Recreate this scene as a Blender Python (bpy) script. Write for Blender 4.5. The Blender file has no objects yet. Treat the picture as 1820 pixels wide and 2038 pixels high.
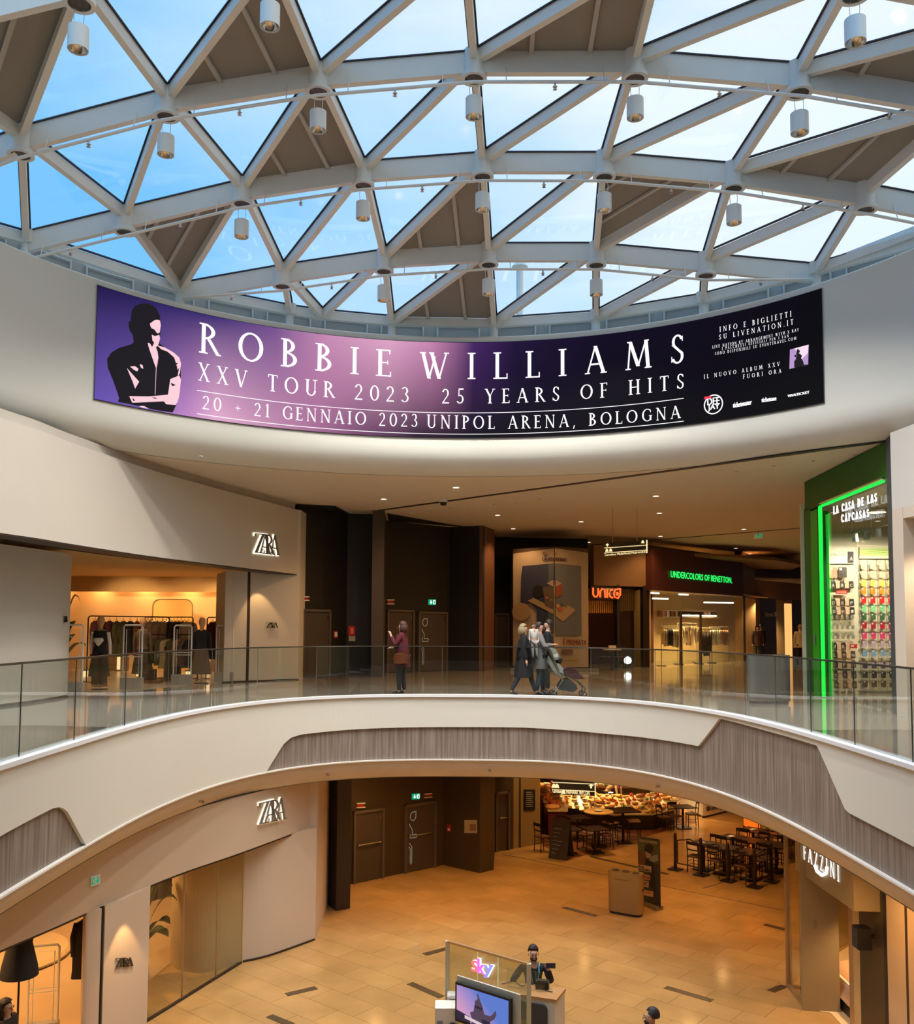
import bpy, bmesh, math, random
from mathutils import Vector, Matrix, noise
random.seed(7)
C = bpy.context.scene.collection
scene = bpy.context.scene
# ------------------------------------------------------------------ camera model (a phone about 1.55 m above the upper floor)
F = 1820.; CX = 910.; CY = 1132.; TH = math.atan(115/1820); EYE = 1.55; RO = 0.0055
_c, _s = math.cos(TH), math.sin(TH); _cr, _sr = math.cos(RO), math.sin(RO)
def ray(px, py):
    a = (px-CX)/F; b = (CY-py)/F
    u = a*_cr-b*_sr; v = a*_sr+b*_cr
    return (u, _c-v*_s, _s+v*_c)
def PZ(px, py, z):
    d = ray(px, py); t = (z-EYE)/d[2]; return Vector((d[0]*t, d[1]*t, z))
def PY(px, py, y):
    d = ray(px, py); t = y/d[1]; return Vector((d[0]*t, y, EYE+d[2]*t))
def PL(px, py, A, B):
    """ray meets the vertical plane through the plan points A, B"""
    d = ray(px, py); nx, ny = -(B[1]-A[1]), (B[0]-A[0])
    t = (nx*A[0]+ny*A[1])/(nx*d[0]+ny*d[1]); return Vector((d[0]*t, d[1]*t, EYE+d[2]*t))
def PQ(px, py, A, B):
    p = PL(px, py, A, B); L = math.hypot(B[0]-A[0], B[1]-A[1])
    return (((p[0]-A[0])*(B[0]-A[0])+(p[1]-A[1])*(B[1]-A[1]))/L, p[2])
def project(p):
    x, y, z = p[0], p[1], p[2]-EYE; w = y*_c+z*_s; v = (-y*_s+z*_c)/w; u = x/w
    return CX+F*(u*_cr+v*_sr), CY-F*(-u*_sr+v*_cr), w
cam = bpy.data.cameras.new('camera'); camo = bpy.data.objects.new('camera', cam); C.objects.link(camo)
cam.sensor_fit = 'AUTO'; cam.sensor_width = 36; cam.lens = F/2038*36; cam.shift_y = (CY-1019)/2038; cam.clip_end = 500; cam.clip_start = .05
fw = Vector((0, _c, _s)); rt = Vector((_cr, 0, 0)) + _sr*Vector((0, -_s, _c)); up = -_sr*Vector((1, 0, 0)) + _cr*Vector((0, -_s, _c))
m = Matrix((( rt.x, up.x, -fw.x, 0), (rt.y, up.y, -fw.y, 0), (rt.z, up.z, -fw.z, EYE), (0, 0, 0, 1)))
camo.matrix_world = m; scene.camera = camo
# ------------------------------------------------------------------ colour management, sky
scene.view_settings.view_transform = 'Standard'; scene.view_settings.look = 'None'
scene.view_settings.gamma = 1; scene.view_settings.use_curve_mapping = False
scene.view_settings.exposure = 0.3
try:
    scene.cycles.transparent_max_bounces = 24; scene.cycles.max_bounces = 8; scene.cycles.sample_clamp_indirect = 6
except Exception: pass
def lin(r, g, b):
    f = lambda v: (v/255/12.92) if v <= 10 else ((v/255+.055)/1.055)**2.4
    return (f(r), f(g), f(b))
W = bpy.data.worlds.new('sky'); scene.world = W; W.use_nodes = True
wn, wl = W.node_tree.nodes, W.node_tree.links; wn.clear()
o_ = wn.new('ShaderNodeOutputWorld'); bg = wn.new('ShaderNodeBackground'); bg.inputs[1].default_value = 1.12
tc = wn.new('ShaderNodeTexCoord'); mp = wn.new('ShaderNodeMapping'); mp.inputs['Scale'].default_value = (1.2, 1.2, 3.0)
nz = wn.new('ShaderNodeTexNoise'); nz.inputs['Scale'].default_value = 1.7; nz.inputs['Detail'].default_value = 7; nz.inputs['Roughness'].default_value = .55
sx = wn.new('ShaderNodeSeparateXYZ'); ma = wn.new('ShaderNodeMath'); ma.operation = 'MULTIPLY_ADD'; ma.inputs[1].default_value = .95
cr_ = wn.new('ShaderNodeValToRGB'); e = cr_.color_ramp.elements
e[0].position = .12; e[0].color = (*lin(112, 184, 248), 1); e[1].position = .72; e[1].color = (*lin(222, 233, 243), 1)
k = e.new(.34); k.color = (*lin(158, 204, 248), 1); k = e.new(.56); k.color = (*lin(192, 218, 243), 1)
wl.new(tc.outputs['Generated'], mp.inputs['Vector']); wl.new(mp.outputs[0], nz.inputs['Vector']); wl.new(tc.outputs['Generated'], sx.inputs[0])
wl.new(sx.outputs[0], ma.inputs[0]); wl.new(nz.outputs[0], ma.inputs[2]); wl.new(ma.outputs[0], cr_.inputs[0]); wl.new(cr_.outputs[0], bg.inputs[0]); wl.new(bg.outputs[0], o_.inputs[0])
# ------------------------------------------------------------------ lights of the building, plus added fill spots
LIGHTS = {}
def lamp(kind, loc, power, col, size=.3, rot=None, spot=None, blend=.6):
    key = (kind, power, col, size, spot, blend)
    if key not in LIGHTS:
        l = bpy.data.lights.new('light', kind); l.energy = power; l.color = col
        if kind == 'AREA': l.shape = 'DISK'; l.size = size
        else: l.shadow_soft_size = size
        if kind == 'SPOT': l.spot_size = spot; l.spot_blend = blend
        LIGHTS[key] = l
    o = bpy.data.objects.new('lamp_light', LIGHTS[key]); C.objects.link(o); o.location = loc
    if rot: o.rotation_euler = rot
    return o
WARM = (1, .62, .3); ORG = (1, .5, .17); NEU = (1, .95, .88)
# ------------------------------------------------------------------ materials
MATS = {}
def mat(name, col, rough=.5, metal=0, var=.05, scale=2.5, bump=0, emit=0, coat=0, stretch=None, rnd=0, spec=.5):
    if name in MATS: return MATS[name]
    m = bpy.data.materials.new(name); m.use_nodes = True; MATS[name] = m
    n, l = m.node_tree.nodes, m.node_tree.links; b = n['Principled BSDF']
    b.inputs['Roughness'].default_value = rough; b.inputs['Metallic'].default_value = metal; b.inputs['Coat Weight'].default_value = coat
    b.inputs['Coat Roughness'].default_value = .05; b.inputs['Specular IOR Level'].default_value = spec
    g = n.new('ShaderNodeNewGeometry'); mpp = n.new('ShaderNodeMapping'); t = n.new('ShaderNodeTexNoise')
    t.inputs['Scale'].default_value = scale; t.inputs['Detail'].default_value = 5
    if stretch: mpp.inputs['Scale'].default_value = stretch
    mx = n.new('ShaderNodeMix'); mx.data_type = 'RGBA'
    mx.inputs[6].default_value = (*[max(0, c*(1-var*1.6)) for c in col], 1); mx.inputs[7].default_value = (*[min(1.5, c*(1+var*1.6)) for c in col], 1)
    l.new(g.outputs['Position'], mpp.inputs[0]); l.new(mpp.outputs[0], t.inputs['Vector']); l.new(t.outputs[0], mx.inputs[0]); out = mx.outputs[2]
    if rnd:
        oi = n.new('ShaderNodeObjectInfo'); mm = n.new('ShaderNodeMath'); mm.operation = 'ADD'; l.new(oi.outputs['Random'], mm.inputs[0]); l.new(g.outputs['Random Per Island'], mm.inputs[1])
        fr = n.new('ShaderNodeMath'); fr.operation = 'FRACT'; l.new(mm.outputs[0], fr.inputs[0])
        mr = n.new('ShaderNodeMapRange'); mr.inputs[3].default_value = 1-rnd; mr.inputs[4].default_value = 1+rnd; l.new(fr.outputs[0], mr.inputs[0])
        vm = n.new('ShaderNodeVectorMath'); vm.operation = 'SCALE'; l.new(out, vm.inputs[0]); l.new(mr.outputs[0], vm.inputs['Scale']); out = vm.outputs[0]
    if emit:
        b.inputs['Base Color'].default_value = (.005, .005, .005, 1); b.inputs['Specular IOR Level'].default_value = 0; l.new(out, b.inputs['Emission Color']); b.inputs['Emission Strength'].default_value = emit
    else: l.new(out, b.inputs['Base Color'])
    if bump:
        bp = n.new('ShaderNodeBump'); bp.inputs['Strength'].default_value = bump; bp.inputs['Distance'].default_value = .02
        l.new(t.outputs[0], bp.inputs['Height']); l.new(bp.outputs[0], b.inputs['Normal'])
    return m
def glass(name, tint=(1, 1, 1), refl=.06, rough=.0, ior=1.45, body=0, bcol=(.8, .85, .8)):
    if name in MATS: return MATS[name]
    m = bpy.data.materials.new(name); m.use_nodes = True; MATS[name] = m
    n, l = m.node_tree.nodes, m.node_tree.links; n.clear()
    o = n.new('ShaderNodeOutputMaterial'); tr = n.new('ShaderNodeBsdfTransparent'); gl = n.new('ShaderNodeBsdfGlossy'); mx = n.new('ShaderNodeMixShader')
    tr.inputs[0].default_value = (*tint, 1); gl.inputs['Roughness'].default_value = rough
    lw = n.new('ShaderNodeLayerWeight'); lw.inputs[0].default_value = .5; pw = n.new('ShaderNodeMath'); pw.operation = 'POWER'; pw.inputs[1].default_value = 4.2
    ad = n.new('ShaderNodeMath'); ad.operation = 'MULTIPLY_ADD'; ad.inputs[1].default_value = 1-refl; ad.inputs[2].default_value = refl; ad.use_clamp = True
    l.new(lw.outputs['Facing'], pw.inputs[0]); l.new(pw.outputs[0], ad.inputs[0]); l.new(ad.outputs[0], mx.inputs[0]); l.new(tr.outputs[0], mx.inputs[1]); l.new(gl.outputs[0], mx.inputs[2]); last = mx.outputs[0]
    if body:
        df = n.new('ShaderNodeBsdfDiffuse'); df.inputs[0].default_value = (*bcol, 1); m2 = n.new('ShaderNodeMixShader'); nt = n.new('ShaderNodeTexNoise'); nt.inputs['Scale'].default_value = .8
        mm = n.new('ShaderNodeMath'); mm.operation = 'MULTIPLY'; mm.inputs[1].default_value = body*2; l.new(nt.outputs[0], mm.inputs[0]); l.new(mm.outputs[0], m2.inputs[0]); l.new(last, m2.inputs[1]); l.new(df.outputs[0], m2.inputs[2]); last = m2.outputs[0]
    l.new(last, o.inputs[0]); return m
def emi(name, col, s=1): return mat(name, col, .6, emit=s, var=.02)
# ------------------------------------------------------------------ mesh builder
class MB:
    def __init__(s): s.v = []; s.f = []; s.uv = None
    def add(s, vs, fs):
        k = len(s.v); s.v += [tuple(p) for p in vs]; s.f += [tuple(i+k for i in f) for f in fs]; return s
    def box(s, c, d, rz=0, M=None):
        x, y, z = d[0]/2, d[1]/2, d[2]/2; vs = []
        for p in ((-x, -y, -z), (x, -y, -z), (x, y, -z), (-x, y, -z), (-x, -y, z), (x, -y, z), (x, y, z), (-x, y, z)):
            if M is not None: q = M @ Vector(p)
            else: q = Vector((p[0]*math.cos(rz)-p[1]*math.sin(rz), p[0]*math.sin(rz)+p[1]*math.cos(rz), p[2]))
            vs.append(q+Vector(c))
        return s.add(vs, ((0, 3, 2, 1), (4, 5, 6, 7), (0, 1, 5, 4), (1, 2, 6, 5), (2, 3, 7, 6), (3, 0, 4, 7)))
    def beam(s, a, b, w, h, up=(0, 0, 1), drop=0):
        a, b = Vector(a), Vector(b); d = (b-a).normalized(); u = Vector(up); sd = d.cross(u).normalized(); u = sd.cross(d)
        vs = [p+sd*i*w/2+u*(j*h/2-drop) for p in (a, b) for i, j in ((-1, -1), (1, -1), (1, 1), (-1, 1))]
        return s.add(vs, ((0, 1, 2, 3), (7, 6, 5, 4), (0, 4, 5, 1), (1, 5, 6, 2), (2, 6, 7, 3), (3, 7, 4, 0)))
    def tube(s, pts, r, n=8, cap=True):
        pts = [Vector(p) for p in pts]; rs = r if isinstance(r, (list, tuple)) else [r]*len(pts); rings = []; ref = Vector((0, 0, 1))
        for i, p in enumerate(pts):
            d = (pts[min(i+1, len(pts)-1)]-pts[max(i-1, 0)]).normalized()
            if abs(d.dot(ref)) > .95: ref = Vector((1, 0, 0)) if abs(d.x) < .9 else Vector((0, 1, 0))
            a = d.cross(ref).normalized(); b = d.cross(a)
            rings.append([p+(a*math.cos(t)+b*math.sin(t))*rs[i] for t in [2*math.pi*j/n for j in range(n)]])
        vs = [q for rg in rings for q in rg]; fs = []
        for i in range(len(pts)-1):
            for j in range(n): fs.append((i*n+j, i*n+(j+1) % n, (i+1)*n+(j+1) % n, (i+1)*n+j))
        if cap: fs += [tuple(range(n-1, -1, -1)), tuple((len(pts)-1)*n+j for j in range(n))]
        return s.add(vs, fs)
    def lathe(s, prof, c=(0, 0, 0), n=16, a0=0, a1=2*math.pi, sx=1, sy=1):
        full = abs(a1-a0-2*math.pi) < 1e-4; m = n if full else n+1; vs = []
        for r, z in prof:
            for j in range(m):
                t = a0+(a1-a0)*j/n; vs.append((c[0]+r*math.cos(t)*sx, c[1]+r*math.sin(t)*sy, c[2]+z))
        fs = []
        for i in range(len(prof)-1):
            for j in range(n): k = (j+1) % m if full else j+1; fs.append((i*m+j, i*m+k, (i+1)*m+k, (i+1)*m+j))
        return s.add(vs, fs)
    def prism(s, poly, z0, z1):
        n = len(poly); vs = [(p[0], p[1], z0) for p in poly]+[(p[0], p[1], z1) for p in poly]
        return s.add(vs, [tuple(range(n-1, -1, -1)), tuple(range(n, 2*n))]+[(i, (i+1) % n, n+(i+1) % n, n+i) for i in range(n)])
    def wall(s, path, z0, z1, t=.1, closed=False):
        """a wall of thickness t to the left of the plan path"""
        P = [Vector((p[0], p[1])) for p in path]; Q = []
        for i, p in enumerate(P):
            a = P[max(i-1, 0)]; b = P[min(i+1, len(P)-1)]; d = (b-a).normalized(); Q.append(p+Vector((-d.y, d.x))*t)
        for i in range(len(P)-1):
            a, b, c, d = P[i], P[i+1], Q[i+1], Q[i]
            z0i = z0[i] if isinstance(z0, (list, tuple)) else z0; z0j = z0[i+1] if isinstance(z0, (list, tuple)) else z0
            vs = [(a.x, a.y, z0i), (b.x, b.y, z0j), (c.x, c.y, z0j), (d.x, d.y, z0i), (a.x, a.y, z1), (b.x, b.y, z1), (c.x, c.y, z1), (d.x, d.y, z1)]
            fs = [(0, 3, 2, 1), (4, 5, 6, 7), (0, 1, 5, 4), (2, 3, 7, 6)]
            if i == 0: fs.append((3, 0, 4, 7))
            if i == len(P)-2: fs.append((1, 2, 6, 5))
            s.add(vs, fs)
        return s
    def xform(s, M): s.v = [tuple(M @ Vector(p)) for p in s.v]; return s
    def build(s, name, mt, parent=None, smooth=False, world=True, **kw):
        me = bpy.data.meshes.new(name); me.from_pydata(s.v, [], s.f); me.materials.append(mt)
        if s.uv:
            ul = me.uv_layers.new(name='uv')
            for lp in me.loops: ul.data[lp.index].uv = s.uv[lp.vertex_index]
        if smooth:
            me.polygons.foreach_set('use_smooth', [True]*len(me.polygons))
            if smooth != 'all':
                try: me.set_sharp_from_angle(angle=math.radians(40))
                except Exception: pass
        return link(name, me, parent, world, **kw)
def link(name, me, parent=None, world=True, **kw):
    o = bpy.data.objects.new(name, me); C.objects.link(o)
    if parent is not None:
        o.parent = parent
        if world and parent.parent is None and parent.type == 'EMPTY': o.matrix_parent_inverse = (Matrix.Translation(parent.location) @ Matrix.Rotation(parent.rotation_euler.z, 4, 'Z')).inverted()
    for k_, v_ in kw.items(): o[k_] = v_
    return o
def thing(name, label, cat, loc=(0, 0, 0), rz=0, group=None, kind=None):
    o = bpy.data.objects.new(name, None); C.objects.link(o); o.location = loc; o.rotation_euler = (0, 0, rz); o.empty_display_size = .1
    return tag(o, label, cat, group, kind)
def tag(o, label=None, cat=None, group=None, kind=None):
    if label: o['label'] = label
    if cat: o['category'] = cat
    if group: o['group'] = group
    if kind: o['kind'] = kind
    return o
def dup(root, loc, rz, label=None, group=None):
    r = root.copy(); C.objects.link(r); r.location = loc; r.rotation_euler = (0, 0, rz)
    if label: r['label'] = label
    if group: r['group'] = group
    for ch in list(root.children):
        c_ = ch.copy(); C.objects.link(c_); c_.parent = r
        for g_ in list(ch.children): d_ = g_.copy(); C.objects.link(d_); d_.parent = c_
    return r
def struct(name, mb, mt, smooth=False): return mb.build(name, mt, None, smooth, kind='structure')
# ------------------------------------------------------------------ lettering
TK, TN = .135, .06
def _arc(cx, cy, rx, ry, a0, a1, wx=TK, wy=TN): return ('a', cx, cy, rx, ry, a0, a1, wx, wy)
def _sf(x, y, w=.3): return ('s', x-w/2, y, x+w/2, y, .045)
def _st(x, y0=0, y1=1, sf='bt', w=TK):
    r = [('s', x, y0, x, y1, w)]
    if 'b' in sf: r.append(_sf(x, y0+.022))
    if 't' in sf: r.append(_sf(x, y1-.022))
    return r
SER = {
 'A': (.78, [('s', .08, 0, .38, 1, TN), ('s', .38, 1, .7, 0, TK), ('s', .18, .34, .58, .34, TN), _sf(.08, .022, .2), _sf(.7, .022, .24)]),
 'B': (.58, _st(.12)+[_arc(.14, .755, .33, .245, -90, 90), _arc(.14, .27, .41, .27, -90, 90)]),
 'C': (.72, [_arc(.44, .5, .42, .5, 50, 310), ('s', .71, .7, .71, .9, .04), ('s', .71, .1, .71, .26, .04)]),
 'D': (.76, _st(.12)+[_arc(.14, .5, .58, .5, -90, 90)]),
 'E': (.52, _st(.12)+[('s', .1, .975, .47, .975, .05), ('s', .1, .52, .4, .52, .05), ('s', .1, .025, .5, .025, .05), ('s', .47, .84, .47, 1, .04), ('s', .5, 0, .5, .18, .04), ('s', .4, .44, .4, .6, .03)]),
 'F': (.5, _st(.12)+[('s', .1, .975, .47, .975, .05), ('s', .1, .5, .4, .5, .05), ('s', .47, .84, .47, 1, .04), ('s', .4, .42, .4, .58, .03)]),
 'G': (.78, [_arc(.44, .5, .42, .5, 50, 310), ('s', .7, .7, .7, .9, .04), ('s', .7, .08, .7, .45, TK), _sf(.7, .45, .26)]),
 'H': (.8, _st(.14)+_st(.66)+[('s', .14, .5, .66, .5, .06)]),
 'I': (.3, _st(.15)),
 'J': (.4, _st(.22, .1, 1, 't')+[_arc(.12, .1, .17, .12, -90, 0)]),
 'K': (.72, _st(.12)+[('s', .14, .45, .62, 1, TN), ('s', .26, .58, .68, 0, TK)]),
 'L': (.52, _st(.12)+[('s', .1, .025, .5, .025, .05), ('s', .5, 0, .5, .2, .04)]),
 'M': (1.0, [('s', .12, 0, .2, 1, TN), ('s', .2, 1, .5, .1, TK), ('s', .5, .1, .8, 1, TN), ('s', .8, 1, .88, 0, TK), _sf(.12, .022, .2), _sf(.88, .022, .26), _sf(.16, .98, .14), _sf(.84, .98, .14)]),
 'N': (.82, [('s', .13, 0, .13, 1, TN), ('s', .13, 1, .7, 0, TK), ('s', .7, 0, .7, 1, TN), _sf(.13, .022, .2), _sf(.7, .98, .2), _sf(.09, .98, .16)]),
 'O': (.88, [_arc(.44, .5, .44, .5, 0, 360)]),
 'P': (.55, _st(.12)+[_arc(.14, .73, .39, .27, -90, 90)]),
 'R': (.68, _st(.12)+[_arc(.14, .74, .38, .26, -90, 90), ('s', .3, .5, .64, 0, TK), _sf(.66, .022, .14)]),
 'S': (.5, [_arc(.26, .76, .21, .24, 20, 225, .1, .06), ('s', .09, .66, .42, .34, .12), _arc(.25, .25, .23, .25, -160, 45, .1, .06), ('s', .44, .76, .44, .93, .035), ('s', .04, .06, .04, .26, .035)]),
 'T': (.64, _st(.32, 0, 1, 'b')+[('s', .03, .975, .61, .975, .05), ('s', .04, .82, .04, 1, .04), ('s', .6, .82, .6, 1, .04)]),
 'U': (.78, _st(.15, .3, 1, 't')+_st(.64, .3, 1, 't', TN)+[_arc(.39, .32, .31, .32, 180, 360, .12, .06)]),
 'V': (.76, [('s', .08, 1, .38, 0, TK), ('s', .38, 0, .68, 1, TN), _sf(.08, .98, .24), _sf(.68, .98, .2)]),
 'W': (1.1, [('s', .08, 1, .33, 0, TK), ('s', .33, 0, .55, .85, TN), ('s', .42, 1, .72, 0, TK), ('s', .72, 0, 1.0, 1, TN), _sf(.08, .98, .24), _sf(1.0, .98, .2), _sf(.42, .98, .2)]),
 'X': (.72, [('s', .1, 1, .62, 0, TK), ('s', .1, 0, .6, 1, TN), _sf(.1, .98, .22), _sf(.6, .98, .2), _sf(.1, .022, .2), _sf(.62, .022, .24)]),
 'Y': (.7, [('s', .08, 1, .35, .48, TK), ('s', .35, .48, .62, 1, TN), ('s', .35, 0, .35, .5, TK), _sf(.08, .98, .22), _sf(.62, .98, .2), _sf(.35, .022, .28)]),
 'Z': (.64, [('s', .06, .975, .58, .975, .05), ('s', .54, 1, .1, 0, TK), ('s', .06, .025, .6, .025, .05), ('s', .06, .84, .06, 1, .04), ('s', .6, 0, .6, .18, .04)]),
 '0': (.62, [_arc(.31, .5, .3, .5, 0, 360, .12, .06)]),
 '1': (.36, _st(.2, 0, 1, 'b', .12)+[('s', .05, .84, .2, .98, .06)]),
 '2': (.56, [_arc(.26, .72, .24, .28, -35, 165, .11, .06), ('s', .44, .58, .06, .04, .08), ('s', .03, .04, .52, .04, .08)]),
 '3': (.52, [_arc(.22, .76, .22, .24, -80, 150, .11, .05), _arc(.22, .27, .26, .27, -150, 85, .11, .05)]),
 '5': (.52, [('s', .12, 1, .46, 1, .09), ('s', .12, .5, .14, 1, .06), _arc(.2, .3, .27, .3, -150, 120, .11, .06)]),
 '+': (.5, [('s', .05, .42, .45, .42, .05), ('s', .25, .22, .25, .62, .05)]),
 ',': (.2, [('s', .12, .1, .04, -.16, .08)]), '.': (.2, [('s', .05, .05, .16, .05, .11)]), ' ': (.42, []), '-': (.3, [('s', .02, .4, .28, .4, .08)]),
}
def serif_letters(s, fn, x0, x1, h0, h1, wf, y0, y1, th=None):
    out = []; h = (h0+h1)/2; ws = [SER[c][0]*h*wf for c in s]; sp = ((x1-x0)-sum(ws))/max(1, len(s)-1); x = x0
    if sp < 0: f_ = (x1-x0)/sum(ws)*.94; wf *= f_; ws = [w*f_ for w in ws]; sp = ((x1-x0)-sum(ws))/max(1, len(s)-1)
    for ch, w in zip(s, ws):
        if ch != ' ':
            b = MB()
            for q in glyph_quads(ch)[1]:
                P = []
                for gx, gy in q:
                    X = x+gx*h*wf; t = (X-x0)/(x1-x0); P.append((X, y0+(y1-y0)*t+gy*(h0+(h1-h0)*t)))
                if th is None: b.add([fn(a, c_, 0) for a, c_ in P], ((0, 1, 2, 3),))
                else: b.add([fn(a, c_, 0) for a, c_ in P]+[fn(a, c_, th) for a, c_ in P], ((3, 2, 1, 0), (4, 5, 6, 7), (0, 1, 5, 4), (1, 2, 6, 5), (2, 3, 7, 6), (3, 0, 4, 7)))
            out.append(b)
        x += w+sp
    return out
def glyph_quads(ch):
    w, parts = SER[ch]; q = []
    for p in parts:
        if p[0] == 's':
            _, x0, y0, x1, y1, t = p; dx, dy = x1-x0, y1-y0
            if abs(dx) > abs(dy)*1.2: L = math.hypot(dx, dy); nx, ny = -dy/L*t/2, dx/L*t/2
            else: nx, ny = t/2, 0
            if abs(dx) <= abs(dy)*1.2: q.append(((x0-nx, y0), (x0+nx, y0), (x1+nx, y1), (x1-nx, y1)))
            else: q.append(((x0-nx, y0-ny), (x0+nx, y0+ny), (x1+nx, y1+ny), (x1-nx, y1-ny)))
        else:
            _, cx, cy, rx, ry, a0, a1, wx, wy = p; n = max(4, int(abs(a1-a0)/15))
            for i in range(n):
                a, b = math.radians(a0+(a1-a0)*i/n), math.radians(a0+(a1-a0)*(i+1)/n)
                f = lambda t, rr: (cx+(rx-(wx if rr else 0))*math.cos(t), cy+(ry-(wy if rr else 0))*math.sin(t))
                q.append((f(a, 0), f(b, 0), f(b, 1), f(a, 1)))
    return w, q
def serif(mb, s, fn, x0, x1, h0, h1, wf=1.0, y0=0, y1=0, th=None):
    """letters between x0..x1; base line y0 (at x0) .. y1 (at x1), heights h0 .. h1; fn(x, y, layer) -> 3D point"""
    h = (h0+h1)/2; ws = [SER[c][0]*h*wf for c in s]; sp = ((x1-x0)-sum(ws))/max(1, len(s)-1)
    if sp < 0: f_ = (x1-x0)/sum(ws)*.94; wf *= f_; ws = [w*f_ for w in ws]; sp = ((x1-x0)-sum(ws))/max(1, len(s)-1)
    x = x0
    for ch, w in zip(s, ws):
        for q in glyph_quads(ch)[1]:
            P = []
            for gx, gy in q:
                X = x+gx*h*wf; t = (X-x0)/(x1-x0); P.append((X, y0+(y1-y0)*t+gy*(h0+(h1-h0)*t)))
            if th is None: mb.add([fn(a, b, 0) for a, b in P], ((0, 1, 2, 3),))
            else: mb.add([fn(a, b, 0) for a, b in P]+[fn(a, b, th) for a, b in P], ((3, 2, 1, 0), (4, 5, 6, 7), (0, 1, 5, 4), (1, 2, 6, 5), (2, 3, 7, 6), (3, 0, 4, 7)))
        x += w+sp
    return mb
_tc = {}
def sans_mesh(s):
    if s not in _tc:
        cu = bpy.data.curves.new('t', 'FONT'); cu.body = s; cu.resolution_u = 2; ob = bpy.data.objects.new('t', cu); me = bpy.data.meshes.new_from_object(ob)
        vs = [tuple(v.co) for v in me.vertices]; fs = [tuple(p.vertices) for p in me.polygons]; bpy.data.objects.remove(ob)
        x0 = min(v[0] for v in vs); x1 = max(v[0] for v in vs); y0 = min(v[1] for v in vs); y1 = max(v[1] for v in vs)
        _tc[s] = ([((v[0]-x0)/(x1-x0), (v[1]-y0)/(y1-y0)) for v in vs], fs)
    return _tc[s]
def sans(mb, s, fn, x0, x1, y0, y1, yb0=None, th=None, bold=0):
    """text box x0..x1, bottom y0 at x0 and yb0 at x1, top y1 at x0; fn maps (x, y, layer)"""
    vs, fs = sans_mesh(s); h = y1-y0; d = 0 if yb0 is None else yb0-y0
    for k_ in ((0,) if not bold else (-bold, 0, bold)):
        pts = [(x0+(x1-x0)*a+k_, y0+d*a+h*b) for a, b in vs]
        mb.add([fn(a, b, th or 0) for a, b in pts], fs)
        if th:
            mb.add([fn(a, b, 0) for a, b in pts], fs)
    return mb
def smoothpath(pts, n=6):
    P = [Vector(p) for p in pts]; out = []
    for i in range(len(P)-1):
        p0 = P[max(i-1, 0)]; p1 = P[i]; p2 = P[i+1]; p3 = P[min(i+2, len(P)-1)]
        for k_ in range(n):
            t = k_/n; out.append(.5*((2*p1)+(p2-p0)*t+(2*p0-5*p1+4*p2-p3)*t*t+(3*p1-p0-3*p2+p3)*t**3))
    out.append(P[-1]); return out
def fill_poly(mb, poly, fn, step):
    """fill a flat outline with narrow columns so that it can follow a curved screen"""
    xs = [p[0] for p in poly]; n = max(2, int((max(xs)-min(xs))/step)); a = min(xs)+1e-6; b = max(xs)-1e-6
    def cuts(x):
        r = []
        for i in range(len(poly)):
            (xa, ya), (xb, yb) = poly[i], poly[(i+1) % len(poly)]
            if (xa-x)*(xb-x) < 0: r.append(ya+(yb-ya)*(x-xa)/(xb-xa))
        return sorted(r)
    for i in range(n):
        x0 = a+(b-a)*i/n; x1 = a+(b-a)*(i+1)/n; c0, c1, cm = cuts(x0), cuts(x1), cuts((x0+x1)/2)
        if len(c0) != len(cm): c0 = cm
        if len(c1) != len(cm): c1 = cm
        for j in range(0, len(cm)-1, 2): mb.add([fn(x0, c0[j], 0), fn(x1, c1[j], 0), fn(x1, c1[j+1], 0), fn(x0, c0[j+1], 0)], ((0, 1, 2, 3),))
# ================================================================== STRUCTURE
ZL, ZC0, ZC1 = -5.4, -1.85, 5.1       # lower floor, lower ceiling, upper ceiling
plaster = mat('plaster', (.60, .565, .50), .85, var=.02, scale=1.5)
plaster_w = mat('white_plaster', (.68, .665, .585), .6, var=.015, scale=1)
ceilm = mat('ceiling_paint', (.68, .58, .44), .9, var=.02)
beige = mat('beige_panel', (.62, .52, .41), .7, var=.025, scale=1.2)
brownm = mat('dark_brown_track', (.035, .02, .012), .5)
blackm = mat('black_paint', (.012, .012, .012), .5)
darkwall = mat('anthracite_panel', (.014, .011, .009), .55, var=.15, scale=1)
darkpil = mat('bronze_pillar', (.06, .042, .03), .5, var=.1)
doorm = mat('bronze_door', (.075, .055, .042), .45, var=.08)
framem = mat('door_frame', (.12, .09, .07), .4, var=.05)
steel = mat('white_steel', (.76, .76, .70), .45, var=.03)
gasket = mat('black_gasket', (.015, .018, .03), .6)
greyp = mat('grey_roof_panel', (.27, .255, .23), .8, var=.03)
greybar = mat('grey_panel_rib', (.46, .45, .42), .7, var=.03)
chrome = mat('brushed_steel', (.6, .58, .54), .25, metal=1, var=.05)
brass = mat('bronze_steel', (.62, .46, .28), .35, metal=.8, var=.05)
roofglass = glass('roof_glass', (.965, .985, 1.0), refl=.06)
railglass = glass('rail_glass', (.90, .935, .92), refl=.03)
shopglass = glass('shop_glass', (.93, .95, .93), refl=.04)
white_e = emi('white_letter_light', (1, .97, .93), 1.6)
green_e = emi('exit_green', lin(20, 150, 105), .9)
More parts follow.
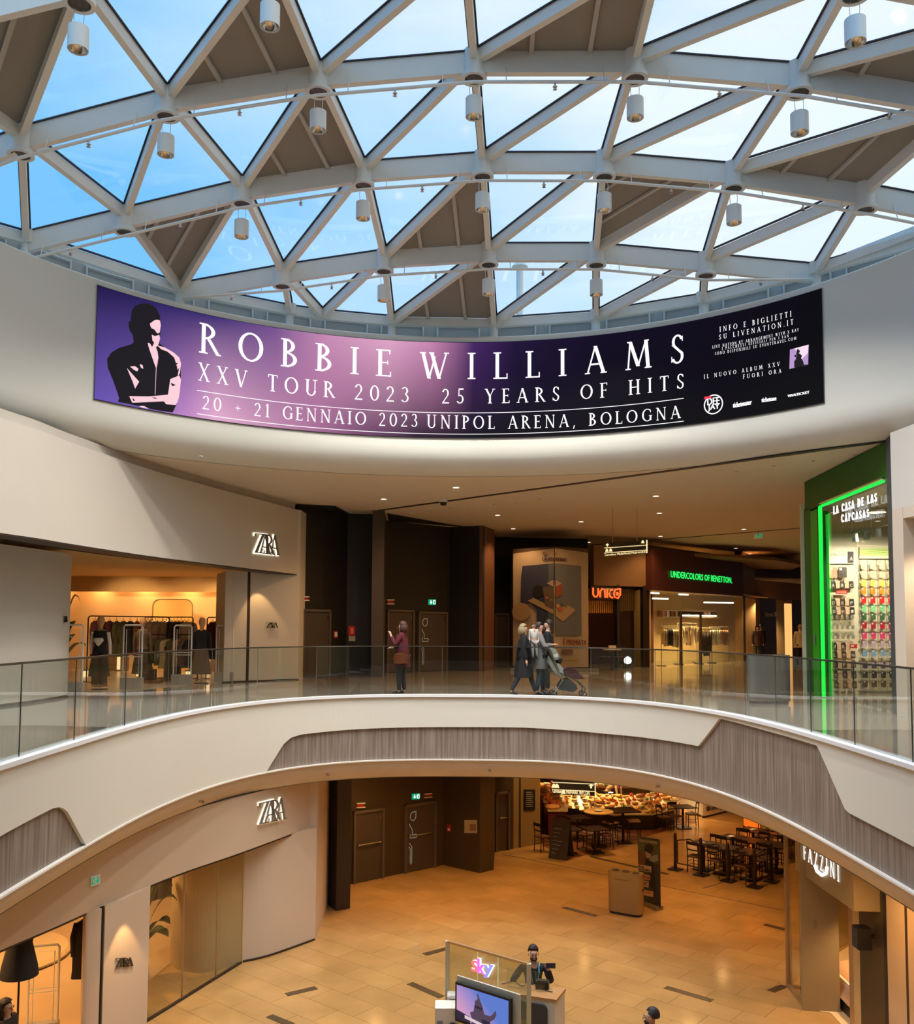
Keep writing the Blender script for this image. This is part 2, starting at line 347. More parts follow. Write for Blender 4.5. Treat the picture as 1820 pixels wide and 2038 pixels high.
# wood slats on the slab edge: fine vertical streaks
def woodmat(name, a, b_, sc):
    m = mat(name, a, .6, var=0); n, l = m.node_tree.nodes, m.node_tree.links; b = n['Principled BSDF']
    g = n.new('ShaderNodeTexCoord'); mp_ = n.new('ShaderNodeMapping'); mp_.inputs['Scale'].default_value = sc; t = n.new('ShaderNodeTexNoise'); t.inputs['Scale'].default_value = 1; t.inputs['Detail'].default_value = 4
    r = n.new('ShaderNodeValToRGB'); r.color_ramp.elements[0].position = .35; r.color_ramp.elements[1].position = .68; r.color_ramp.elements[0].color = (*a, 1); r.color_ramp.elements[1].color = (*b_, 1)
    l.new(g.outputs['UV'], mp_.inputs[0]); l.new(mp_.outputs[0], t.inputs['Vector']); l.new(t.outputs[0], r.inputs[0]); l.new(r.outputs[0], b.inputs['Base Color']); return m
woodpan = woodmat('grey_oak_cladding', (.17, .13, .10), (.31, .255, .215), (18, .7, 1))
def floormat(name, c1, c2, cm, ang, bw, rough, coat=.0, nscale=1.5):
    m = mat(name, c1, rough, var=0, coat=coat); n, l = m.node_tree.nodes, m.node_tree.links; b = n['Principled BSDF']
    g = n.new('ShaderNodeNewGeometry'); mp_ = n.new('ShaderNodeMapping'); mp_.inputs['Rotation'].default_value = (0, 0, ang); br = n.new('ShaderNodeTexBrick')
    br.inputs['Scale'].default_value = 1; br.inputs['Brick Width'].default_value = bw[0]; br.inputs['Row Height'].default_value = bw[1]; br.inputs['Mortar Size'].default_value = .008
    br.inputs['Color1'].default_value = (*c1, 1); br.inputs['Color2'].default_value = (*c2, 1); br.inputs['Mortar'].default_value = (*cm, 1)
    t = n.new('ShaderNodeTexNoise'); t.inputs['Scale'].default_value = nscale; t.inputs['Detail'].default_value = 6; mx = n.new('ShaderNodeMix'); mx.data_type = 'RGBA'; mx.blend_type = 'MULTIPLY'; mx.inputs[0].default_value = .35
    bp = n.new('ShaderNodeBump'); bp.inputs['Strength'].default_value = .05; bp.inputs['Distance'].default_value = .02; l.new(t.outputs[0], bp.inputs['Height']); l.new(bp.outputs[0], b.inputs['Normal'])
    l.new(g.outputs['Position'], mp_.inputs[0]); l.new(mp_.outputs[0], br.inputs['Vector']); l.new(g.outputs['Position'], t.inputs['Vector']); l.new(br.outputs['Color'], mx.inputs[6]); l.new(t.outputs[1], mx.inputs[7]); l.new(mx.outputs[2], b.inputs['Base Color']); return m
floorU = floormat('polished_stone_floor', (.30, .26, .21), (.36, .31, .25), (.16, .13, .1), .6, (1.2, .6), .07)
floorL = floormat('amber_stone_floor', (.44, .30, .15), (.5, .35, .18), (.2, .12, .06), -.716, (1.2, .6), .16)
# ---- the oval well in the upper floor
NE = 2.75
def _pe(phi):
    s_, c_ = math.sin(phi), math.cos(phi); b = 8.6 if c_ >= 0 else 11.3
    return Vector((.1+5.05*math.copysign(abs(s_)**(2/NE), s_), 12+b*math.copysign(abs(c_)**(2/NE), c_)))
_T = []
_N = 1440
_raw = [_pe(-math.pi+2*math.pi*i/_N) for i in range(_N+1)]
_L = [0]
for i in range(_N): _L.append(_L[-1]+(_raw[i+1]-_raw[i]).length)
_mid = _L[_N//2]; EL = [v-_mid for v in _L]; SMAX = _L[-1]/2
def edge(s, off=0):
    s = (s+SMAX) % (2*SMAX)-SMAX; lo, hi = 0, _N
    while hi-lo > 1:
        md = (lo+hi)//2
        if EL[md] <= s: lo = md
        else: hi = md
    f_ = (s-EL[lo])/max(1e-9, EL[hi]-EL[lo]); p = _raw[lo].lerp(_raw[hi], f_)
    if off:
        a = _raw[max(lo-6, 0)]; b = _raw[min(hi+6, _N)]; d = (b-a).normalized(); p = p+Vector((-d.y, d.x))*off
    return p
def edge_hit(px, py):
    """pixel -> (s, z) on the vertical face of the slab edge"""
    d = ray(px, py); best = None
    for i in range(0, _N):
        a, b = _raw[i], _raw[i+1]
        if a.y < 4: continue
        ca = a.x*d[1]-a.y*d[0]; cb = b.x*d[1]-b.y*d[0]
        if ca*cb <= 0 and ca != cb:
            f_ = ca/(ca-cb); p = a.lerp(b, f_); t = p.y/d[1]
            if best is None or p.y > best[0]: best = (p.y, EL[i]+(EL[i+1]-EL[i])*f_, EYE+d[2]*t)
    return best[1], best[2]
SS = [-SMAX+2*SMAX*i/420 for i in range(421)]
def ribbon(prof, svals=SS, top=None):
    """prof: list of (offset, z) ; a strip along the well edge"""
    b = MB(); b.uv = []
    for s_ in svals:
        for o, z in prof: p = edge(s_, o); b.v.append((p.x, p.y, z)); b.uv.append((s_, z))
    n = len(prof)
    for i in range(len(svals)-1):
        for j in range(n-1): b.f.append((i*n+j, (i+1)*n+j, (i+1)*n+j+1, i*n+j+1))
    return b
def annulus(z, off, R=70):
    b = MB()
    for s_ in SS:
        p = edge(s_, off); d = (p-Vector((.1, 11))).normalized(); q = Vector((.1, 11))+d*R; b.v += [(p.x, p.y, z), (q.x, q.y, z)]
    for i in range(len(SS)-1): b.f.append((2*i, 2*i+1, 2*i+3, 2*i+2))
    return b
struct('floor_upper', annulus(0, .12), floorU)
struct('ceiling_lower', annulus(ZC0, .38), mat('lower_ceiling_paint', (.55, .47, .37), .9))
ZB = -1.40
b = ribbon([(.14, .0), (.14, .035), (-.05, .035), (-.05, -.02), (.0, -.02)]); struct('trim_1', b, mat('curb_white', (.78, .80, .82), .4, var=.01))
def hits(pts): return sorted(edge_hit(*p) for p in pts)
wood1 = hits([(530, 1537), (548, 1508), (565, 1481), (580, 1468), (600, 1462), (700, 1452), (870, 1447), (1040, 1448), (1200, 1460), (1390, 1485), (1432, 1430), (1520, 1453), (1626, 1484), (1633, 1498), (1682, 1610), (1690, 1618), (1818, 1685)])
wood1.append((wood1[-1][0]+6, wood1[-1][1]-.1))
wood2 = hits([(3, 1663), (60, 1632), (105, 1609), (118, 1606), (127, 1609), (135, 1616), (172, 1683)])
wood2.insert(0, (wood2[0][0]-5, wood2[0][1]))
def zhi(s_):
    for w in (wood1, wood2):
        if w[0][0] <= s_ <= w[-1][0]:
            for (a, za), (b_, zb) in zip(w, w[1:]):
                if a <= s_ <= b_: return min(-.02, max(ZB, za+(zb-za)*(s_-a)/max(1e-6, b_-a)))
    return ZB
sv = sorted(set([round(x, 4) for x in SS]+[round(w[0]+e_, 4) for w in wood1+wood2 for e_ in (-.004, .004)]))
wb = MB(); wb.uv = []; wh = MB(); wc = MB(); wc.uv = []
for i, s_ in enumerate(sv):
    z = zhi(s_); p = edge(s_, 0); q = edge(s_, .05)
    wh.v += [(p.x, p.y, -.02), (p.x, p.y, z), (q.x, q.y, z)]
    if i: k_ = 3*i; wh.f += [(k_-3, k_, k_+1, k_-2), (k_-2, k_+1, k_+2, k_-1)]
    wc.v += [(q.x, q.y, z), (q.x, q.y, ZB)]; wc.uv += [(s_, z), (s_, ZB)]
    if i and not (z <= ZB+1e-4 and zhi(sv[i-1]) <= ZB+1e-4): k_ = 2*i; wc.f.append((k_-2, k_, k_+1, k_-1))
struct('trim_2', wh, plaster_w); struct('trim_3', wc, woodpan)
struct('trim_4', ribbon([(.06, ZB), (-.015, ZB), (-.015, ZB-.025), (.06, ZB-.025)]), mat('edge_lip', (.8, .76, .7), .4))
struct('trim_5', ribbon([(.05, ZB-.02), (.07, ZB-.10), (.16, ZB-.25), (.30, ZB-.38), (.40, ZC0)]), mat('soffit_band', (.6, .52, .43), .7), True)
# small fittings on the soffit band
for px, py in ((657, 1531), (411, 1574), (975, 1520), (1302, 1548)):
    s_, z = edge_hit(px, py); p = edge(s_, .14); q = edge(s_, .06)
    tag(MB().tube([(p.x, p.y, -1.66), (q.x, q.y, -1.66)], .028, 8).build('ceiling_sensor', chrome), 'small round sensor under the curved slab edge, '+{657: 'left of the middle', 411: 'far left near the shop front', 975: 'above the grey pillar wall', 1302: 'right, near the café'}[px], 'sensor', 'sensors under the slab edge')
# ---- glass balustrade: panes between the joints seen in the photograph
balu = thing('glass_balustrade', 'frameless glass balustrade with slim metal handrail around the oval well', 'balustrade', (0, 20.7, 0))
jp = [(50, 1501), (158, 1470), (257, 1443), (341, 1426), (427, 1412), (517, 1399), (633, 1392), (764, 1386), (880, 1386), (1040, 1388), (1174, 1393), (1300, 1402), (1408, 1417), (1481, 1430), (1537, 1443), (1606, 1462), (1692, 1490), (1806, 1530)]
js = [edge_hit(*p)[0] for p in jp]
while js[0] > -SMAX+2.2: js.insert(0, js[0]-1.45)
while js[-1] < SMAX-2.2: js.append(js[-1]+1.45)
js.append(js[0]+2*SMAX)
dark_edge = mat('pane_edge', (.05, .07, .06), .3); light_edge = emi('pane_edge_glint', (.5, .52, .46), .5)
for a, b_ in zip(js, js[1:]):
    n = 6; sv_ = [a+.006+(b_-a-.012)*i/n for i in range(n+1)]; P = MB()
    for s_ in sv_:
        for o in (.07, .082): q = edge(s_, o); P.v += [(q.x, q.y, .0), (q.x, q.y, 1.09)]
    for i in range(n):
        k_ = 4*i; P.f += [(k_, k_+4, k_+5, k_+1), (k_+2, k_+3, k_+7, k_+6), (k_+1, k_+5, k_+7, k_+3)]
    P.build('glass_pane', railglass, balu)
    q0 = edge(b_, .07); q1 = edge(b_, .082); MB().beam((q0.x, q0.y, .02), (q0.x, q0.y, 1.09), .012, .012, up=(1, 0, 0)).build('pane_joint', chrome if abs(b_) < 9.5 else dark_edge, balu)
hr = MB(); pr = [(.05, 1.09), (.05, 1.115), (.1, 1.115), (.1, 1.09), (.05, 1.09)]
ribbon(pr).build('handrail', mat('handrail_metal', (.33, .33, .32), .25, metal=1), balu)
# ---- upper ring that carries the LED wall
RC = Vector((0, 12.0)); RR = 8.85
def rv(prof, a0, a1, n, uv=False):
    b = MB(); b.uv = [] if uv else None
    for i in range(n+1):
        t = a0+(a1-a0)*i/n
        for r, z in prof:
            b.v.append((RC.x+r*math.sin(t), RC.y+r*math.cos(t), z))
            if uv: b.uv.append((i/n, (z-prof[0][1])/(prof[-1][1]-prof[0][1])))
    m_ = len(prof)
    for i in range(n):
        for j in range(m_-1): b.f.append((i*m_+j, i*m_+j+1, (i+1)*m_+j+1, (i+1)*m_+j))
    return b
A0 = math.pi
struct('wall_ring', rv([(9.5, 8.28), (8.9, 8.28), (RR, 8.24), (RR, 5.72), (8.86, 5.58), (8.90, 5.44), (8.98, 5.31), (9.12, 5.19), (9.32, 5.12), (9.5, 5.1)], -A0, A0, 160), plaster_w, True)
struct('trim_6', rv([(9.5, 5.1), (9.5, 5.135), (9.54, 5.135), (9.54, 5.1)], -A0, A0, 120), mat('reveal_line', (.2, .17, .14), .8))
cb = rv([(9.54, ZC1), (14, ZC1), (22, ZC1), (32, ZC1), (60, ZC1)], -A0, A0, 90); struct('ceiling', cb, ceilm)
# clerestory of grey panels behind the ring, under the roof edge
struct('wall_clerestory', rv([(9.75, 8.0), (9.75, 8.84)], -A0, A0, 120), mat('clerestory_grey', (.27, .27, .25), .7))
for i in range(25):
    t = math.radians(-96+8*i)
    f1 = MB()
    for dt in (-.052, .052): f1.tube([(9.7*math.sin(t+dt), 12+9.7*math.cos(t+dt), 8.2), (9.7*math.sin(t+dt), 12+9.7*math.cos(t+dt), 8.82)], .022, 4)
    for z in (8.36, 8.78): f1.tube([(9.7*math.sin(t+dt*k_), 12+9.7*math.cos(t+dt*k_), z) for dt in (.052,) for k_ in (-1, 0, 1)], .022, 4)
    f1.build('trim_7', greybar, None, kind='structure')
# ---- LED wall
def cyl(px, py, R=RR-.035):
    d = ray(px, py); A = d[0]**2+d[1]**2; B = -2*d[1]*12; Cc = 144-R*R; t = (-B+math.sqrt(B*B-4*A*Cc))/(2*A)
    return math.atan2(d[0]*t, d[1]*t-12), EYE+d[2]*t
RL = RR-.035
tl, zt1 = cyl(195, 565); _, zb1 = cyl(189, 795); tr_, zt2 = cyl(1635.5, 577); _, zb2 = cyl(1638, 802)
ZT, ZBt = (zt1+zt2)/2+.01, (zb1+zb2)/2
def led(t, z, k_=0): return (RC.x+(RL-.006-.004*k_)*math.sin(t), RC.y+(RL-.006-.004*k_)*math.cos(t), z)
ledt = thing('led_screen', 'long curved LED screen advertising a concert tour on the white ring', 'screen', (0, 20.7, ZBt))
b = rv([(RL+.1, ZBt), (RL+.1, ZT)], tl, tr_, 90)
cs = rv([(RR+.02, ZBt-.0), (RL+.004, ZBt-.0), (RL+.004, ZT), (RR+.02, ZT)], tl-.001, tr_+.001, 90); cs.build('casing', blackm, ledt)
sc_ = rv([(RL, ZBt+.012), (RL, ZT-.012)], tl, tr_, 120, uv=True)
ms = bpy.data.materials.new('led_picture'); ms.use_nodes = True; n, l = ms.node_tree.nodes, ms.node_tree.links; bs = n['Principled BSDF']; bs.inputs['Base Color'].default_value = (.01, .01, .01, 1); bs.inputs['Roughness'].default_value = .7; bs.inputs['Specular IOR Level'].default_value = 0; bs.inputs['Base Color'].default_value = (.004, .004, .004, 1)
uvn = n.new('ShaderNodeUVMap'); sp_ = n.new('ShaderNodeSeparateXYZ'); l.new(uvn.outputs[0], sp_.inputs[0])
def ramp(st):
    r = n.new('ShaderNodeValToRGB'); el = r.color_ramp.elements; el[0].position = st[0][0]; el[0].color = (*lin(*st[0][1]), 1); el[1].position = st[-1][0]; el[1].color = (*lin(*st[-1][1]), 1)
    for p_, c_ in st[1:-1]: q_ = el.new(p_); q_.color = (*lin(*c_), 1)
    l.new(sp_.outputs[0], r.inputs[0]); return r
rt_ = ramp([(0, (34, 24, 70)), (.08, (46, 36, 100)), (.16, (62, 48, 118)), (.24, (120, 84, 146)), (.31, (200, 140, 182)), (.40, (224, 166, 200)), (.46, (200, 134, 178)), (.52, (70, 40, 100)), (.58, (34, 22, 58)), (.7, (20, 14, 36)), (1, (12, 10, 16))])
rb_ = ramp([(0, (104, 84, 176)), (.07, (126, 98, 186)), (.125, (196, 140, 200)), (.16, (232, 176, 210)), (.22, (204, 150, 184)), (.3, (168, 110, 150)), (.36, (120, 76, 112)), (.44, (44, 30, 50)), (.52, (18, 15, 24)), (.7, (14, 12, 18)), (1, (14, 13, 16))])
mx = n.new('ShaderNodeMix'); mx.data_type = 'RGBA'; l.new(sp_.outputs[1], mx.inputs[0]); l.new(rb_.outputs[0], mx.inputs[6]); l.new(rt_.outputs[0], mx.inputs[7]); l.new(mx.outputs[2], bs.inputs['Emission Color']); bs.inputs['Emission Strength'].default_value = .8
o = sc_.build('display', ms, ledt, True)
ledw = emi('led_white', (1, .98, 1), 1.0); ledk = emi('led_black', (.012, .010, .014), 1); ledp = emi('led_pink', lin(232, 190, 200), 1); ledr = emi('led_red', lin(225, 60, 85), 1)
def ledtext(name, s, p0, p1, style='serif', wf=1.0):
    """p0/p1: (x, top y, bottom y) of the first and of the last letter"""
    t0, za = cyl(p0[0], p0[1]); _, zb = cyl(p0[0], p0[2]); t1, zc = cyl(p1[0], p1[1]); _, zd = cyl(p1[0], p1[2]); b_ = MB()
    fn = lambda x, y, k_: led(x/RL, y, 1)
    if style == 'serif':
        small = p0[2]-p0[1] < 20; kh = .74 if small else 1.; h0, h1 = (za-zb)*kh, (zc-zd)*kh
        if not small:
            for b2 in serif_letters(s, fn, t0*RL, t1*RL, h0, h1, wf, zb, zd): b2.build('letter', ledw, ledt)
            return
        serif(b_, s, fn, t0*RL, t1*RL, h0, h1, wf, zb, zd)
    else: sans(b_, s, fn, t0*RL, t1*RL, zb, za, zd, bold=.006 if style == 'bold' else 0)
    return b_.build(name, ledw, ledt, kind='stuff')
for s_, p0, p1, wf in (('ROBBIE', (399, 642, 702), (779, 697, 750), 1.), ('WILLIAMS', (838, 701, 753), (1362, 664, 722), .95),
        ('XXV TOUR 2023', (395, 721, 757), (815, 771, 801), .95), ('25 YEARS OF HITS', (880, 774, 803), (1362, 743, 773), .95),
        ('20 + 21 GENNAIO 2023', (403, 787, 814), (832, 824, 850), .95), ('UNIPOL ARENA, BOLOGNA', (850, 825, 852), (1355, 807, 832), .95),
        ('INFO E BIGLIETTI', (1433, 647, 661), (1576, 615, 630), .85), ('SU LIVENATION.IT', (1432, 663, 676), (1580, 631, 646), .85),
        ('LIVE NATION BY ARRANGEMENT WITH X RAY', (1419, 686, 694), (1591, 651, 659), .8), ('I PACCHETTI UFFICIALI PER I FAN', (1438, 689, 697), (1571, 664, 671), .8), ('SONO DISPONIBILI SU EVENTTRAVEL.COM', (1424, 699, 707), (1586, 668, 676), .8),
        ('IL NUOVO ALBUM XXV', (1402, 743, 754), (1553, 717, 728), .85), ('FUORI ORA', (1480, 743, 754), (1556, 731, 742), .85)):
    ledtext('lettering', s_, p0, p1, 'serif', wf)
ledtext('lettering', 'ticketmaster', (1460, 802, 812), (1497, 797, 805), 'bold'); ledtext('lettering', 'ticketone', (1517, 792, 801), (1546, 788, 797), 'bold'); ledtext('lettering', 'VIVATICKET', (1569, 786, 791), (1612, 778, 783), 'bold')
ledtext('lettering', 'DEE', (1409, 793, 807), (1433, 790, 804), 'bold'); ledtext('lettering', 'JAY', (1410, 807, 820), (1433, 804, 816), 'bold')
for pl in ([(392, 775), (640, 808), (900, 825), (1130, 818), (1362, 793)], [(392, 823), (640, 852), (900, 867), (1130, 861), (1362, 837)]):
    q = [cyl(*p) for p in pl]; b_ = MB(); z0 = sum(v[1] for v in q)/len(q); a_, e_ = q[0][0], q[-1][0]
    for i in range(60): u0, u1 = a_+(e_-a_)*i/60, a_+(e_-a_)*(i+1)/60; b_.add([led(u0, z0, 1), led(u1, z0, 1), led(u1, z0+.014, 1), led(u0, z0+.014, 1)], ((0, 1, 2, 3),))
    b_.build('rule_line', ledw, ledt)
tc_, zc_ = cyl(1421, 805); b_ = MB()
for i in range(40):
    a_, e_ = 2*math.pi*i/40, 2*math.pi*(i+1)/40
    b_.add([led(tc_+r_*math.cos(t)/RL, zc_+r_*math.sin(t), 1) for r_, t in ((.21, a_), (.21, e_), (.185, e_), (.185, a_))], ((0, 1, 2, 3),))
b_.build('round_emblem', ledw, ledt)
def ledpoly(name, pts, m_, k_=1, conv=None):
    b_ = MB(); P = [cyl(*(conv(*p) if conv else p)) for p in pts]; fill_poly(b_, P, lambda x, y, _: led(x, y, k_), .0022); return b_.build(name, m_, ledt)
ledpoly('red_tag', [(1402, 790), (1418, 788), (1418, 793), (1402, 795)], ledr, 2)
cv = lambda x, y: (180+x/6.79, 550+y/6.79)
ledpoly('singer_silhouette', [(375, 1700), (385, 1640), (300, 1400), (225, 1220), (222, 1120), (280, 1030), (380, 970), (560, 915), (582, 890), (575, 800), (530, 740), (508, 650), (515, 610), (548, 605), (555, 470), (600, 395), (700, 365), (800, 372), (880, 425), (930, 520), (948, 640), (945, 760), (925, 900), (1000, 965), (1120, 1030), (1200, 1100), (1225, 1180), (1222, 1440), (1205, 1560), (1185, 1680), (1110, 1842), (900, 1812), (700, 1768), (500, 1722)], ledk, 1, cv)
for P in ([(800, 640), (870, 590), (935, 592), (948, 660), (944, 760), (900, 775), (860, 720), (815, 700)], [(825, 790), (870, 810), (930, 790), (938, 840), (915, 930), (880, 965), (860, 900), (835, 870)],
          [(770, 900), (800, 905), (830, 960), (860, 890), (880, 960), (905, 1020), (915, 1100), (900, 1200), (885, 1250), (860, 1180), (825, 1080), (790, 980)],
          [(900, 935), (1000, 962), (1120, 1030), (1200, 1100), (1222, 1180), (1215, 1300), (1180, 1350), (1170, 1230), (1130, 1100), (1040, 1020), (950, 985)],
          [(1075, 1390), (1200, 1340), (1222, 1400), (1205, 1560), (1185, 1680), (1150, 1740), (1020, 1730), (990, 1690), (560, 1710), (520, 1620), (780, 1625), (1050, 1600), (1060, 1500)],
          [(488, 1240), (560, 1320), (655, 1425), (600, 1520), (565, 1420)], [(530, 1220), (600, 1215), (645, 1250), (640, 1290), (590, 1270)], [(660, 1190), (710, 1200), (712, 1250), (680, 1240)], [(880, 1230), (890, 1230), (878, 1600), (866, 1600)], [(650, 1755), (720, 1752), (785, 1790), (690, 1775)]):
    ledpoly('lit_skin', P, ledp, 2, cv)
for P in ([(1085, 1130), (1120, 1180), (1180, 1170), (1150, 1210), (1095, 1190)], [(1090, 1280), (1150, 1290), (1195, 1240), (1190, 1320), (1110, 1330)], [(1080, 1440), (1150, 1470), (1100, 1490)], [(560, 1640), (600, 1680), (575, 1690)], [(820, 1630), (900, 1650), (870, 1660)]):
    ledpoly('tattoo', P, ledk, 3, cv)
cv2 = lambda x, y: (1360+x/6.067, 570+y/6.067)
ledpoly('album_picture', [(1290, 765), (1522, 705), (1515, 950), (1288, 998)], emi('album_mauve', lin(170, 140, 190), 1), 1, cv2); ledpoly('album_picture', [(1350, 750), (1522, 705), (1520, 800), (1440, 880)], emi('album_pink', lin(236, 205, 222), 1), 2, cv2)
ledpoly('album_picture', [(1350, 985), (1355, 900), (1375, 870), (1350, 840), (1385, 815), (1375, 780), (1400, 750), (1415, 780), (1410, 810), (1440, 840), (1430, 870), (1455, 900), (1460, 950), (1515, 945), (1515, 962)], ledk, 3, cv2)
# ---- roof: a shallow triangulated dome, nodes found where the sight lines meet it
ZR, HR, RRF = 8.62, 2.35, 9.35
def dome_z(x, y): return ZR+HR*(1-(x*x+(y-12)**2)/RRF**2)
def dome(px, py):
    d = ray(px, py); t0, t1 = 1.0, 60.0; prev = t0; f_ = lambda t: EYE+d[2]*t-dome_z(d[0]*t, d[1]*t)
    t = 2.0
    while t < 60 and f_(t) < 0: t += .05
    a_, b_ = t-.05, t
    for _ in range(20):
        m_ = (a_+b_)/2
        if f_(m_) < 0: a_ = m_
        else: b_ = m_
    return Vector((d[0]*a_, d[1]*a_, EYE+d[2]*a_))
def rim(px, py):
    d = ray(px, py); t_, _ = cyl(px, py, 9.3); k_ = 9.3; return Vector((k_*math.sin(t_), 12+k_*math.cos(t_), ZR+.17))
N = {}
for nm, q in dict(a1=(563, 533), a2=(765, 503), a3=(973, 490), a4=(1187, 490), a5=(1405, 510), b0=(250, 420), b1=(483, 364), b2=(724, 328), b3=(961, 310), b4=(1203, 310), b5=(1460, 332), b6=(1722, 373), b7=(2000, 425),
                  c0=(43, 260), c1=(333, 184), c2=(635, 136), c3=(944, 109), c4=(1264, 108), c5=(1590, 134), c6=(1930, 190), cm=(-260, 380), d0=(-255, 50), d1=(160, -50), d2=(540, -92), d3=(925, -115), d4=(1318, -115), d5=(1700, -68), d6=(2085, 0)).items(): N[nm] = dome(*q)
for nm, q in dict(R0=(52, 480), R1=(359, 574), R2=(577, 615), S2=(642, 622), R3=(780, 640), R4=(984, 645), R5=(1187, 630), R6=(1400, 590), R7=(1625, 540), R8=(1870, 440)).items(): N[nm] = rim(*q)
roof = thing('glass_roof', 'domed roof of white steel beams with triangular glass and grey panels', 'roof', (0, 12, ZR))
rows = [('R1', 'a1', 'a2', 'a3', 'a4', 'a5', 'R7'), ('R0', 'b0', 'b1', 'b2', 'b3', 'b4', 'b5', 'b6', 'b7'), ('cm', 'c0', 'c1', 'c2', 'c3', 'c4', 'c5', 'c6'), ('d0', 'd1', 'd2', 'd3', 'd4', 'd5', 'd6')]
ringrow = ('cm', 'R0', 'R1', 'R2', 'S2', 'R3', 'R4', 'R5', 'R6', 'R7', 'R8', 'b7')
tris = 'R0 c0 b0|R0 b0 R1|R1 b0 b1|R1 b1 a1|a1 b1 b2|a1 b2 a2|a2 b2 b3|a2 b3 a3|a3 b3 b4|a3 b4 a4|a4 b4 b5|a4 b5 a5|a5 b5 b6|a5 b6 R7|R7 b6 b7|R7 b7 R8|cm R0 c0|b0 c0 c1|b0 c1 b1|b1 c1 c2|b1 c2 b2|b2 c2 c3|b2 c3 b3|b3 c3 c4|b3 c4 b4|b4 c4 c5|b4 c5 b5|b5 c5 c6|b5 c6 b6|b6 c6 b7|cm c0 d0|c0 d0 d1|c0 d1 c1|c1 d1 d2|c1 d2 c2|c2 d2 d3|c2 d3 c3|c3 d3 d4|c3 d4 c4|c4 d4 d5|c4 d5 c5|c5 d5 d6|c5 d6 c6|R1 a1 R2|a1 a2 S2|a1 S2 R2|a2 R3 S2|a2 a3 R3|a3 R4 R3|a3 a4 R4|a4 R5 R4|a4 a5 R5|a5 R6 R5|a5 R7 R6'.split('|')
greys = {frozenset(g.split()) for g in ('c0 d0 d1', 'c1 d2 c2', 'c3 d4 c4', 'c5 d6 c6', 'b1 c2 b2', 'b5 c6 b6', 'R1 b0 b1', 'a2 b3 a3', 'a4 b4 b5', 'a3 R4 R3')}
edges = set()
for t in tris:
    k_ = t.split()
    for i in range(3): edges.add(frozenset((k_[i], k_[(i+1) % 3])))
chain = set()
for r_ in rows: chain |= {frozenset(p) for p in zip(r_, r_[1:])}
ringe = {frozenset(p) for p in zip(ringrow, ringrow[1:])}
UPZ = Vector((0, 0, 1))
for e_ in sorted(edges, key=lambda s_: sorted(s_)):
    a, b_ = [N[k_] for k_ in sorted(e_)]
    if e_ in chain: w_, h_ = .12, .36
    elif e_ in ringe: w_, h_ = .12, .2
    else: w_, h_ = .11, .2
    MB().beam(a, b_, w_, h_, drop=h_/2-.03).build('beam', steel, roof)
for t in tris:
    k_ = t.split(); P = [N[q] for q in k_]; ce = (P[0]+P[1]+P[2])/3; g = frozenset(k_) in greys
    def ins(dist):
        out = []
        for i in range(3):
            p, q, r_ = P[i], P[(i+1) % 3], P[(i+2) % 3]; u = (q-p).normalized(); v = (r_-p).normalized(); an = u.angle(v)/2; out.append(p+(u+v).normalized()*(dist/math.sin(an)))
        return out
    Z = Vector((0, 0, .02)); 
    if g:
        Q = ins(.05); pn = MB().add([q+Z for q in Q]+[q+Z*3 for q in Q], ((0, 1, 2), (3, 5, 4), (0, 3, 4, 1), (1, 4, 5, 2), (2, 5, 3, 0))).build('grey_panel', greyp, roof)
        # ribs across the opaque panel, parallel to its shortest row side
        lv = sorted(P, key=lambda v: v.y)
        A_, B_, D_ = P
        pair = max(((A_, B_, D_), (B_, D_, A_), (D_, A_, B_)), key=lambda s_: abs((s_[0]-s_[1]).normalized().x))
        L_, R_ = (pair[0], pair[1]) if pair[0].x < pair[1].x else (pair[1], pair[0]); T_ = pair[2]
        for f1, f2 in ((.36, .0), (.72, .0)):
            s1 = L_.lerp(T_, 1-f1) if T_.y < L_.y else L_.lerp(T_, 1-f1)
            s2 = L_.lerp(R_, f1*1.0) if False else R_.lerp(L_, 1-f1)
            s2 = R_.lerp(T_, 0) if False else s2
            s1 = L_.lerp(T_, f1)
            MB().beam(s1-Z*.6, s2-Z*.6, .07, .05).build('rib', greybar, pn, world=False)
    else:
        Q = ins(.085); Q2 = ins(.055)
        pn = MB().add([q+Z for q in Q]+[q+Z*2 for q in Q], ((0, 1, 2), (3, 5, 4))).build('glass_pane', roofglass, roof)
        MB().add([q+Z*.9 for q in Q2]+[q+Z*.9 for q in Q]+[q+Z*2 for q in Q2]+[q+Z*2 for q in Q], ((0, 1, 4, 3), (1, 2, 5, 4), (2, 0, 3, 5), (3, 4, 10, 9), (4, 5, 11, 10), (5, 3, 9, 11))).build('gasket', gasket, pn, world=False)
darkin = mat('node_inside', (.12, .1, .08), .4, metal=.6)
for nm, p in N.items():
    if nm == 'S2': continue
    if nm[0] == 'R':
        pb = MB(); pb.lathe([(.09, 8.1), (.09, p.z-.18), (.15, p.z-.16), (.16, p.z+.08), (0, p.z+.08)], (p.x, p.y, 0), 16); pb.build('post', steel, roof, True)
        ang = math.atan2(p.x, p.y-12)
    else:
        nb = MB().lathe([(0, .06), (.17, .06), (.17, -.34), (.21, -.36), (.21, -.42), (.15, -.42), (.14, -.3), (0, -.3)], p, 20).build('node', steel, roof, True)
        MB().lathe([(.145, -.415), (.12, -.39), (0, -.39)], p, 16).build('node_socket', darkin, nb, world=False)
